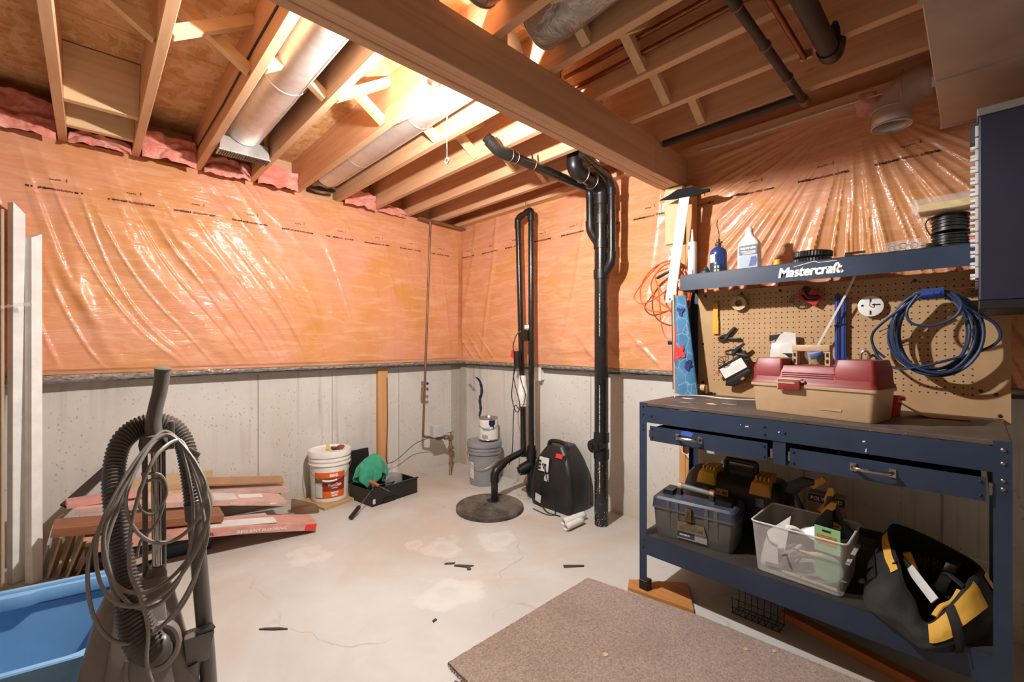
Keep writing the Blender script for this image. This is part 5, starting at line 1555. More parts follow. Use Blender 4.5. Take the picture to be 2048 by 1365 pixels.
def pegmat():
    t = NT('perforated hardboard')
    v = t.co(); xyz = t.sep(v)
    n = t.noise(v, 5, 5)
    c = t.ramp(n, [(0.3, '#b9946c'), (0.7, '#c9a47a')])
    P = 0.0254
    def fr(s, off):
        return t.math('SUBTRACT', t.math('FRACT', t.math('ADD', t.math('DIVIDE', s, P), off)), 0.5)
    fy = fr(xyz[0], 0.5); fz = fr(xyz[2], 0.0)
    d = t.math('SQRT', t.math('ADD', t.math('POWER', fy, 2.0), t.math('POWER', fz, 2.0)))
    hole = t.math('LESS_THAN', d, 0.125)
    # no holes in the plain border
    inx = t.math('MULTIPLY', t.math('GREATER_THAN', xyz[0], 0.11), t.math('LESS_THAN', xyz[0], 1.13))
    inz = t.math('MULTIPLY', t.math('GREATER_THAN', xyz[2], 0.985), t.math('LESS_THAN', xyz[2], 1.47))
    hole = t.math('MULTIPLY', hole, t.math('MULTIPLY', inx, inz))
    c = t.mix(hole, c, '#3a2a1c')
    t.base(c); t.set(rough=0.7, spec=0.3)
    return t.m
M_PEG = pegmat()

BXF, BYL = 1.93, 1.127
RB = (0, 0, -PI / 2)
WB = thing('workbench', 'dark blue steel workbench with two drawers, pegboard and an upper shelf', 'workbench', (BXF, BYL, 0), RB)
W, DEP, HT = 1.20, 0.57, 0.92
def bolts(parent, pts, mat=None, r=0.0065):
    for (x, y, z) in pts:
        MB(Matrix.Translation((x, y, z)) @ Matrix.Rotation(PI / 2, 4, 'X')).lathe([(r, 0), (r * .95, .002), (r * .5, .0045)], 10).build('bolt', mat or M_BOLT, parent)
def angle_post(x0, sgn, y0, ysg, z0, z1, name):
    # steel angle: one flange faces front, one faces the side
    t = 0.0025; f = 0.038
    a, b = (x0, x0 + sgn * f)
    m = MB().box((min(a, b), min(y0, y0 + ysg * t), z0), (max(a, b), max(y0, y0 + ysg * t), z1))
    p = m.build(name, M_NAVYM, WB, smooth=False)
    c = MB().box((min(x0, x0 + sgn * t), min(y0 + ysg * t, y0 + ysg * f), z0), (max(x0, x0 + sgn * t), max(y0 + ysg * t, y0 + ysg * f), z1)).build('side_flange', M_NAVYM, p, smooth=False)
    return p
def foot(x0, sgn, y0, ysg, z0):
    a, b = sorted((x0 - sgn * .002, x0 + sgn * .042)); c, d = sorted((y0 - ysg * .002, y0 + ysg * .042))
    MB().box((a, c, z0), (b, d, z0 + .045)).build('foot_cap', M_BLACKP, WB, smooth=False, bevel=0.002, bseg=1)
p = angle_post(0, 1, 0, 1, 0.0175, HT, 'leg'); bolts(p, [(0.02, 0, z) for z in (0.9, 0.865, 0.81, 0.79, 0.262, 0.225)], M_BOLT, 0.005); foot(0, 1, 0, 1, 0.0168)
p = angle_post(W, -1, 0, 1, 0.0, HT, 'leg'); bolts(p, [(W - .018, 0, z) for z in (0.895, 0.855, 0.805, 0.78)], M_BOLTL, 0.006); foot(W, -1, 0, 1, 0)
angle_post(0, 1, DEP, -1, 0.0, 1.57, 'leg'); foot(0, 1, DEP, -1, 0)
angle_post(W, -1, DEP, -1, 0.0, 0.90, 'leg'); foot(W, -1, DEP, -1, 0)
MB().box((0.001, 0.003, HT - .016), (W - .001, DEP - .003, HT)).build('worktop', M_TOP, WB, smooth=False, bevel=0.002, bseg=1)
r_ = MB().box((0.038, 0.0, 0.826), (W - .038, 0.0025, HT - .017)).build('front_rail', M_NAVYM, WB, smooth=False)
bolts(r_, [(0.062, 0, .86), (0.55, 0, .875), (0.55, 0, .845), (0.62, 0, .86)], M_BOLT, 0.005)
for y in (0.0026, DEP - .005):
    pass
for x in (0.0026, W - .005):
    MB().box((x, 0.04, 0.84), (x + .0025, DEP - .04, HT - .017)).build('side_rail', M_NAVYM, WB, smooth=False)
MB().box((0.038, DEP - .0025, 0.84), (W - .038, DEP, HT - .017)).build('back_rail', M_NAVYM, WB, smooth=False)
# paint flecks on the rail
M_FLECK = plain('white paint fleck', '#e9e6e0', 0.6)
for (x, z, w_, h_) in ((0.485, 0.868, 0.016, 0.006), (0.46, .872, .004, .004), (0.60, 0.862, 0.007, 0.005), (0.86, 0.868, 0.010, 0.006), (0.866, 0.838, 0.005, 0.014)):
    MB(sframe((x, -.0004, z), (1, 0, 0), (0, 0, 1))).prism([(-w_ / 2, -h_ / 2), (w_ / 3, -h_ / 3), (w_ / 2, h_ / 2), (-w_ / 4, h_ / 3)], 0, 0.0005).build('paint_fleck', M_FLECK, r_, smooth=False)
# drawer divider and drawers
MB().box((0.578, 0.004, 0.735), (0.622, 0.006, 0.826)).build('drawer_divider', M_NAVYM, WB, smooth=False)
MB().box((0.578, 0.006, 0.735), (0.580, DEP - .04, 0.826)).build('drawer_divider', M_NAVYM, WB, smooth=False)
MB().box((0.620, 0.006, 0.735), (0.622, DEP - .04, 0.826)).build('drawer_divider', M_NAVYM, WB, smooth=False)
def drawer(x0, x1, y0, z0, z1, hx):
    d = MB().box((x0, y0, z0), (x1, y0 + .0025, z1)).build('drawer', M_NAVYM, WB, smooth=False)
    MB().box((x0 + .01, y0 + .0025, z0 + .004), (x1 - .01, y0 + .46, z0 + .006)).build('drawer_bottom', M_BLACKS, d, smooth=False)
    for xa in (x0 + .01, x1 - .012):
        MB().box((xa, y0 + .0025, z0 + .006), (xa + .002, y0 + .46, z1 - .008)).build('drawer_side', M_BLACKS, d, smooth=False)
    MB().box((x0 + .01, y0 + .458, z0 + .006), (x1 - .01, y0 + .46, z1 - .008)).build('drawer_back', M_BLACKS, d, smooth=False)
    bolts(d, [(x0 + .012, y0, z0 + .016), (x0 + .012, y0, z1 - .014), (x1 - .012, y0, z0 + .016), (x1 - .012, y0, z1 - .014)], M_BOLT, 0.005)
    zc = (z0 + z1) / 2 + .004
    h = MB()
    for s in (-1, 1):
        h.box((hx + s * .052 - .009, y0 - .004, zc - .014), (hx + s * .052 + .009, y0, zc + .014))
    h.tube(smooth_path([(hx - .052, y0 - .004, zc), (hx - .045, y0 - .022, zc), (hx - .02, y0 - .03, zc), (hx + .02, y0 - .03, zc), (hx + .045, y0 - .022, zc), (hx + .052, y0 - .004, zc)], 5), 0.0065, 10)
    hh = h.build('handle', M_CHROME, d)
    hh['label'] = 'chrome pull handle'
    return d
dl = drawer(0.055, 0.560, 0.000, 0.742, 0.812, 0.245)
dr = drawer(0.640, 1.148, -0.012, 0.738, 0.809, 0.885)
MB(sframe((0.235, -.0005, 0.803), (1, 0, 0), (0, 0, 1))).prism([(-.03, -.012), (.02, -.014), (.03, .004), (.012, .008), (-.02, .008)], 0, 0.001).build('blue_tape', plain('blue tape', '#3e63b5', 0.6), dl, smooth=False)
for x in (0.045, 0.568, 0.63, 1.153):
    MB().box((x, 0.008, 0.755), (x + .008, DEP - .06, 0.79)).build('drawer_slide', M_BOLTL, WB, smooth=False)
# lower shelf
MB().box((0.038, 0.0, 0.192), (W - .038, 0.0025, 0.283)).build('shelf_rail', M_NAVYM, WB, smooth=False)
MB().box((0.038, DEP - .0025, 0.205), (W - .038, DEP, 0.283)).build('shelf_rail', M_NAVYM, WB, smooth=False)
for x in (0.0026, W - .005):
    MB().box((x, 0.04, 0.205), (x + .0025, DEP - .04, 0.283)).build('shelf_rail', M_NAVYM, WB, smooth=False)
MB().box((0.003, 0.003, 0.272), (W - .003, DEP - .003, 0.285)).build('lower_shelf', M_LSHELF, WB, smooth=False)
# pegboard and upper shelf
pb = MB().box((0.024, DEP - .0, 0.90), (W + .018, DEP + .005, 1.49)).build('pegboard', M_PEG, WB, smooth=False)
bolts(pb, [(0.065, DEP, 1.20), (0.065, DEP, 0.985), (0.08, DEP, 1.468), (W - .06, DEP, 1.02), (W - .02, DEP, 1.01), (W - .01, DEP, .93), (0.27, DEP, 1.468), (0.45, DEP, 1.468), (0.74, DEP, 1.468), (0.95, DEP, 1.468)], M_BOLT, 0.007)
SHX0, SHX1, SHY = 0.027, 1.125, 0.37
sh = MB().box((SHX0, SHY, 1.487), (SHX1, SHY + .0025, 1.567)).build('shelf_front', M_NAVYM, WB, smooth=False)
M_SHT = plain('black shelf top', '#1a1a1c', 0.5)
MB().box((SHX0, SHY + .003, 1.552), (SHX1, DEP, 1.560)).build('upper_shelf', M_SHT, WB, smooth=False)
MB().box((SHX0, SHY - .001, 1.567), (SHX1, SHY + .006, 1.570)).build('shelf_edge', M_SHT, WB, smooth=False)
MB().box((SHX0, SHY + .003, 1.487), (SHX0 + .0025, DEP, 1.552)).build('shelf_side', M_NAVYM, WB, smooth=False)
fr_ = sframe((0.619, SHY - .0006, 1.528), (1, 0, 0), (0, 0, 1))
tx = text_mesh('lettering', 'Mastercraft.', M_LET, fr_, width=0.245, height=0.046, depth=0.0012, parent=sh, bold=0.042, shear=0.18, spacing=0.92)
m = MB(fr_)
for a, b in (((-.06, .022), (.02, .038)), ((.02, .038), (.035, .030)), ((.035, .030), (.10, .031))):
    m.beam((a[0], a[1], .001), (b[0], b[1], .001), 0.0022, 0.0010, (0, 0, 1))
m.build('roof_stroke', M_LET, sh, smooth=False)

# ================================================================== THINGS ON THE UPPER SHELF
ZS = 1.560
def bench_pt(x, y, z):
    """bench-local to world"""
    return (BXF + y, BYL - x, z)
def bthing(name, label, cat, x, y, z, yaw=0.0, group=None):
    return thing(name, label, cat, bench_pt(x, y, z), (0, 0, -PI / 2 + yaw), group)
CK = bthing('caulk_tube', 'white caulking tube with a tapered nozzle standing on the upper shelf', 'caulk tube', 0.058, 0.45, ZS)
MB().lathe([(0.023, 0), (0.0235, .004), (0.0235, .19), (0.021, .196), (0.009, .20), (0.0085, .206), (0.004, .262), (0.002, .268)], 24).build('tube_body', M_PVC, CK, angle=0.5)
MB(sframe((-.008, -.0222, .165), (1, 0, 0), (0, 0, 1))).box((-.006, -.012, 0), (.006, .012, .001)).build('print_mark', M_BLACKP, CK, smooth=False)
MB(sframe((0, -.0232, .035), (1, 0, 0), (0, 0, 1))).box((-.010, -.03, 0), (.012, .01, .001)).build('print_mark', M_BLUEPALE, CK, smooth=False)
GR = bthing('green_tape', 'small dark green roll of tape behind the torch', 'tape', 0.123, 0.47, ZS)
MB().lathe([(0.014, 0), (0.026, 0), (0.028, .004), (0.028, .030), (0.026, .034), (0.014, .034)], 24).build('tape_roll', plain('dark green tape', '#24493f', 0.5), GR)
MB().lathe([(0.006, .03), (.016, .04), (.012, .052), (.004, .056)], 12).build('tape_core', plain('dark green tape', '#24493f', 0.5), GR)
TC = bthing('gas_torch', 'blue propane cylinder with a brass torch head on the upper shelf', 'torch', 0.194, 0.455, ZS)
M_TORCH = plain('blue cylinder enamel', '#2c4488', 0.35)
MB().lathe([(0.036, 0), (0.041, .006), (0.041, .115), (0.037, .132), (0.022, .146), (0.012, .15), (0.012, .158)], 28).build('cylinder', M_TORCH, TC)
wrap(MB(), .041, .041, .065, .108, -PI / 2 - 0.9, -PI / 2 + 0.25, .0006, 10).build('label', M_PANEL, TC)
wrap(MB(), .041, .041, .066, .108, -PI / 2 + .0, -PI / 2 + 0.35, .0010, 6).build('label', M_SPRAY, TC)
lb = wrap(MB(), .041, .041, .008, .056, -PI / 2 - 0.9, -PI / 2 + 0.9, .0006, 12).build('label', M_NAVYM, TC)
for k in range(4):
    wrap(MB(), .041, .041, .014 + (k % 2) * .02, .028 + (k % 2) * .02, -PI / 2 - 0.1 + (k // 2) * .35, -PI / 2 + 0.12 + (k // 2) * .35, .0012, 3).build('hazard_mark', plain('pale green print', '#b9c7a0', 0.5), lb)
M_BRS = plain('aged brass', '#6e5230', 0.4, 0.4, 0.25)
MB().lathe([(0.013, .152), (.015, .158), (.015, .17), (.009, .176), (.009, .19)], 16).build('valve_block', M_BRS, TC)
MB().tube([(0, 0, .172), (.02, -.004, .172)], .006, 10).build('valve_knob', M_BRS, TC)
MB().tube(smooth_path([(0, 0, .185), (0.001, 0, .215), (-.003, 0, .24), (-.010, 0, .262), (-.008, 0, .292)], 5), [0.0045] * 8 + [0.005] * 13, 10).build('burner_tube', M_BRS, TC)
BT = bthing('detergent_bottle', 'white squeeze bottle with a black and blue label on the upper shelf', 'bottle', 0.345, 0.455, ZS)
def bring(w, d, z):
    return [(x, y, z) for x, y in rrect(w, d, min(w, d) * .35, 5)]
MB().loft([bring(.096, .05, 0), bring(.104, .056, .006), bring(.104, .056, .125), bring(.10, .054, .142), bring(.070, .046, .165), bring(.040, .036, .182), bring(.034, .034, .196)]).build('bottle_body', M_PVC, BT, angle=0.6)
MB().lathe([(0.0175, .192), (.0175, .214), (.014, .218), (.012, .224)], 18).build('bottle_cap', M_PVC, BT)
fr_ = sframe((0.004, -.0285, .07), (1, 0, 0), (0, 0, 1))
lb = MB(fr_).box((-.042, -.055, 0), (.042, .012, .0008)).build('front_label', M_BLUEPALE, BT, smooth=False)
lk = MB(fr_).box((-.042, .014, 0), (.042, .062, .0008)).build('front_label', M_BLACKP, BT, smooth=False)
text_mesh('lettering', 'squirale', M_LET, fr_ @ Matrix.Translation((0, .046, .001)), width=0.070, height=0.017, depth=.0006, parent=lk, bold=0.03)
for k in range(3):
    MB(fr_ @ Matrix.Translation((0, .031 - .006 * k, .001))).box((-.034 + .005 * k, -.0016, 0), (.034, .0016, .0004)).build('small_print', M_PANEL, lk, smooth=False)
MB(fr_ @ Matrix.Translation((.02, -.022, .001))).prism([(-.018, -.024), (.014, -.020), (.022, .006), (.016, .026), (-.006, .024)], 0, .0004).build('picture', plain('blue picture print', '#4a5c9a', 0.5, 0, 0.4, 60), lb, smooth=False)
YT = bthing('yellow_cap', 'yellow cap standing on a flat white packet on the upper shelf', 'cap', 0.477, 0.43, ZS + .0125)
MB().lathe([(0.017, 0), (0.0175, .003), (0.0165, .026), (0.012, .030)], 20).build('cap', plain('yellow plastic', '#e8b53a', 0.4), YT)
tag(MB(Matrix.Translation(bench_pt(0.475, 0.43, ZS)) @ Matrix.Rotation(-PI / 2, 4, 'Z')).box((-.05, -.03, 0), (.06, .03, .012)).build('white_packet', M_PVC, smooth=False, bevel=0.002), 'flat white packet under the yellow cap', 'packet')
def knurl(name, label, x, y, z, r, h):
    K = bthing(name, label, 'knob lid', x, y, z)
    n = 40
    ring = lambda zz, f: [((r + (0.0022 if (j % 2) else -0.0008)) * f * math.cos(2 * PI * j / (2 * n)), (r + (0.0022 if (j % 2) else -0.0008)) * f * math.sin(2 * PI * j / (2 * n)), zz) for j in range(2 * n)]
    MB().loft([ring(0, .97), ring(.003, 1), ring(h - .003, 1), ring(h, .96)]).build('grip_ring', M_BLACKP, K, angle=0.4)
    MB().lathe([(r * .8, h), (r * .78, h + .003), (0.002, h + .003)], 32).build('lid_top', M_ABSF, K)
    return K
knurl('ribbed_lid', 'lower ribbed black lid of the stacked pair', 0.607, 0.455, ZS, 0.077, 0.028)
K = knurl('ribbed_lid', 'upper ribbed black lid, tilted on the lower one', 0.612, 0.455, ZS + .036, 0.074, 0.026)
K.rotation_euler = (0.03, 0.035, -PI / 2)
HN = bthing('metal_bracket', 'small steel hinge lying near the shelf lettering', 'hinge', 0.772, 0.43, ZS + .004)
MB().tube([(-.035, 0, .028), (.035, 0, .028)], .005, 10).build('hinge_pin', M_CHROME, HN)
for s in (-1, 1):
    MB().box((-.033, min(0, s * .02), .006 if s < 0 else .016), (.033, max(0, s * .02), .009 if s < 0 else .019)).build('hinge_leaf', M_BOLTL, HN, smooth=False)
MB().box((-.035, -.012, -.004), (-.012, .012, .024)).build('hinge_block', M_BLACKP, HN, smooth=False)
RX = bthing('ring_box', 'clear open box with loose metal rings on the upper shelf', 'clear box', 0.925, 0.45, ZS)
for lo, hi in (((-.055, -.04, 0), (.055, .04, .002)), ((-.055, -.04, .002), (.055, -.038, .04)), ((-.055, .038, .002), (.055, .04, .07)), ((-.055, -.038, .002), (-.053, .038, .055)), ((.053, -.038, .002), (.055, .038, .055))):
    MB().box(lo, hi).build('box_wall', M_CLEAR, RX, smooth=False)
for k in range(5):
    MB().torus((-.035 + .017 * k, -.015 + .008 * (k % 2), .030 + .004 * (k % 3)), .011, .0016, 16, 6, 'y').build('split_ring', M_COPPER if k % 2 else M_WIRE, RX)
def cable_spool(label, x, y, z, r, h, tilt):
    K = bthing('cable_spool', label, 'cable spool', x, y, z)
    K.rotation_euler = (tilt, 0, -PI / 2)
    MB().lathe([(r, 0), (r, .004), (r * .86, .006), (r * .9, h * .5), (r * .86, h - .006), (r, h - .004), (r, h), (r * .35, h)], 32).build('spool', M_BLACKP, K, angle=0.5)
    for zz in (h * .3, h * .5, h * .7):
        MB().torus((0, 0, zz), r * .9, .004, 30, 6).build('cable_turn', M_ABSF, K)
    return K
cable_spool('lower black cable spool on the upper shelf by the parts cabinet', 1.058, 0.47, ZS + .012, 0.055, 0.052, 0.0)
cable_spool('upper black cable spool tilted under the clear organizer', 1.058, 0.475, ZS + .072, 0.055, 0.066, -0.10)
PG = bthing('power_plug', 'black power plug dangling at the shelf edge beside the spools', 'plug', 1.002, 0.415, ZS + .012)
MB().box((-.012, -.01, 0), (.016, .01, .02)).build('plug_body', M_BLACKP, PG, bevel=0.004)
for k in (.004, .013):
    MB().box((-.028, -.002, k), (-.011, .001, k + .003)).build('prong', M_WIRE, PG, smooth=False)
MB().tube(smooth_path([(.015, 0, .01), (.03, .02, .02), (.0, .03, .06), (-.012, .03, .10), (.005, .04, .125), (.05, .06, .125)], 6), .0025, 6).build('plug_cord', M_BLACKP, PG)
M_ORGY = plain('yellow parts', '#d8b442', 0.5, 0, 0.3, 40)
OR = bthing('parts_organizer', 'clear flat organizer box with yellow contents sticking out of the cabinet', 'organizer box', 0.955, 0.43, 1.708)
OR.rotation_euler = (0, 0, -PI / 2)
MB().box((0, -.05, 0), (.17, .07, .004)).build('box_floor', M_CLEAR, OR, smooth=False)
for lo, hi in (((0, -.05, .004), (.17, -.048, .05)), ((0, .068, .004), (.17, .07, .05)), ((0, -.048, .004), (.002, .068, .05)), ((0, -.05, .05), (.17, .07, .053))):
    MB().box(lo, hi).build('box_wall', M_CLEAR, OR, smooth=False)
MB().box((.018, -.045, .005), (.17, .06, .030)).build('contents', M_ORGY, OR, smooth=False)
MB().box((-.014, -.02, .036), (.004, .02, .056)).build('box_latch', M_CLEAR, OR, bevel=0.003)

# ================================================================== SMALL-PARTS CABINET
M_CABB = plain('dark blue cabinet plastic', '#26273a', 0.45, 0, 0.08)
CB = bthing('parts_cabinet', 'tall dark blue small-parts cabinet with white drawer pulls beside the shelf', 'parts cabinet', 1.133, 0.07, 1.312)
MB().box((0.0, 0.0, 0.028), (0.30, 0.495, 0.60)).build('cabinet_shell', M_CABB, CB, smooth=False, bevel=0.004)
MB().box((-.001, -.002, 0.0), (0.30, 0.495, 0.0275)).build('cabinet_base', M_SHT, CB, smooth=False, bevel=0.003)
MB().box((-.004, -.004, 0.601), (0.30, 0.495, 0.625)).build('cabinet_top', plain('grey top tray', '#7d766f', 0.5), CB, smooth=False, bevel=0.003)
MB().lathe([(0.12, .6255), (.12, .645), (.10, .66)], 32, (0.20, .2, 0)).build('grey_lid', plain('grey lid', '#8d8882', 0.5), CB)
M_DRAWW = plain('frosted drawer plastic', '#d9d6d4', 0.3)
for k in range(13):
    z = 0.10 + k * 0.037
    for j in range(5):
        y = 0.012 + j * 0.095
        d = MB().box((-.008, y, z), (-.0005, y + .088, z + .033)).build('small_drawer', M_DRAWW, CB, smooth=False)
        if j < 2:
            MB().box((-.019, y + .03, z + .008), (-.008, y + .058, z + .016)).build('drawer_pull', M_DRAWW, d, smooth=False)
MB().box((-.020, .02, .53), (-.001, .10, .59)).build('grey_bin', plain('dark grey bin', '#4d4a4d', 0.5), CB, smooth=False)
# ================================================================== ON THE WORKTOP
M_MAROON = plain('maroon toolbox plastic', '#8a2a2a', 0.42, 0, 0.08, 30, 0.5, 0.1)
M_TAN = plain('tan toolbox plastic', '#c2a27e', 0.45, 0, 0.06, 20, 0.5, 0.08)
TB = bthing('tackle_toolbox', 'large toolbox with a maroon lid and tan base on the worktop', 'toolbox', 0.462, 0.128, HT + .001, -0.155)
TL, TDp = 0.43, 0.205
def rbox(w, d, z, r=0.02, cx=0, cy=0):
    return [(x + cx, y + cy, z) for x, y in rrect(w, d, r, 4)]
cx, cy = TL / 2, TDp / 2
MB().loft([rbox(TL * .95, TDp * .92, 0, .018, cx, cy), rbox(TL * .965, TDp * .94, .006, .02, cx, cy), rbox(TL, TDp, .112, .02, cx, cy)]).build('base', M_TAN, TB, angle=0.6)
MB().loft([rbox(TL * 1.03, TDp * 1.05, .108, .02, cx, cy), rbox(TL * 1.035, TDp * 1.06, .112, .02, cx, cy), rbox(TL * 1.03, TDp * 1.05, .120, .02, cx, cy)]).build('base_lip', M_TAN, TB, angle=0.6)
MB().loft([rbox(TL * 1.03, TDp * 1.05, .1205, .02, cx, cy), rbox(TL * 1.015, TDp * 1.03, .128, .02, cx, cy), rbox(TL, TDp, .135, .02, cx, cy), rbox(TL * .985, TDp * .95, .175, .02, cx, cy), rbox(TL * .95, TDp * .84, .195, .02, cx, cy)]).build('lid', M_MAROON, TB, angle=0.6)
for (x0, x1) in ((0.004, 0.122), (TL - .135, TL - .004)):
    MB().loft([rbox(x1 - x0, TDp * .99, .130, .012, (x0 + x1) / 2, cy), rbox((x1 - x0) * .99, TDp * .97, .185, .012, (x0 + x1) / 2, cy), rbox((x1 - x0) * .9, TDp * .82, .222, .012, (x0 + x1) / 2, cy)]).build('lid_hump', M_MAROON, TB, angle=0.6)
for z in (.150, .158, .166):
    MB().box((.12, -.002 + (z - .13) * .1, z), (TL - .13, .004 + (z - .13) * .1, z + .003)).build('lid_ridge', M_MAROON, TB, smooth=False)
ht = MB().box((.122, cy - .016, .252), (.258, cy + .016, .278)).build('carry_handle', M_TAN, TB, bevel=0.003)
for x in (.122, .240):
    MB().box((x, cy - .013, .196), (x + .018, cy + .013, .253)).build('handle_post', M_TAN, ht, smooth=False)
    for z in (.205, .23):
        MB().box((x + .005, cy - .0145, z), (x + .013, cy - .0125, z + .015)).build('post_slot', M_BLACKP, ht, smooth=False)
lt = MB().box((.118, -.022, .098), (.195, -.008, .137)).build('latch', M_MAROON, TB, bevel=0.004)
MB().box((.118, -.024, .124), (.178, -.020, .131)).build('latch_bar', M_TAN, lt, smooth=False)
MB().tube(pipe_path([(.115, -.008, .10), (.115, -.02, .10), (.115, -.02, .142), (.20, -.02, .142), (.20, -.008, .142)], .006, 4), .0035, 8).build('latch_wire', M_TAN, lt)
text_mesh('embossing', 'WATERLOO', plain('tan embossing', '#b8966f', 0.5), sframe((.30, -.0005, .035), (1, 0, 0), (0, .04, 1)), width=.075, height=.010, depth=.002, parent=TB) if False else MB(sframe((.29, .0035, .035), (1, 0, 0), (0, .09, 1))).box((-.035, -.004, 0), (.035, .004, .001)).build('embossing', plain('tan embossing', '#b8966f', 0.5), TB, smooth=False)
RBN = bthing('red_bin', 'bright red plastic bin behind the toolbox corner', 'bin', 0.872, 0.395, HT + .001, -0.1)
rings = [rbox(.085, .07, 0, .006), rbox(.10, .08, .068, .006), rbox(.108, .088, .068, .006), rbox(.108, .088, .074, .006), rbox(.098, .078, .074, .006), rbox(.083, .068, .004, .006)]
MB().loft(rings).build('bin_shell', M_RED, RBN, angle=0.5)
MB().box((.05, -.01, .06), (.064, .01, .072)).build('bin_lip', M_RED, RBN, smooth=False)
SHP = bthing('sandpaper_sheet', 'curled brown sheet of sandpaper on the worktop by the pegboard', 'sandpaper', 1.01, 0.44, HT + .001, 0.15)
def sand(u, v):
    x = (u - .5) * .20; y = (v - .5) * .11
    z = .002 + .050 * max(0, (.45 - u)) ** 1.5 / .3
    return (x, y, z)
MB().grid(sand, 16, 6).build('sheet', M_CARD, SHP, thick=0.0012)
WC = bthing('charging_cable', 'thin white cord lying across the worktop to the toolbox', 'cable', 0.03, 0.42, HT)
MB().tube(smooth_path([(.0, -.12, .004), (.03, -.03, .004), (.10, .01, .0045), (.19, -.015, .004), (.28, .0, .004), (.37, .045, .004), (.43, .06, .004)], 7), .0038, 8).build('cord', M_CABLE, WC)

# stains of white on the worktop
for i, (x, y, a, b) in enumerate(((.10, .30, .030, .018), (.16, .14, .028, .020), (.20, .32, .02, .012), (.27, .18, .022, .012), (.22, .08, .014, .006), (.30, .30, .025, .008), (.33, .23, .03, .006))):
    pts = [(a * (1 + .25 * math.sin(3 * t + i)) * math.cos(t), b * (1 + .3 * math.cos(2 * t + i)) * math.sin(t)) for t in [2 * PI * k / 14 for k in range(14)]]
    MB(Matrix.Translation((x, y, HT + .0002))).prism(pts, 0, .0006).build('paint_stain', M_FLECK if i % 3 == 0 else plain('greyed stain', '#8d8680', 0.6), WB, smooth=False)

# ================================================================== HUNG ON THE PEGBOARD
PBY = DEP            # front plane of the board in bench-local y
def pthing(name, label, cat, x, z, out=0.0, rot=0.0, group=None):
    T = thing(name, label, cat, bench_pt(x, PBY - out, z), (0, 0, -PI / 2), group)
    T.rotation_euler = (Matrix.Rotation(-PI / 2, 3, 'Z') @ Matrix.Rotation(rot, 3, 'Y')).to_euler()
    return T
def phook(parent, x, z, out=0.03):
    MB().tube(pipe_path([(x, .002, z), (x, -out, z), (x, -out, z + .02)], .008, 4), .0018, 6).build('peg_hook', M_WIRE, parent)
YS = pthing('paint_key', 'yellow plastic stir stick hanging on the pegboard', 'stir stick', 0.140, 1.345, 0.012)
MB(Matrix.Rotation(PI / 2, 4, 'X')).prism([(-.016, -.09), (.016, -.09), (.016, -.02), (.013, .0), (.013, .075), (.008, .085), (-.008, .085), (-.012, .075), (-.014, .0)], -.002, .004).build('stick', plain('yellow stick plastic', '#e0a92c', 0.45), YS, bevel=0.001, bseg=1)
phook(YS, 0, .078, .02)
TP = pthing('tape_roll', 'roll of clear tape on a peg hook', 'tape roll', 0.264, 1.415, 0.02)
MB(Matrix.Rotation(PI / 2, 4, 'X')).lathe([(.018, -.009), (.036, -.009), (.037, -.006), (.037, .006), (.036, .009), (.018, .009), (.018, -.009)], 32, capb=False, capt=False).build('tape', plain('cloudy tape', '#c9b08e', 0.3), TP, angle=0.5)
MB(Matrix.Rotation(PI / 2, 4, 'X')).lathe([(.0165, -.0095), (.0185, -.0095), (.0185, .0095), (.0165, .0095), (.0165, -.0095)], 24, capb=False, capt=False).build('tape_core', M_CARD, TP, angle=0.5)
phook(TP, 0, .014, .035)
RP = pthing('red_packet', 'red and black blister packet on a peg hook', 'packet', 0.585, 1.43, 0.032, 0.55)
MB().box((-.045, -.004, -.032), (.045, .004, .032)).build('card', plain('red packet', '#c32420', 0.3), RP, smooth=False, bevel=0.001, bseg=1)
MB().box((-.046, -.006, .010), (-.012, .006, .033)).build('card_head', M_BLACKP, RP, smooth=False)
MB().tube(smooth_path([(-.03, -.006, -.012), (.0, -.009, -.022), (.034, -.008, .0), (.028, -.008, .014), (.0, -.009, -.004), (-.03, -.006, .008)], 5), .005, 8).build('blister', M_BLACKP, RP)
phook(RP, -.035, .025, .03)
PW = pthing('wire_bundle', 'bundle of thin grey wire hanging left of the red packet', 'wire bundle', 0.535, 1.405, 0.02)
for k in range(5):
    MB().torus((0, -.002 * k, .002 * k), .024 + .003 * k, .0016, 28, 6, 'y', 1, .8).build('wire_loop', M_WIRE if k % 2 else M_BOLT, PW)
phook(PW, 0, .02, .02)
DC = pthing('white_disc', 'flat white slotted disc hanging beside the blue cable', 'disc', 0.808, 1.368, 0.024)
MB(Matrix.Rotation(PI / 2, 4, 'X')).lathe([(.042, -.003), (.045, -.002), (.045, .002), (.042, .003)], 40).build('disc', M_PVC, DC, angle=0.5)
for (x, z, w_, h_) in ((0, .026, .003, .008), (0, -.028, .003, .009), (-.028, .004, .004, .004), (.02, .006, .014, .0025)):
    MB().box((x - w_, -.0045, z - h_), (x + w_, -.003, z + h_)).build('slot', M_BLACKP, DC, smooth=False)
phook(DC, 0, .0, .02)
BS = pthing('blue_straps', 'pair of blue plastic trim strips hanging on the pegboard', 'trim strips', 0.700, 1.165, 0.02)
M_BLUES = plain('blue plastic strip', '#33509e', 0.35)
for x, z1 in ((-.012, .265), (.012, .255)):
    MB().box((x - .009, -.006, -.09), (x + .009, .004, z1)).build('strip', M_BLUES, BS, smooth=False, bevel=0.002, bseg=1)
    MB().box((x - .002, -.010, -.09), (x + .002, -.006, z1)).build('strip_rib', M_BLUES, BS, smooth=False)
MB().tube([(-.022, -.012, .12), (.022, -.012, .13), (.022, .004, .13)], .003, 6).build('band', M_BLACKP, BS)
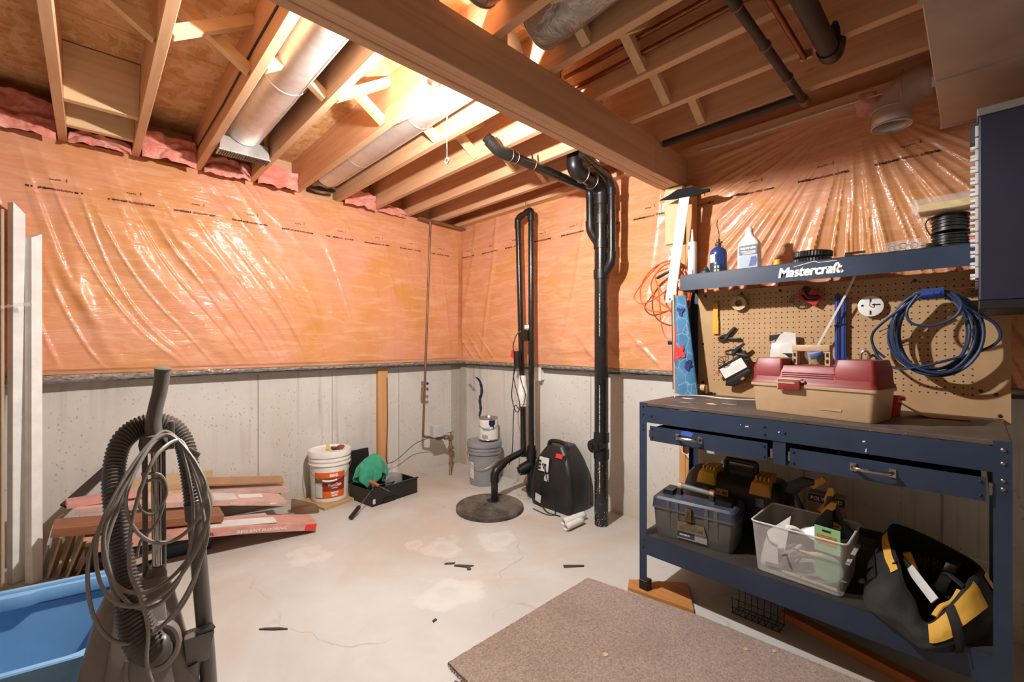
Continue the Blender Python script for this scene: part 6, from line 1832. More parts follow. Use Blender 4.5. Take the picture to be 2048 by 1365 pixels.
MB().prism([(.0, -.02), (.03, -.02), (.005, .05)], 0, .001) if False else None
MB(Matrix.Rotation(PI / 2, 4, 'X')).prism([(.018, -.09), (.05, -.09), (.024, -.02), (.018, .0)], -.001, .003).build('strip_flare', M_BLUES, BS, smooth=False)
WS = pthing('white_strip', 'long white plastic strip slanting down from the shelf', 'strip', 0.702, 1.36, 0.05, -0.0)
MB().beam((.062, -.02, .155), (.042, -.015, .10), .009, .003, (0, 1, 0)).beam((.042, -.015, .10), (-.085, .0, -.17), .009, .003, (0, 1, 0)).build('strip', M_CABLE, WS, smooth=False)
CE = pthing('cable_coil', 'big coil of dark blue cable hanging on the right of the pegboard', 'cable coil', 1.012, 1.245, 0.10)
M_BCAB = plain('dark blue cable jacket', '#2b3c5c', 0.38, 0, 0.1)
r = random.Random(21)
pts = []
for k in range(9):
    ax = .118 + r.uniform(-.016, .014); az = .160 + r.uniform(-.022, .012); ox = r.uniform(-.012, .012); oz = r.uniform(-.008, .004)
    top = .155
    for j in range(16):
        a = PI / 2 + 2 * PI * j / 16
        z = oz + az * math.sin(a)
        if math.sin(a) > .8:
            z = top + r.uniform(-.008, .008)
        pts.append((ox + ax * math.cos(a) * (1 + .06 * math.sin(k)), -.004 * k + .012 * math.sin(a * 2 + k) + .02, z))
MB().tube(smooth_path(pts, 5), .0052, 8).build('cable', M_BCAB, CE)
pts = [(-.045, -.04, .15), (-.075, -.045, .09), (-.06, -.045, .04), (.0, -.045, .03), (.06, -.045, .06), (.078, -.045, .11), (.05, -.04, .155)]
MB().tube(smooth_path(pts, 7), .0052, 8).build('cable', M_BCAB, CE)
pts = [(.04, -.03, .15), (.11, -.02, .08), (.165, -.0, .03), (.175, .01, -.02), (.14, .01, -.06), (.05, -.02, -.10), (-.05, -.02, -.135), (-.12, .0, -.14), (-.17, .02, -.10), (-.19, .03, -.05)]
MB().tube(smooth_path(pts, 7), .0052, 8).build('cable', M_BCAB, CE)
pts = [(-.06, -.03, .13), (-.14, -.01, .06), (-.19, .02, .0), (-.185, .03, -.06), (-.15, .03, -.10)]
MB().tube(smooth_path(pts, 7), .0052, 8).build('cable', M_BCAB, CE)
MB().tube([(-.035, -.005, .154), (.03, -.005, .158)], .030, 14, flat=.7).build('cable_strap', M_BLUES, CE)
MB().tube([(0, .09, .16), (0, -.05, .155), (0, -.06, .175)], .0025, 6).build('peg_hook', M_WIRE, CE)
for (a, b) in (((-.10, .02, .03), (-.17, .03, .01)), ((-.11, .02, .015), (-.16, .03, -.005)), ((.05, .02, .165), (.115, .03, .172)), ((.05, .02, .16), (.112, .03, .15))):
    MB().tube([a, ((a[0] + b[0]) / 2, a[1], (a[2] + b[2]) / 2 + .006), b], .0016, 6).build('loose_wire', M_COPPER, CE)
# spring clamps and the knife rack
def clamp(label, x, z, out, rot, tip):
    C = pthing('spring_clamp', label, 'clamp', x, z, out, rot)
    m = MB()
    MB(Matrix.Rotation(PI / 2, 4, 'X')).prism([(-.045, -.014), (-.03, -.020), (-.008, -.014), (.0, -.004), (.01, .008), (.045, .052), (.036, .058), (.0, .020), (-.02, .016), (-.042, .004), (-.046, -.004), (-.036, -.004), (-.026, .004), (-.012, .006), (-.012, -.006), (-.026, -.010), (-.036, -.008)], -.008, .008).build('jaw', M_BLACKP, C, smooth=False)
    MB().beam((.0, 0, -.006), (.072, 0, -.008), .014, .012, (0, 1, 0)).build('handle', M_BLACKP, C, bevel=0.003)
    MB().box((-.052, -.007, -.012), (-.042, .007, .0)).build('jaw_pad', M_ORANGE, C, smooth=False)
    MB(Matrix.Rotation(PI / 2, 4, 'X')).lathe([(.008, -.011), (.008, .011)], 12, (0, .004, 0)).build('pivot', M_BOLT, C)
    return C
clamp('black spring clamp with an orange pad hanging alone on the pegboard', 0.200, 1.235, 0.014, 0.0, 0)
clamp('black spring clamp overlapping the white labelled box', 0.255, 1.155, 0.06, 0.15, 0)
KR = pthing('clamp_package', 'black package of clamps with a white label hanging askew', 'package', 0.245, 1.075, 0.03, -0.55)
MB().box((-.070, -.024, -.040), (.070, .0, .040)).build('package_body', M_BLACKP, KR, smooth=False, bevel=0.004)
lb = MB().box((-.064, -.026, -.030), (.064, -.0242, .026)).build('white_label', M_PVC, KR, smooth=False)
for k in range(3):
    MB().box((-.02, -.0268, -.004 - .008 * k), (.045 - .01 * k, -.026, -.001 - .008 * k)).build('small_print', M_PANEL, lb, smooth=False)
MB(Matrix.Rotation(PI / 2, 4, 'X')).prism([(-.085, -.06), (-.05, -.085), (.02, -.085), (.07, -.05), (.06, -.035), (-.065, -.035)], .004, .020).build('clamp_arc', M_BLACKP, KR, bevel=0.003)
for (x, z) in ((-.085, .018), (-.06, .035), (.012, -.07), (.02, -.03)):
    MB().box((x - .009, -.022, z - .006), (x + .009, -.008, z + .006)).build('orange_tip', M_ORANGE, KR, smooth=False)
MB().box((.062, -.02, .0), (.085, -.004, .085)).build('hang_tab', M_BOLT, KR, smooth=False)
MB().box((.03, -.024, .052), (.065, -.006, .068)).build('orange_tip', M_ORANGE, KR, smooth=False)
phook(KR, .07, .08, .02)
for k in range(8):
    a = k * .7
    MB().tube(smooth_path([(-.02, -.03, .045), (-.02 + .03 * math.cos(a), -.035, .05 + .025 * math.sin(a)), (-.02 + .035 * math.cos(a + .9), -.03, .05 + .03 * math.sin(a + .9))], 4), .0016, 5).build('twist_tie', M_BLACKP, KR)
HB_ = pthing('bag_of_cloth', 'white and yellow packaged drop cloth with a black header on the pegboard', 'packaged cloth', 0.480, 1.145, 0.03)
M_PACKW = plain('glossy white wrap', '#e3e0da', 0.15, 0, 0.1, 30)
rings = []
for k in range(7):
    f = k / 6
    w_ = .115 * (0.94 + .12 * math.sin(PI * f)); d_ = .034 * math.sin(PI * (.12 + .76 * f))
    rings.append([(x, y - .016, -.055 + .115 * f) for x, y in rrect(w_, d_, d_ * .45, 4)])
MB().loft(rings).build('wrapped_cloth', M_PACKW, HB_, angle=0.9)
MB(Matrix.Rotation(PI / 2, 4, 'X')).prism([(-.045, .055), (.05, .058), (.048, .11), (.0, .115), (-.018, .102)], .006, .014).build('flap', M_PACKW, HB_, smooth=False)
MB(Matrix.Rotation(PI / 2, 4, 'X')).prism([(-.068, .068), (-.018, .09), (-.018, .105), (-.068, .10)], .0, .005).build('header_card', M_BLACKP, HB_, smooth=False)
yl = MB(Matrix.Rotation(PI / 2, 4, 'X')).prism([(-.05, -.05), (.045, -.05), (.03, -.018), (.0, .004), (-.03, -.004), (-.05, -.02)], .036, .0375).build('yellow_print', plain('pale yellow print', '#d9d27c', 0.4), HB_, smooth=False)
MB(Matrix.Rotation(PI / 2, 4, 'X')).prism([(-.005, .012), (.05, .012), (.05, -.045), (.035, -.018), (.01, .006)], .035, .0365).build('dark_print', M_BLACKP, HB_, smooth=False)
text_mesh('lettering', 'Bâche de', M_REDBROWN, sframe((-.005, -.0378, -.033), (1, 0, 0), (0, 0, 1)), width=.055, height=.014, depth=.0006, parent=yl, bold=0.02)
BP = pthing('blister_pack', 'clear blister pack with a blue band behind the toolbox handle', 'blister pack', 0.600, 1.150, 0.02)
MB().sphere((0, -.02, 0), .036, 18, 12, 1.0).build('bubble', M_CLEAR, BP)
MB().tube([(-.012, -.022, -.002), (.034, -.022, .012)], .022, 14).build('blue_band', M_BLUES, BP)
phook(BP, 0, .06, .02)
ZR = pthing('saw_holder', 'small arched grey blade holder standing behind the toolbox', 'holder', 0.790, 1.135, 0.02)
MB().tube(smooth_path([(-.014, -.01, -.055), (-.014, -.01, .02), (.0, -.01, .036), (.014, -.01, .02), (.014, -.01, -.055)], 6), .005, 8).build('arch', M_BOLTL, ZR)
RL = bthing('rolling_pin_handle', 'pale wooden roller handle lying at the left end of the worktop', 'roller', 0.02, 0.50, HT + .028)
MB().tube([(-.015, 0, .016), (.082, .01, .010)], [.018, .019], 16).build('roller', M_CREAM, RL)
MB().lathe([(.006, -.022), (.008, .0), (.006, .022)], 10, (.092, .01, .006)).build('end_knob', M_COPPERD, RL)
MB().tube([(.05, .02, -.026), (.05, .02, .0)], .006, 8).build('support', M_CREAM, RL)

# ================================================================== POST, CORD, T-SQUARE AND FLORAL COVER BESIDE THE BENCH
PO = thing('support_post', 'wooden post of doubled studs under the end of the beam', 'post', (2.60, 1.19, 0))
for k in range(2):
    MB().box((-.042 + .0, -.038 + k * .039, 0.0), (.036, .0 + k * .039, 2.136)).build('stud', M_STUD, PO, smooth=False, bevel=0.002, bseg=1)
MB().box((-.080, .002, 1.80), (-.0425, .11, 2.135)).build('nailed_block', wood('pale block', '#d8c39c', '#c8ae82', 2), PO, smooth=False, bevel=0.002, bseg=1)
MB().box((-.060, .03, 1.60), (-.0425, .075, 1.79)).build('nailed_block', wood('pale block', '#d8c39c', '#c8ae82', 2), PO, smooth=False, bevel=0.002, bseg=1)
MB(sframe((-.0425, -.005, .58), (0, -1, 0), (0, 0, 1))).box((-.02, -.03, 0), (.02, .03, .0008)).build('grade_stamp', plain('lumber stamp ink', '#5a2c18', 0.7), PO, smooth=False)
TQ = thing('t_square', 'white bladed drywall T-square with a black head hung on the post', 't-square', (2.44, 1.135, 2.070))
MB().hexa([(-.003, -.030, -.02), (-.003, .030, -.02), (.0, .030, -.02), (.0, -.030, -.02), (-.018, -.030, .0), (-.018, .03, .0), (-.015, .03, .0), (-.015, -.03, .0)]) if False else None
bl = MB().hexa([(-.005, -.031, 0.0), (-.002, -.031, 0.0), (-.002, .029, 0.0), (-.005, .029, 0.0), (-.03, .05, -.63), (-.027, .05, -.63), (-.027, .108, -.63), (-.03, .108, -.63)]).build('blade', M_PVC, TQ, smooth=False)
MB(frame((.0, 0, 0), (0, -1, -.07), (-1, 0, 0)) ).prism([(-.150, -.034), (-.06, -.040), (.06, -.040), (.140, -.030), (.138, -.016), (.09, -.012), (.045, .010), (-.045, .010), (-.09, -.012)], -.001, .012).build('head', plain('flat black head', '#17171b', .8, 0, .1, 9, .2), TQ, smooth=False)
MB(Matrix.Translation((-.029, .078, -.612)) @ Matrix.Rotation(PI / 2, 4, 'Y')).lathe([(.005, -.003), (.005, .003)], 12).build('hang_hole', M_BLACKP, bl)
MB().tube([(.115, 0, -.005), (-.006, 0, -.005)], .003, 6).build('hang_nail', M_WIRE, TQ)
# orange extension cord
OC = thing('extension_cord', 'tangled coil of orange extension cord hanging on the post beside the shelf', 'extension cord', (2.50, 1.24, 1.55))
M_OCORD = plain('orange cord jacket', '#e2612a', 0.4, 0, 0.08)
def ocord(pts, name='cord'):
    MB().tube(smooth_path([(p[0], p[1], p[2]) for p in pts], 7), .0042, 8).build(name, M_OCORD, OC)
# local y to the left, z up; everything hangs from a nail at (0, -.02, .11)
ocord([(0, -.05, .12), (-.005, .05, .145), (-.01, .14, .08), (-.012, .225, -.01), (-.012, .25, -.06), (-.01, .20, -.10), (-.01, .10, -.07), (-.012, .0, .0), (-.014, -.07, .08), (-.016, -.03, .13),
       (-.016, .08, .13), (-.016, .18, .05), (-.016, .205, -.06), (-.016, .15, -.14), (-.018, .05, -.155), (-.02, -.06, -.13), (-.022, -.12, -.05), (-.022, -.10, .06), (-.02, -.04, .125),
       (-.02, .06, .11), (-.02, .13, .02), (-.02, .10, -.07), (-.022, .03, -.13), (-.024, -.05, -.15), (-.026, -.115, -.10), (-.026, -.12, .0), (-.024, -.07, .11), (-.024, .03, .14)])
ocord([(-.02, .02, .10), (-.022, .10, .07), (-.024, .07, -.02), (-.024, .0, -.09), (-.026, -.07, -.14), (-.028, -.11, -.06), (-.028, -.075, .05), (-.026, -.03, .11)])
ocord([(-.01, .09, .0), (-.012, .075, -.12), (-.012, .07, -.22), (-.012, .045, -.30), (-.012, .01, -.335)], 'cord_tail')
ocord([(-.03, -.06, .04), (-.036, -.085, -.10), (-.036, -.075, -.19), (-.034, -.055, -.20), (-.032, -.045, -.10), (-.03, -.04, .05)], 'cord_tail')
ocord([(-.03, -.075, .06), (-.036, -.11, -.06), (-.036, -.105, -.16), (-.034, -.12, -.10), (-.032, -.11, .02)], 'cord_tail')
MB().beam((-.03, .085, .045), (-.03, -.01, .085), .020, .014).build('cord_strap', M_BLACKP, OC, bevel=0.004)
MB().box((-.022, -.005, -.355), (-.004, .022, -.33)).build('socket_end', M_BLACKP, OC, bevel=0.004)
MB().tube([(.055, -.04, .122), (-.035, -.04, .122)], .004, 6).build('hang_nail', M_WIRE, OC)
MB().box((-.055, -.105, -.28), (-.028, -.075, -.16)).build('plug_end', M_BLACKP, OC, bevel=0.008)
# rolled floral cover
def floral():
    t = NT('blue floral fabric')
    v = t.co()
    base = t.ramp(t.noise(v, 8, 4), [(0.3, '#3f7298'), (0.7, '#5c8fb4')])
    ln = t.voro(t.mapping((22, 22, 14)), 1.0, 'DISTANCE_TO_EDGE')
    base = t.mix(t.math('MULTIPLY', t.ramp(ln, [(0.0, (1, 1, 1)), (0.05, (0, 0, 0))]), .4), base, '#b9d4e6')
    t.base(base); t.set(rough=.7, spec=.2)
    return t.m
M_FLOR = floral()
FC = thing('floral_cover', 'blue floral folded cover standing at the back corner of the worktop', 'fabric cover', (2.40, 1.098, HT + .001))
rings = []
for k in range(12):
    f = k / 11
    w_ = .125 - .060 * f; d_ = .055 - .02 * f
    oy = .035 * f + .012
    rings.append([(x, y + oy, .55 * f) for x, y in [(d_ * .5 * math.cos(a) * (1 + .12 * math.sin(3 * a)), w_ * .5 * math.sin(a) * (1 + .06 * math.cos(4 * a + f))) for a in [2 * PI * j / 24 for j in range(24)]]])
fc_ = MB().loft(rings).build('folded_fabric', M_FLOR, FC, angle=1.2)
def petal(parent, dy, cz_, L_, W_, ang, mat):
    f = min(1, max(0, cz_ / .55)); w_ = .125 - .06 * f; d_ = .055 - .02 * f; oy = .035 * f + .012
    m = MB(); ids = []
    for j in range(14):
        b = 2 * PI * j / 14
        u = L_ * .5 * math.cos(b) + L_ * .5; v = W_ * .5 * math.sin(b) * (1 - .3 * math.cos(b))
        y = dy + u * math.cos(ang) - v * math.sin(ang); z = cz_ + u * math.sin(ang) + v * math.cos(ang)
        q = max(-.95, min(.95, y / (w_ * .5)))
        ids.append(m.addv((-d_ * .5 * math.sqrt(1 - q * q) * 1.14 - .002, y + oy, z)))
    m.face(ids)
    m.build('flower_petal', mat, parent, smooth=False, thick=.0008)
M_FRED = plain('red flower print', '#d93a34', .6); M_FBLU = plain('navy flower print', '#27357a', .6)
for an in (0.6, 2.0, 3.9, 5.0):
    petal(fc_, .012, .235, .042, .030, an, M_FRED)
for an in (2.4, 3.4, 4.3):
    petal(fc_, -.018, .165, .036, .024, an, M_FBLU)
for an in (1.0, 2.6, 4.4):
    petal(fc_, .0, .46, .03, .02, an, M_FBLU)
MB().beam((-.01, .074, .18), (-.01, .066, .38), .008, .014).build('red_edge', M_FRED, FC, smooth=False)
MB().beam((.0, .080, .0), (.0, .088, .56), .010, .010).build('wooden_pole', M_STUD, FC, smooth=False)
MB().beam((.012, .092, .02), (.012, .100, .53), .008, .012).build('blue_pole', plain('dark blue pole', '#234a6b', .5), FC, smooth=False)

# ================================================================== ON THE LOWER SHELF
ZL = 0.2855
M_GBOX = plain('grey toolbox plastic', '#5c5955', 0.45, 0, 0.2, 12, 0.5, 0.12)
M_GBLUE = plain('blue grey toolbox lid', '#3c4152', 0.42, 0, 0.15, 10, 0.5, 0.1)
GB = bthing('grey_toolbox', 'scuffed grey toolbox with a blue grey lid on the lower shelf', 'toolbox', 0.052, 0.032, ZL, 0.13)
GL, GD = 0.36, 0.20
gx, gy = GL / 2, GD / 2
MB().loft([rbox(GL * .93, GD * .90, 0, .02, gx, gy), rbox(GL * .95, GD * .92, .008, .02, gx, gy), rbox(GL, GD, .135, .022, gx, gy)]).build('base', M_GBOX, GB, angle=0.6)
MB().loft([rbox(GL * 1.03, GD * 1.05, .134, .02, gx, gy), rbox(GL * 1.03, GD * 1.05, .142, .02, gx, gy)]).build('base_lip', M_GBOX, GB, angle=0.6)
MB().loft([rbox(GL * 1.02, GD * 1.04, .1425, .02, gx, gy), rbox(GL * 1.01, GD * 1.02, .178, .02, gx, gy), rbox(GL * .96, GD * .92, .188, .02, gx, gy)]).build('lid', M_GBLUE, GB, angle=0.6)
for x in (.075, .115, .245, .285):
    MB().hexa([(x - .008, .008, .02), (x + .008, .008, .02), (x + .008, .02, .02), (x - .008, .02, .02), (x - .008, -.008, .175), (x + .008, -.008, .175), (x + .008, .01, .175), (x - .008, .01, .175)]).build('body_rib', M_GBOX, GB, smooth=False)
hd = MB().tube([(.10, gy, .228), (.235, gy, .222)], .0145, 16).build('carry_handle', plain('grey rubber grip', '#7f7f7d', .5), GB)
for x in (.088, .235):
    MB().tube([(x, gy, .2285 - .004 * (x > .1)), (x + .018, gy, .2285 - .005 * (x > .1))], .0155, 16).build('handle_collar', M_CREAM, hd)
    MB().hexa([(x - .005, gy - .02, .186), (x + .02, gy - .02, .186), (x + .02, gy + .02, .186), (x - .005, gy + .02, .186), (x, gy - .008, .222), (x + .015, gy - .008, .222), (x + .015, gy + .008, .222), (x, gy + .008, .222)]).build('handle_post', M_BLACKP, hd, smooth=False)
MB().box((.03, gy - .04, .186), (.075, gy + .05, .208)).build('lid_tray', M_BLACKP, GB, smooth=False)
MB().box((.265, gy - .05, .186), (.335, gy + .05, .198)).build('lid_tray', M_BLACKP, GB, smooth=False)
lc = MB().box((.155, -.017, .105), (.185, -.006, .165)).build('latch', M_BRS, GB, bevel=.003)
MB().tube([(.163, -.018, .125), (.17, -.021, .15), (.177, -.018, .125)], .003, 6).build('latch_hook', M_BOLTL, lc)
fr_ = sframe((.18, -.0015, .072), (1, 0, 0), (0, -.07, 1))
np_ = MB(fr_).prism([(-.062, -.020), (.066, -.020), (.056, .024), (-.060, .024)], 0, .004).build('name_plate', plain('brushed brass plate', '#8d8164', .4, .6), GB, smooth=False)
text_mesh('lettering', 'MAXIMUM', M_GBOX, fr_ @ Matrix.Translation((0, -.002, .004)), width=.105, height=.018, depth=.0008, parent=np_, bold=.03, shear=.2)
text_mesh('lettering', 'Mastercraft', M_GBOX, fr_ @ Matrix.Translation((0, .015, .004)), width=.06, height=.008, depth=.0008, parent=np_, bold=.02)
fr2 = sframe((.182, .0035, .032), (1, 0, 0), (0, -.07, 1))
sk = MB(fr2).box((-.066, -.016, 0), (.066, .016, .0015)).build('sticker', plain('silver sticker', '#b9b6b4', .3, .4), GB, smooth=False)
MB(fr2).box((-.066, -.010, .0015), (.012, .016, .002)).build('sticker_blue', M_GBLUE, sk, smooth=False)
text_mesh('lettering', 'MAXIMUM', M_LET, fr2 @ Matrix.Translation((-.032, .004, .002)), width=.045, height=.008, depth=.0006, parent=sk, bold=.03, shear=.2)

# yellow and black toolbox behind it
M_YELP = plain('yellow latch plastic', '#d9b62e', .45)
M_YELO = plain('amber yellow plastic', '#d99a2a', .45)
YB = bthing('black_toolbox', 'black toolbox with two yellow latches behind the grey toolbox', 'toolbox', 0.055, 0.345, ZL, 0.0)
YL, YD = 0.47, 0.20
MB().loft([rbox(YL * .95, YD * .94, 0, .02, YL / 2, YD / 2), rbox(YL, YD, .13, .02, YL / 2, YD / 2), rbox(YL, YD, .18, .03, YL / 2, YD / 2), rbox(YL * .96, YD * .85, .235, .04, YL / 2, YD / 2), rbox(YL * .88, YD * .6, .262, .04, YL / 2, YD / 2)]).build('body', M_BLACKP, YB, angle=0.7)
for x, mt_ in ((.085, M_YELP), (.335, M_YELO)):
    lq = MB().hexa([(x - .01, -.012, .205), (x + .085, -.012, .205), (x + .085, .015, .20), (x - .01, .015, .20), (x + .0, -.0, .262), (x + .075, -.0, .262), (x + .08, .12, .292), (x + .005, .12, .292)]).build('latch', mt_, YB, bevel=.005)
    for k in range(4):
        MB().box((x + .010 + k * .018, .02, .262 + .006), (x + .018 + k * .018, .10, .288)).build('latch_ridge', mt_, lq, smooth=False)
    MB().box((x + .02, -.006, .15), (x + .055, .0, .19)).build('hasp', M_BOLTL, YB, smooth=False)
hn = MB().tube(pipe_path([(.185, .10, .26), (.185, .10, .325), (.325, .10, .325), (.325, .10, .26)], .012, 4), .013, 10).build('carry_handle', M_BLACKP, YB)
MB().box((.195, .085, .275), (.315, .115, .30)).build('handle_tray', M_BLACKP, hn, smooth=False)
st_ = MB(sframe((.20, -.0015, .178), (1, 0, 0), (0, .0, 1))).box((-.03, -.016, 0), (.03, .016, .002)).build('number_sticker', plain('tan sticker', '#b99a7c', .6), YB, smooth=False)
text_mesh('lettering', '40', M_BLACKP, sframe((.212, -.0036, .178), (1, 0, 0), (0, 0, 1)), height=.018, depth=.0006, parent=st_, bold=.02)
text_mesh('lettering', 'No.', M_BLACKP, sframe((.184, -.0036, .175), (1, 0, 0), (0, 0, 1)), height=.010, depth=.0006, parent=st_, bold=.02)

# clear bin and its contents
def frosted():
    t = NT('frosted bin plastic')
    n = t.noise(t.co(), 10, 3)
    t.base(t.ramp(n, [(.3, '#d2d0ce'), (.7, '#e4e2df')]))
    t.set(rough=.35, spec=.4, alpha=.42)
    return t.m
M_FROST = frosted()
CBN = bthing('clear_bin', 'frosted clear plastic bin full of small tools on the lower shelf', 'bin', 0.495, 0.018, ZL + .001, 0.0)
BW, BD, BH = 0.315, 0.275, 0.20
def oring(f, z, k=1.0):
    w_ = BW * (0.90 + .10 * f) * k; d_ = BD * (.90 + .10 * f) * k
    return [(x + BW / 2, y + BD / 2, z) for x, y in rrect(w_, d_, .018, 4)]
MB().loft([oring(0, 0, .97), oring(0, .004), oring(.5, BH * .5), oring(1, BH)], True, False).build('bin_shell', M_FROST, CBN, angle=.6)
MB().tube([(p[0], p[1], p[2]) for p in oring(1, BH, 1.005)], .0035, 6, closed=True).build('bin_rim', M_DRAWW, CBN)
MB().box((BW * .97, BD * .1, BH * .60), (BW * 1.0 + .004, BD * .9, BH * .62)).build('end_grip', M_DRAWW, CBN, smooth=False)
in_ = lambda name, label, cat, x, y, z, yaw=0: bthing(name, label, cat, 0.495 + x, 0.018 + y, ZL + z, yaw)
GD_ = in_('green_disc', 'pale green plastic disc inside the clear bin', 'disc', .25, .055, .075)
MB(Matrix.Rotation(PI / 2 - .15, 4, 'X')).lathe([(.030, -.004), (.046, -.004), (.048, 0), (.046, .004), (.030, .004)], 32).build('disc', plain('pale green plastic', '#7fae88', .45), GD_)
PE = in_('wooden_pencil', 'pale wooden dowel lying at the bottom of the clear bin', 'dowel', .10, .045, .014, .0)
MB().tube([(0, 0, 0), (.18, -.01, .0)], .005, 8).build('dowel', M_CREAM, PE)
PC_ = in_('paper_scrap', 'folded white paper sticking up in the left of the clear bin', 'paper', .05, .05, .015, .1)
MB().hexa([(-.03, 0, 0), (.045, .01, 0), (.045, .012, 0), (-.03, .002, 0), (-.01, .03, .13), (.07, .05, .205), (.07, .052, .205), (-.01, .032, .13)]).build('sheet', M_PAPER, PC_, smooth=False)
MB().hexa([(-.028, -.012, .02), (.035, -.010, .02), (.035, -.008, .02), (-.028, -.010, .02), (-.015, .0, .095), (.03, .005, .11), (.03, .007, .11), (-.015, .002, .095)]).build('sheet', M_PAPER, PC_, smooth=False)
GC = in_('green_card', 'pale green card with orange lettering sticking out of the clear bin', 'card', .245, .06, .13, -.12)
MB().box((-.042, 0, 0), (.042, .004, .095)).build('card', plain('mint card', '#8fc08a', .4), GC, smooth=False, bevel=.001)
MB().box((-.033, -.0015, .03), (.03, 0, .065)).build('print_panel', plain('orange brown print', '#b87a34', .5, 0, .4, 60), GC, smooth=False)
MB().box((-.016, -.001, .078), (.012, .0045, .085)).build('hang_slot', M_BLACKP, GC, smooth=False)
WD = in_('white_rag', 'white plastic scrap at the rim of the clear bin', 'scrap', .155, .10, .155, .2)
MB().grid(lambda u, v: ((u - .5) * .11, (v - .5) * .08, .02 + .015 * math.sin(5 * u + 4 * v) + .008 * math.sin(11 * v)), 10, 8).build('scrap', M_PVC, WD, thick=.002)
for k, (x, y, z, c, L_, a) in enumerate(((.10, .08, .05, '#8a7f74', .10, .5), (.16, .12, .07, '#a89a88', .12, -.4), (.20, .07, .10, '#c9a888', .10, .2), (.14, .05, .10, '#b9b0a4', .08, 1.2), (.08, .14, .06, '#6d665e', .12, .9), (.22, .15, .06, '#4b4844', .12, -.7))):
    S_ = in_('loose_tool', ('thick brown grip', 'pale long grip', 'skin coloured tube', 'short grey piece', 'dark long piece', 'black stub')[k] + ' among the tools in the clear bin', 'hand tool', x, y, z, a)
    MB().tube([(-L_ / 2, 0, 0), (-L_ * .1, 0, 0), (L_ / 2, 0, .02)], [.012, .013, .008], 10).build('handle', plain('loose tool %d' % k, c, .5), S_)
    MB().tube([(-L_ / 2 - .03, 0, 0), (-L_ / 2, 0, 0)], .004, 8).build('shank', M_WIRE, S_)
# bar clamps standing in and behind the bin
def bar_clamp(label, base, top, lean, yaw, lab_side=True):
    C = bthing('bar_clamp', label, 'bar clamp', *base, yaw)
    C.rotation_euler = (Matrix.Rotation(-PI / 2 + yaw, 3, 'Z') @ Matrix.Rotation(lean, 3, 'Y')).to_euler()
    MB().box((-.004, -.008, -.02), (.004, .008, top)).build('bar', M_BOLT, C, smooth=False)
    MB(Matrix.Rotation(PI / 2, 4, 'X')).prism([(-.022, top - .14), (.035, top - .15), (.075, top - .12), (.078, top - .10), (.045, top - .075), (.02, top - .02), (.0, top + .02), (-.018, top + .015), (-.026, top - .05)], -.013, .013).build('grip_body', M_BLACKP, C, bevel=.003)
    MB(Matrix.Rotation(PI / 2, 4, 'X')).prism([(-.03, top - .01), (-.012, top - .02), (.004, top + .03), (-.002, top + .055), (-.018, top + .05)], -.011, .011).build('release_lever', M_YELO, C, bevel=.003)
    fr_ = sframe((.012, -.0138, top - .095), (1, 0, 0), (0, 0, 1))
    lb = MB(fr_).prism([(-.026, -.010), (.028, -.010), (.028, .006), (.004, .016), (-.026, .010)], 0, .001).build('label', M_YELO, C, smooth=False)
    text_mesh('lettering', 'QUICK-GRIP', M_BLACKP, fr_ @ Matrix.Translation((.0, .0, .001)), width=.046, height=.010, depth=.0005, parent=lb, bold=.03, shear=.1)
    MB(fr_).box((-.026, -.022, 0), (.028, -.0105, .001)).build('label_band', M_GBLUE, C, smooth=False)
    return C
bar_clamp('bar clamp with an amber lever leaning left in the clear bin', (0.62, 0.20, ZL + .02), 0.245, 0.45, 0.0)
bar_clamp('bar clamp with an amber lever standing upright behind the green card', (0.70, 0.245, ZL + .02), 0.265, 0.10, 0.0)
LC = bthing('long_clamp', 'long black bar clamp with amber jaw pads leaning over the bin', 'bar clamp', 0.60, 0.33, ZL)
MB().beam((.085, .0, .02), (-.035, .0, .27), .014, .018, (0, 1, 0)).build('bar', M_BLACKP, LC, bevel=.002)
MB(Matrix.Rotation(PI / 2, 4, 'X')).prism([(-.065, .255), (-.05, .30), (.0, .335), (.05, .33), (.05, .31), (.01, .29), (-.02, .25)], -.012, .012).build('jaw', M_BLACKP, LC, bevel=.003)
MB().beam((.035, .0, .30), (.085, .0, .345), .028, .022, (0, 1, 0)).build('jaw_pad', M_YELO, LC, bevel=.004)
MB().beam((.07, .0, .20), (.10, .0, .245), .028, .022, (0, 1, 0)).build('jaw_pad', M_YELO, LC, bevel=.004)
GX = bthing('grout_box', 'small brown grout box lettered on its top band behind the clamps', 'box', 0.60, 0.435, ZL)
MB().box((.0, .0, 0), (.135, .06, .245)).build('carton', plain('brown grout carton', '#a58a72', .7), GX, smooth=False)
MB().box((.0, -.0015, .205), (.135, .0, .24)).build('title_band', plain('dark brown band', '#4a2a22', .6), GX, smooth=False)
text_mesh('lettering', 'POLYBLEND', M_LET, sframe((.0675, -.002, .222), (1, 0, 0), (0, 0, 1)), width=.115, height=.017, depth=.0006, parent=GX, bold=.02)
BRS = bthing('bench_brush', 'bench brush with brown bristles lying behind the bin', 'brush', 0.80, 0.40, ZL)
MB().box((-.06, -.02, .12), (.26, .02, .145)).build('brush_back', M_DARKW, BRS, smooth=False, bevel=.003)
m = MB(); r = random.Random(9)
for k in range(900):
    x = r.uniform(-.055, .255); y = r.uniform(-.018, .018); dx = r.uniform(-.012, .012); dy = r.uniform(-.03, .012)
    p0 = Vector((x, y, .12)); p1 = Vector((x + dx, y + dy, .12 - r.uniform(.06, .115))); w_ = Vector((.0011, 0, 0))
    m.face([m.addv(p0 - w_), m.addv(p0 + w_), m.addv(p1)])
tag(m.build('bristles', plain('brown bristle', '#7d6248', .8), BRS, smooth=False), kind='stuff')

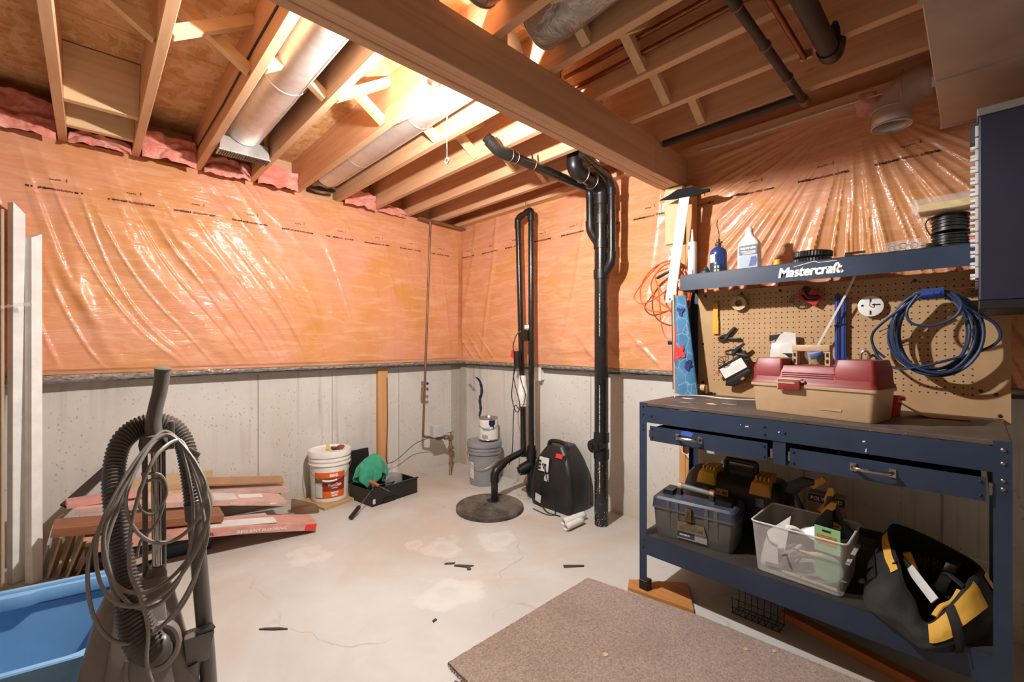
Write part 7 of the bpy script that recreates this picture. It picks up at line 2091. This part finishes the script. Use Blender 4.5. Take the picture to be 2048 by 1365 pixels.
# black and yellow tool bag slumped over the shelf edge
M_BAG = NT('black ballistic nylon')
_n = M_BAG.noise(M_BAG.co(), 300, 2)
M_BAG.base(M_BAG.ramp(M_BAG.noise(M_BAG.co(), 10, 4), [(.3, '#1f1e1d'), (.7, '#34312f')])); M_BAG.set(rough=.75, spec=.3); M_BAG.bump(_n, .5, .002)
M_BAG = M_BAG.m
TBG = bthing('tool_bag', 'open black nylon tool bag with yellow trim slumped on the lower shelf', 'tool bag', 0.0, 0.0, ZL)
_bot = [(.86, .36, .003), (.855, .035, .016), (.95, -.022, -.018), (1.035, -.045, -.035), (1.140, .075, -.004), (1.140, .36, .003)]
_rim = [(.905, .31, .225), (.945, .085, .130), (.985, .040, .070), (1.025, .0, .030), (1.115, .115, .150), (1.125, .33, .150)]
_lb = smooth_path(_bot, 8, closed=True); _lr = smooth_path(_rim, 8, closed=True)
_cen = Vector((1.01, .17, .06))
def bag_p(t, f, inner=False):
    j = (t % 1.0) * 48; i = int(j) % 48; w_ = j - int(j)
    a = _lb[i].lerp(_lb[(i + 1) % 48], w_); b = _lr[i].lerp(_lr[(i + 1) % 48], w_)
    p = a.lerp(b, f)
    o = p - _cen; o.z = 0; o.normalize()
    p = p + o * (.022 * math.sin(PI * f) * (1 + .5 * n1(t * 14, f * 3, 3)) + .004 * n1(t * 30, f * 7, 6))
    if inner:
        p = p - o * .010
    return p
rings = [[bag_p(j / 48, 0) * .97 + _cen * .03 for j in range(48)]] + [[bag_p(j / 48, k / 10) for j in range(48)] for k in range(11)] + [[bag_p(j / 48, 1 - k / 10 * .8, True) for j in range(48)] for k in range(11)]
MB().loft(rings).build('bag_body', M_BAG, TBG, angle=1.0)
M_BYEL = plain('yellow nylon trim', '#e0ab42', .7, 0, .1)
def bag_patch(t0, t1, f0, f1, mat, name, off=.004):
    m = MB()
    def fn(u, v):
        t = t0 + (t1 - t0) * u
        p = bag_p(t, f0 + (f1 - f0) * v)
        o = p - _cen; o.z *= .3; o.normalize()
        return p + o * off + Vector((0, 0, .001))
    m.grid(fn, 14, 6)
    return m.build(name, mat, TBG, angle=1.0)
bag_patch(.49, .565, .45, 1.0, M_BYEL, 'yellow_panel')
bag_patch(.59, .68, .62, 1.0, M_BYEL, 'yellow_panel')
bag_patch(.565, .59, .0, 1.02, M_BAG, 'web_strap', .008)
bag_patch(.05, .155, .88, 1.0, M_BYEL, 'yellow_panel')
bag_patch(.74, .80, .40, .95, M_BYEL, 'yellow_panel')
MB().tube(smooth_path([(1.10, .10, .14), (1.07, .12, .155), (1.06, .2, .13), (1.08, .28, .15)], 6), .012, 8, flat=.45).build('carry_strap', M_BAG, TBG)
MB().tube(smooth_path([(.935, .12, .15), (.90, .14, .12), (.885, .2, .14), (.90, .27, .20)], 6), .011, 8, flat=.45).build('carry_strap', M_BAG, TBG)
MB().tube(smooth_path([(1.035, .02, .05), (1.05, .05, .075), (1.075, .08, .09), (1.09, .11, .12)], 6), .008, 8, flat=.5).build('inner_piping', M_BYEL, TBG)
bag_things = [('putty_knife', 'pale putty knife blade inside the tool bag', [(.965, .16, .13), (1.035, .055, .085)], .030, .004, M_PANEL), ('folding_rule', 'amber handled tool inside the tool bag', [(.99, .22, .06), (.955, .20, .165)], .022, .016, M_YELO), ('steel_square', 'steel tool standing inside the tool bag', [(1.04, .22, .06), (1.07, .20, .165)], .03, .006, M_BOLTL)]
for nm, lb_, (a, b), w_, h_, mt_ in bag_things:
    T = bthing(nm, lb_, 'hand tool', 0, 0, ZL)
    MB().beam(a, b, w_, h_, (0, 1, 0)).build('blade', mt_, T, bevel=.001)
    MB().beam(Vector(a) - (Vector(b) - Vector(a)) * .25, a, w_ * .6, max(h_, .012), (0, 1, 0)).build('tang', M_BLACKP, T, bevel=.001)
OB = bthing('tinsel_pick', 'orange feathered stick lying behind the tool bag', 'decoration', 1.07, 0.42, ZL + .13)
for k in range(14):
    a = k * .9
    MB().tube([(0, 0, 0), (.035 * math.cos(a), .01 * math.sin(k), .03 * math.sin(a))], [.004, .0008], 6).build('tuft', M_ORANGE, OB)
MB().tube([(0, 0, 0), (.09, .0, -.004)], .003, 6).build('stick', M_PANEL, OB)
MB().tube([(0, 0, -.13), (0, 0, 0)], .003, 6).build('stick', M_PANEL, OB)

# ================================================================== UNDER THE BENCH
WK = bthing('wire_basket', 'small black wire basket under the workbench', 'wire basket', 0.47, 0.17, 0.0)
for k in range(8):
    x = -.09 + k * .026
    MB().tube(pipe_path([(x, -.04, .075), (x, -.03, .004), (x, .04, .004), (x, .05, .075)], .012, 4), .0018, 6).build('wire', M_BLACKP, WK)
for (y, z) in ((-.04, .075), (.05, .075), (-.032, .03), (-.03, .005), (.04, .005)):
    MB().tube([(-.095, y, z), (.097, y, z)], .0018, 6).build('wire', M_BLACKP, WK)
PL = bthing('floor_plank', 'orange brown plank lying on the floor under the workbench', 'plank', 0.55, 0.30, 0.0, -0.25)
MB().box((0, -.05, 0), (.62, .0, .036)).build('plank', wood('orange plank', '#c07a44', '#a65f2e', 0), PL, smooth=False, bevel=.002, bseg=1)
XC = bthing('power_bar', 'white plug adapter on the wooden post behind the workbench', 'plug adapter', 0.0, 0.595, 0.66)
MB().box((-.05, -.012, 0), (.01, .02, .03)).build('adapter', M_PVC, XC, bevel=.004)
MB().tube(smooth_path([(-.05, 0, .02), (-.075, 0, -.01), (-.07, 0, -.09), (-.03, -.005, -.11)], 6), .003, 6).build('adapter_cord', M_CABLE, XC)
MB().box((-.03, -.015, -.125), (.03, .0, -.095)).build('plug', M_PVC, XC, bevel=.004)
